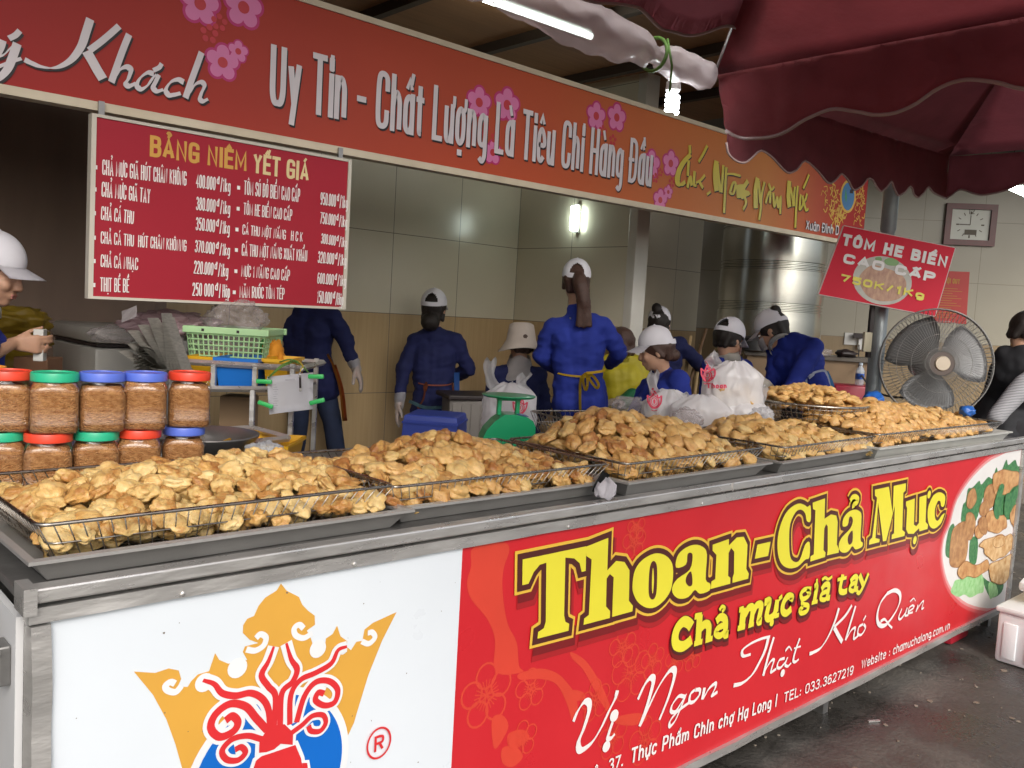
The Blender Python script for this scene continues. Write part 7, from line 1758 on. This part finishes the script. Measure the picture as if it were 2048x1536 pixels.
def person(label, root, H, sL, sR, waist, hip, arms, legs=None, s=1.0, shirt=None, trousers=None, hands=(), sleeve=1.0, vox=.009, face=False, fold=.015, group=None, shirt_name='shirt', neck=None, hemz=.07):
    """arms: per side (elbow, wrist) points; legs: per side (hip, knee, ankle, toe) points; all in world space"""
    W = Matrix.Translation(Vector(root)); q = MB(); head_parts(q, H, s)
    mid = (sL + sR) / 2; q.capsule(hpt(H, 0, -.02 * s, -.05 * s), mid + UP * .01, .047 * s, .056 * s)
    cols(q, sL, sR, waist, hip, 0, s)
    for (el, wr), sh in zip(arms, (sL, sR)):
        if el is None: continue
        q.capsule(sh, el, .044 * s, .036 * s); q.capsule(el, wr, .037 * s, .023 * s)
    for lg in (legs or ()):
        hp_, kn, an, to = lg; q.capsule(hp_, kn, .082 * s, .052 * s); q.capsule(kn, kn + (an - kn) * .35, .052 * s, .050 * s); q.capsule(kn + (an - kn) * .35, an, .050 * s, .033 * s); q.capsule(an - UP * .01, to, .034 * s, .026 * s)
    for h in hands: hand_parts(q, *h[:4], s=h[4] if len(h) > 4 else s, curl=h[5] if len(h) > 5 else .35)
    me = remeshed('person', q, W, vox, 3)
    me.materials.append(M_skin); me.polygons.foreach_set('use_smooth', [True] * len(me.polygons))
    t = bpy.data.objects.new('person', me); COL.objects.link(t); t.matrix_world = W; WMAT[t.name] = W
    tag(t, label, 'person', group)
    q = MB(); g = .013; cols(q, sL, sR, waist, hip - UP * 0 + (hip - waist).normalized() * hemz * .3, g, s)
    for (el, wr), sh in zip(arms, (sL, sR)):
        if el is None: continue
        e2 = el + (wr - el) * .93 if sleeve >= 1 else el
        q.capsule(sh, el, .044 * s + g, .036 * s + g); 
        if sleeve >= 1: q.capsule(el, e2, .037 * s + g, .024 * s + g * .8)
    q.capsule(mid + UP * .0, hpt(H, 0, -.02 * s, -.05 * s).lerp(mid, .55), .060 * s + g, .052 * s + g * .6)
    sm = remeshed(shirt_name, q, W, .010, 3, fold, len(label)); link(shirt_name, sm, shirt or M_blueshirt, t, True)
    if legs:
        q = MB(); g = .008; ax = (sR - sL).normalized(); 
        for a in (-1, 0, 1): q.capsule(hip + ax * a * .062 * s + UP * .02, hip + ax * a * .062 * s - UP * .05, .092 * s, .094 * s)
        for hp_, kn, an, to in legs:
            q.capsule(hp_, kn, .076 * s + g * .8, .054 * s + g); q.capsule(kn, kn + (an - kn) * .35, .054 * s + g, .052 * s + g); q.capsule(kn + (an - kn) * .35, an, .052 * s + g, .038 * s + g)
        link('trousers', remeshed('trousers', q, W, .011, 3, .003, 5), trousers or M_blackcl, t, True)
        q = MB()
        for hp_, kn, an, to in legs: q.capsule(an - UP * .02, to, .042 * s, .034 * s); q.box((an + to) / 2 - UP * .045, (.07, .07, .02))
        link('shoes', remeshed('shoes', q, W, .012, 2), M_black, t, True)
    if face: face_details(t, H, s)
    return t
def collar(t, H, mid, s=1.0, m=None, r=.062, h=.045):
    q = MB(); ax = (H[0] - UP * .02 - mid).normalized(); e1 = (RIGHT - ax * RIGHT.dot(ax)).normalized(); e2 = ax.cross(e1); base = mid + ax * .045; n = 28; rows = []
    for i, (rr, z) in enumerate(((r * .92, .0), (r * .98, h), (r * 1.08, h * .75), (r * 1.26, -.008))):
        rows.append([base + e1 * rr * math.cos(2 * math.pi * k / n) + e2 * rr * math.sin(2 * math.pi * k / n) + ax * (z + .005 * math.sin(2 * 2 * math.pi * k / n + 1)) for k in range(n + 1)])
    q.grid(rows, .003); q.build('collar', m or M_collar, t, True)
def stand_legs(hip, ax, floor, lk=None, spread=.09, fwd=None):
    fw = fwd if fwd is not None else FWD; out = []
    for a in (-1, 1):
        h = hip + ax * a * .085 - UP * .04; an = Vector((h.x, h.y, floor + .08)) + ax * a * spread * .3; kn = h.lerp(an, .48) + fw * .02
        out.append((h, kn, an, Vector((an.x, an.y, floor + .035)) + fw * .14))
    return out
def ribbon3(q, pts, w, th=.002, nrm=None):
    pts = catmull(pts, 5); rows = []
    for i, p in enumerate(pts):
        t = (pts[min(i + 1, len(pts) - 1)] - pts[max(i - 1, 0)]).normalized(); n_ = (nrm if nrm is not None else -FWD); sd = t.cross(n_).normalized(); rows.append([p - sd * w / 2, p + sd * w / 2])
    q.grid(rows, th)
FL = .15
def glove(t, w, d, nrm, th, s=1.0, curl=.35, arm=None):
    q = MB(); hand_parts(q, w, d, nrm, th, s, curl, .0045)
    if arm is not None: q.capsule(w, w + (arm - w) * .22, .033, .042); q.capsule(w, w + Vector(d).normalized() * .02, .033, .032)
    link('glove', remeshed('glove', q, WMAT[t.name], .0065, 2, .004, 9), M_glove, t, True)

# ---- standing woman with ponytail (middle)
d0 = 5.5
sL, sR = P(1103, 656, d0), P(1207, 651, d0 - .05); waist = P(1157, 742, d0); hip = P(1160, 792, d0)
H = headframe(P(1152, 566, d0), FWD + RIGHT * .05)
arms = ((P(1083, 712, d0 + .03), P(1115, 742, d0 + .24)), (P(1240, 706, d0), P(1218, 730, d0 + .22)))
pw = person('tall woman with long brown ponytail, white cap and yellow apron tie, seen from behind', (P(1160, 900, d0).x, P(1160, 900, d0).y, FL), H, sL, sR, waist, hip, arms,
            stand_legs(hip, RIGHT, FL), 1.0, M_blueshirt, M_blackcl, vox=.009, hemz=.1)
hair(pw, H, 1.0, M_hairb, tail=([hpt(H, .012, -.10, .035), P(1163, 575, d0 - .15), P(1168, 610, d0 - .17), P(1168, 655, d0 - .15)], .040))
cap(pw, H, 1.0, lift=.012); collar(pw, H, (sL + sR) / 2, r=.058, h=.03)
def apron(t, c, m, wl, wr, dep=.125, bow=None, tails=(), w=.010, seedsag=.012):
    """waist string as a loop round the body plus a bow and hanging ends"""
    q = MB(); pts = []
    for k in range(33):
        a = 2 * math.pi * k / 32; pts.append(c + RIGHT * ((wr if math.cos(a) > 0 else wl) * math.cos(a)) + FWD * dep * math.sin(a) - UP * seedsag * max(0, -math.sin(a)))
    rows = [[p - UP * w / 2, p + UP * w / 2] for p in pts]; q.grid(rows, .003)
    for tl in tails: ribbon3(q, tl, w * 1.3, .0025)
    q.build('apron_tie', m, t, True)
M_ytie = mat('yellow_tie', (.76, .50, .02), .7); M_otie = mat('orange_tie', (.55, .20, .03), .7); M_rtie = mat('rust_tie', (.42, .12, .05), .7); M_wtie = mat('white_tie', (.66, .70, .78), .7)
dd_ = d0 - .15; cpt = P(1163, 744, d0 - .02)
apron(pw, P(1157, 746, d0), M_ytie, .145, .145, .135, tails=([P(1172, 746, dd_), P(1162, 758, dd_), P(1160, 790, dd_), P(1161, 832, dd_)], [P(1172, 746, dd_), P(1186, 752, dd_), P(1197, 768, dd_ - .02), P(1193, 776, dd_ - .02), P(1180, 760, dd_ - .01), P(1172, 748, dd_)], [P(1172, 746, dd_), P(1166, 760, dd_ - .02), P(1171, 780, dd_ - .02), P(1175, 770, dd_ - .02), P(1174, 750, dd_)], [P(1172, 746, dd_), P(1195, 744, dd_), P(1210, 741, d0 - .12)]), w=.012)
# ---- woman with head hidden by the price board
d0 = 5.8
sL, sR = P(551, 632, d0 + .05), P(668, 634, d0 - .05); waist = P(614, 712, d0); hip = P(622, 765, d0)
H = headframe(P(606, 560, d0), FWD - RIGHT * .1)
wR = P(711, 733, d0 - .05); aL = (P(524, 690, d0), P(548, 735, d0 + .2))
lg = []
for a, kx, ky, ax_, ay_ in ((-1, 598, 845, 583, 935), (1, 664, 842, 688, 930)):
    h = hip + RIGHT * a * .085 - UP * .04; an = P(ax_, ay_, d0); an.z = FL + .08; kn = P(kx, ky, d0 - .03); lg.append((h, kn, an, an + FWD * .12 - UP * .045))
hd = (P(726, 772, d0 - .05) - wR)
p2_ = person('woman in navy top and dark jeans striding, her head hidden behind the price board', (P(625, 900, d0).x, P(625, 900, d0).y, FL), H, sL, sR, waist, hip, (aL, (P(692, 686, d0 - .05), wR)), lg, 1.0, M_navy, M_jeans,
             hands=((wR, hd, -RIGHT, -1, 1.0, .22),), vox=.007)
hair(p2_, H, 1.0); cap(p2_, H); glove(p2_, wR, hd, -RIGHT, -1, 1.0, .22, P(692, 686, d0 - .05))
dd_ = d0 - .15
apron(p2_, P(614, 714, d0), M_otie, .135, .135, .13, tails=([P(606, 716, dd_), P(615, 726, dd_), P(612, 738, dd_), P(604, 728, dd_)], [P(606, 716, dd_), P(602, 735, dd_), P(604, 748, dd_)], [P(655, 708, d0 - .08), P(668, 735, d0 - .12), P(680, 780, d0 - .13), P(687, 842, d0 - .13)]), w=.011)
q = MB(); ribbon3(q, [P(668, 730, d0 - .10), P(683, 780, d0 - .1), P(690, 842, d0 - .1)], .03, .003); q.build('apron_edge', mat('rust_apron', (.50, .10, .02), .7), p2_, True)
# ---- small woman with bun
d0 = 6.0
sL, sR = P(831, 682, d0), P(909, 681, d0); waist = P(867, 762, d0); hip = P(868, 812, d0)
H = headframe(P(868, 620, d0), FWD + RIGHT * .12)
wL = P(799, 806, d0 - .1); hd = P(790, 862, d0 - .12) - wL
p3_ = person('small woman with black bun, white cap, navy top and clear plastic glove, seen from behind', (P(868, 900, d0).x, P(868, 900, d0).y, FL), H, sL, sR, waist, hip, ((P(806, 738, d0 - .05), wL), (P(938, 738, d0 + .03), P(902, 758, d0 + .26))),
             stand_legs(hip, RIGHT, FL), .93, M_navy, M_blackcl, hands=((wL, hd, RIGHT, 1, .95, .2),), vox=.007, hemz=.2)
hair(p3_, H, .95, bun=(0, -.092, -.075, .060, .95), low=-.09); cap(p3_, H, .98, lift=.01); glove(p3_, wL, hd, RIGHT, 1, .95, .2, P(806, 738, d0 - .05))
dd_ = d0 - .14
apron(p3_, P(868, 764, d0), M_rtie, .125, .125, .125, tails=([P(853, 764, dd_), P(848, 775, dd_), P(851, 782, dd_), P(855, 768, dd_)], [P(853, 764, dd_), P(846, 800, dd_), P(836, 815, dd_), P(850, 823, dd_), P(862, 822, dd_)], [P(905, 765, d0 - .08), P(908, 800, d0 - .1), P(906, 822, d0 - .1)]), w=.009)
q = MB(); ribbon3(q, [P(818, 802, d0 - .135), P(850, 815, d0 - .15), P(885, 815, d0 - .14)], .022, .003); q.build('shirt_hem', mat('pale_teal_hem', (.25, .48, .55), .8), p3_, True)
q = MB(); rows = [[P(x, y, d0 - .02) for y in (745, 770, 795, 820)] for x in (908, 914, 919)]; q.grid(rows, .004); q.build('apron', mat('blue_apron', (.03, .12, .42), .7), p3_, True)
# ---- seated woman in bucket hat
d0 = 6.0
sL, sR = P(993, 752, d0), P(1078, 752, d0); waist = P(1034, 830, d0); hip = P(1034, 875, d0)
H = headframe(P(1041, 688, d0), FWD - RIGHT * .25 - UP * .1)
p4_ = person('seated woman in beige bucket hat and blue top, facing away beside the ponytailed woman', (P(1034, 900, d0).x, P(1034, 900, d0).y, FL), H, sL, sR, waist, hip, ((P(980, 812, d0 + .05), P(1000, 850, d0 + .25)), (P(1090, 812, d0 + .05), P(1070, 850, d0 + .25))), None, .97, M_navy)
hair(p4_, H, .97, M_hairb)
q = MB(); c, f_, r_, u_ = H; NB = 40; rs = []
for rr, z in ((.001, .145), (.06, .143), (.080, .132), (.092, .075), (.098, .035), (.125, -.004), (.148, -.03), (.149, -.034), (.12, -.008), (.094, .028), (.088, .07), (.07, .125), (.001, .138)):
    rs.append([hpt(H, rr * .96 * math.cos(2 * math.pi * k / NB) * (1 + .02 * math.sin(5 * 2 * math.pi * k / NB) * (rr > .1)), -.012 + rr * 1.02 * math.sin(2 * math.pi * k / NB), z - .01 - .012 * (rr > .12) * math.cos(2 * 2 * math.pi * k / NB)) for k in range(NB)])
q.rings(rs); q.build('bucket_hat', mat('beige_hat', (.56, .48, .42), .85, 0, (.48, .40, .35), .7, 18, .12, 260), p4_, True)
q = MB(); rows = []
for i in range(6):
    v = i / 5; rows.append([(H[0] - UP * .085 + (((sL + sR) / 2) - UP * .02 - H[0] + UP * .085) * v) + RIGHT * (.07 + .05 * v) * math.cos(a) + FWD * (.075 + .03 * v) * math.sin(a) + UP * .012 * math.sin(3 * a + i) for a in [2 * math.pi * k / 30 for k in range(31)]])
q.grid(rows, .003); q.build('neck_scarf', mat('pale_scarf', (.58, .54, .53), .85, 0, (.46, .42, .42), .7, 20), p4_, True)
# ---- yellow jacket
d0 = 6.15
sL, sR = P(1205, 728, d0), P(1280, 728, d0); waist = P(1246, 800, d0); hip = P(1246, 845, d0); H = headframe(P(1240, 690, d0), FWD * .8 - RIGHT * .6 - UP * .35)
wr_ = P(1246, 806, d0 - .18); hd = P(1222, 800, d0 - .25) - wr_
p6_ = person('woman with brown hair in a yellow jacket bending behind the ponytailed woman', (P(1246, 900, d0).x, P(1246, 900, d0).y, FL), H, sL, sR, waist, hip, ((P(1196, 780, d0), P(1205, 815, d0 - .1)), (P(1289, 772, d0 - .05), wr_)), None, .97, mat('yellow_jacket', (.50, .42, .015), .6, 0, (.38, .32, .01), .9, 8, .1, 60), hands=((wr_, hd, -UP, 1, .95, .5),), vox=.008, fold=.008, shirt_name='jacket')
hair(p6_, H, .98, M_hairb, low=-.07); glove(p6_, wr_, hd, -UP, 1, .95, .5)
q = MB(); q.capsule(wr_ + (P(1289, 772, d0 - .05) - wr_) * .05, wr_ + (P(1289, 772, d0 - .05) - wr_) * .42, .048, .055); link('sleeve_cuff', remeshed('sleeve_cuff', q, WMAT[p6_.name], .01, 2, .004), mat('green_cuff', (.01, .13, .05), .6), p6_, True)
q = MB(); rows = [[(sL + sR) / 2 + UP * (.02 + .05 * v) + RIGHT * (.075 - .01 * v) * math.cos(a) + FWD * .07 * math.sin(a) for a in [2 * math.pi * k / 24 for k in range(25)]] for v in (0, .5, 1)]; q.grid(rows, .006); q.build('collar', MATS['yellow_jacket'], p6_, True)
# ---- far person in navy, topknot through the cap
d0 = 6.8
sL, sR = P(1286, 700, d0), P(1360, 690, d0); waist = P(1320, 775, d0); hip = P(1320, 815, d0); H = headframe(P(1318, 650, d0), FWD * 1 + RIGHT * .3 - UP * .25)
p7_ = person('person in navy top with black topknot through a white cap, furthest back by the wall', (P(1320, 900, d0).x, P(1320, 900, d0).y, FL), H, sL, sR, waist, hip, ((P(1275, 750, d0), P(1290, 790, d0 + .2)), (P(1392, 722, d0), P(1404, 748, d0 + .2))), None, 1.0, M_navy)
hair(p7_, H, 1.0, bun=(-.02, -.075, .105, .036, 1.0)); cap(p7_, H, .97, lift=.01)
# ---- profile woman facing left
d0 = 5.0
sL, sR = P(1296, 772, d0 + .22), P(1358, 760, d0 - .12); waist = P(1325, 838, d0); hip = P(1330, 880, d0); H = headframe(P(1312, 702, d0), -RIGHT + FWD * .12 - UP * .22)
p8_ = person('young woman in white cap and blue top in profile facing left, behind a white bag', (P(1325, 900, d0).x, P(1325, 900, d0).y, FL), H, sL, sR, waist, hip, ((P(1272, 830, d0 + .25), P(1250, 845, d0 + .1)), (P(1366, 832, d0 - .12), P(1320, 862, d0 - .1))), None, .92, M_blueshirt, face=True, vox=.007)
hair(p8_, H, .93, M_hairb, bun=(0, -.088, -.035, .036, .9)); cap(p8_, H, .95, lift=.012)
mid_ = (sL + sR) / 2
q = MB(); rows = [[mid_ + UP * (.0 + .055 * v) + RIGHT * (.005 + (.085 - .025 * v) * math.cos(a)) + FWD * (.085 - .02 * v) * math.sin(a) - UP * .03 * -math.cos(a) * (1 - v) for a in [2 * math.pi * k / 26 for k in range(27)]] for v in (0, .5, 1)]; q.grid(rows, .004); q.build('collar', M_collar, p8_, True)
# ---- masked person with cap
M_mask = mat('patterned_mask', (.62, .48, .46), .8, 0, (.34, .14, .12), 1, 60)
def mask(t, H, s=1.0, m=None):
    q = MB(); rows = []
    for i in range(6):
        v = i / 5; rows.append([hpt(H, .068 * s * math.sin(a), (.022 + .088 * math.cos(a) ** .8 * (1 - .12 * (2 * v - 1) ** 2)) * s, (-.012 - .078 * v) * s) for a in [(k / 14 - .5) * 2.7 for k in range(15)]])
    q.grid(rows, .002); q.build('face_mask', m or M_mask, t, True)
d0 = 5.6
sL, sR = P(1420, 736, d0 - .05), P(1490, 736, d0 + .1); waist = P(1450, 810, d0); hip = P(1450, 850, d0); H = headframe(P(1457, 682, d0), RIGHT * .75 + FWD * .6 - UP * .35)
p9_ = person('person in white cap and patterned face mask looking down behind the tallest bag', (P(1450, 900, d0).x, P(1450, 900, d0).y, FL), H, sL, sR, waist, hip, ((P(1412, 800, d0), P(1440, 830, d0 + .2)), (P(1505, 790, d0 + .1), P(1490, 830, d0 + .2))), None, .97, M_blueshirt, face=True, vox=.008)
hair(p9_, H, .97); cap(p9_, H, 1.0, lift=.014); mask(p9_, H, .97); collar(p9_, H, (sL + sR) / 2 + UP * .015, m=mat('cream_collar', (.66, .62, .55), .8), r=.066, h=.05)
# ---- bending worker with white apron strings
d0 = 5.6
sL, sR = P(1551, 702, d0 + .15), P(1628, 695, d0 - .1); waist = P(1610, 768, d0 + .02); hip = P(1618, 800, d0 + .0); H = headframe(P(1545, 664, d0 + .12), -RIGHT * .75 + FWD * .55 - UP * .55)
wl_ = P(1546, 785, d0 + .0); hd = P(1528, 770, d0 - .04) - wl_
p10 = person('worker in blue top with white apron strings bending forward, gloved hand raised', (P(1615, 900, d0).x, P(1615, 900, d0).y, FL), H, sL, sR, waist, hip, ((P(1548, 758, d0 + .1), P(1535, 790, d0 + .1)), (P(1574, 792, d0 - .18), wl_)), stand_legs(hip + UP * .0, RIGHT, FL), 1.0, M_blueshirt, M_blackcl, hands=((wl_, hd, FWD, 1, 1.0, .75),), vox=.007, face=True)
hair(p10, H, 1.0, bun=(0, -.07, .108, .034, 1)); cap(p10, H, 1.0, lift=.012); mask(p10, H, 1.0, mat('pale_mask', (.6, .58, .6), .8)); collar(p10, H, (sL + sR) / 2 - RIGHT * .06 + UP * .0, r=.07, h=.035)
q = MB(); hand_parts(q, wl_, hd, FWD, 1, 1.04, .75, .004); link('glove', remeshed('glove', q, WMAT[p10.name], .0065, 2, .003), mat('cream_glove', (.62, .58, .50), .6), p10, True)
q = MB(); e_ = P(1574, 792, d0 - .18); q.capsule(e_ + (wl_ - e_) * -.25, wl_, .056, .04); link('arm_cover', remeshed('arm_cover', q, WMAT[p10.name], .01, 2, .005), mat('denim_cover', (.10, .16, .30), .8, 0, (.25, .32, .45), .8, 40), p10, True)
dd_ = d0 - .16
q = MB(); ribbon3(q, [P(1572, 784, d0 - .1), P(1585, 766, dd_), P(1612, 752, dd_ - .02), P(1645, 741, dd_ + .05), P(1655, 752, d0 - .05), P(1663, 790, d0 - .05)], .014, .003)
ribbon3(q, [P(1612, 752, dd_ - .02), P(1613, 770, dd_ - .03), P(1610, 794, dd_ - .03)], .012, .003); ribbon3(q, [P(1613, 753, dd_ - .03), P(1628, 748, dd_ - .03), P(1618, 757, dd_ - .04)], .012, .003); q.build('apron_tie', M_wtie, p10, True)
q = MB(); ribbon3(q, [P(1650, 745, d0 - .02), P(1661, 770, d0), P(1665, 800, d0)], .045, .004); q.build('apron', mat('sky_apron', (.07, .25, .55), .7), p10, True)
# ---- person at the right edge, striped sleeve
d0 = 4.95
sL, sR = P(2012, 712, d0), P(2085, 745, d0 - .15); waist = P(2010, 800, d0 + .1); hip = P(1995, 850, d0 + .1); H = headframe(P(2058, 668, d0 - .05), RIGHT * .9 - FWD * .2 - UP * .5)
we_ = P(1992, 835, d0 - .25)
p11 = person('person in black top with grey striped sleeve leaning at the right edge behind the fan', (P(2000, 900, d0).x, P(2000, 900, d0).y, FL), H, sL, sR, waist, hip, ((P(2020, 785, d0 + .2), P(2035, 835, d0 + .22)), (P(2046, 770, d0 - .2), we_)), stand_legs(hip, RIGHT, 0.0), 1.02, mat('black_vest', (.012, .013, .016), .8, 0, (.02, .02, .024), .8, 20), M_blackcl, vox=.009, fold=.007)
hair(p11, H, 1.0)
q = MB(); e_ = P(2046, 770, d0 - .2); q.capsule(sR, e_, .062, .056); q.capsule(e_, we_, .056, .046)
def stripe_mat():
    m = bpy.data.materials.new('striped_knit'); m.use_nodes = True; nt = m.node_tree; L = nt.links; b = nt.nodes['Principled BSDF']; tc = nt.nodes.new("ShaderNodeTexCoord"); w = nt.nodes.new("ShaderNodeTexWave"); w.inputs['Scale'].default_value = 38; w.inputs['Distortion'].default_value = 1.2; w.bands_direction = 'Z'
    L.new(tc.outputs['Object'], w.inputs['Vector']); c = _mixc(nt, w.outputs['Fac'], (.10, .10, .11), (.46, .46, .48)); L.new(c, b.inputs['Base Color']); b.inputs['Roughness'].default_value = .85; return m
link('sleeve', remeshed('sleeve', q, WMAT[p11.name], .01, 2, .004), stripe_mat(), p11, True)
# ---- woman cut by the left edge, profile facing right
d0 = 3.2
sL, sR = P(-70, 640, d0 + .1), P(-38, 650, d0 - .12); waist = P(-62, 760, d0); hip = P(-64, 820, d0); H = headframe(P(-14, 545, d0), RIGHT + FWD * .15 - UP * .22)
wr_ = P(26, 686, d0 + .02); hd = P(58, 688, d0 + .05) - wr_
p1_ = person('woman in white cap and blue top cut by the left edge, looking down', (P(-62, 900, d0).x, P(-62, 900, d0).y, FL), H, sL, sR, waist, hip, ((P(-85, 735, d0 + .15), P(-45, 750, d0 + .2)), (P(-45, 720, d0 - .18), wr_)), stand_legs(hip, FWD, FL, fwd=RIGHT), .97, M_blueshirt, M_blackcl, hands=((wr_, hd, FWD, 1, .95, .6),), vox=.0062, face=True, sleeve=0)
hair(p1_, H, .97, M_hairb); cap(p1_, H, 1.02, lift=.01); collar(p1_, H, (sL + sR) / 2 + UP * .01, r=.064, h=.03)
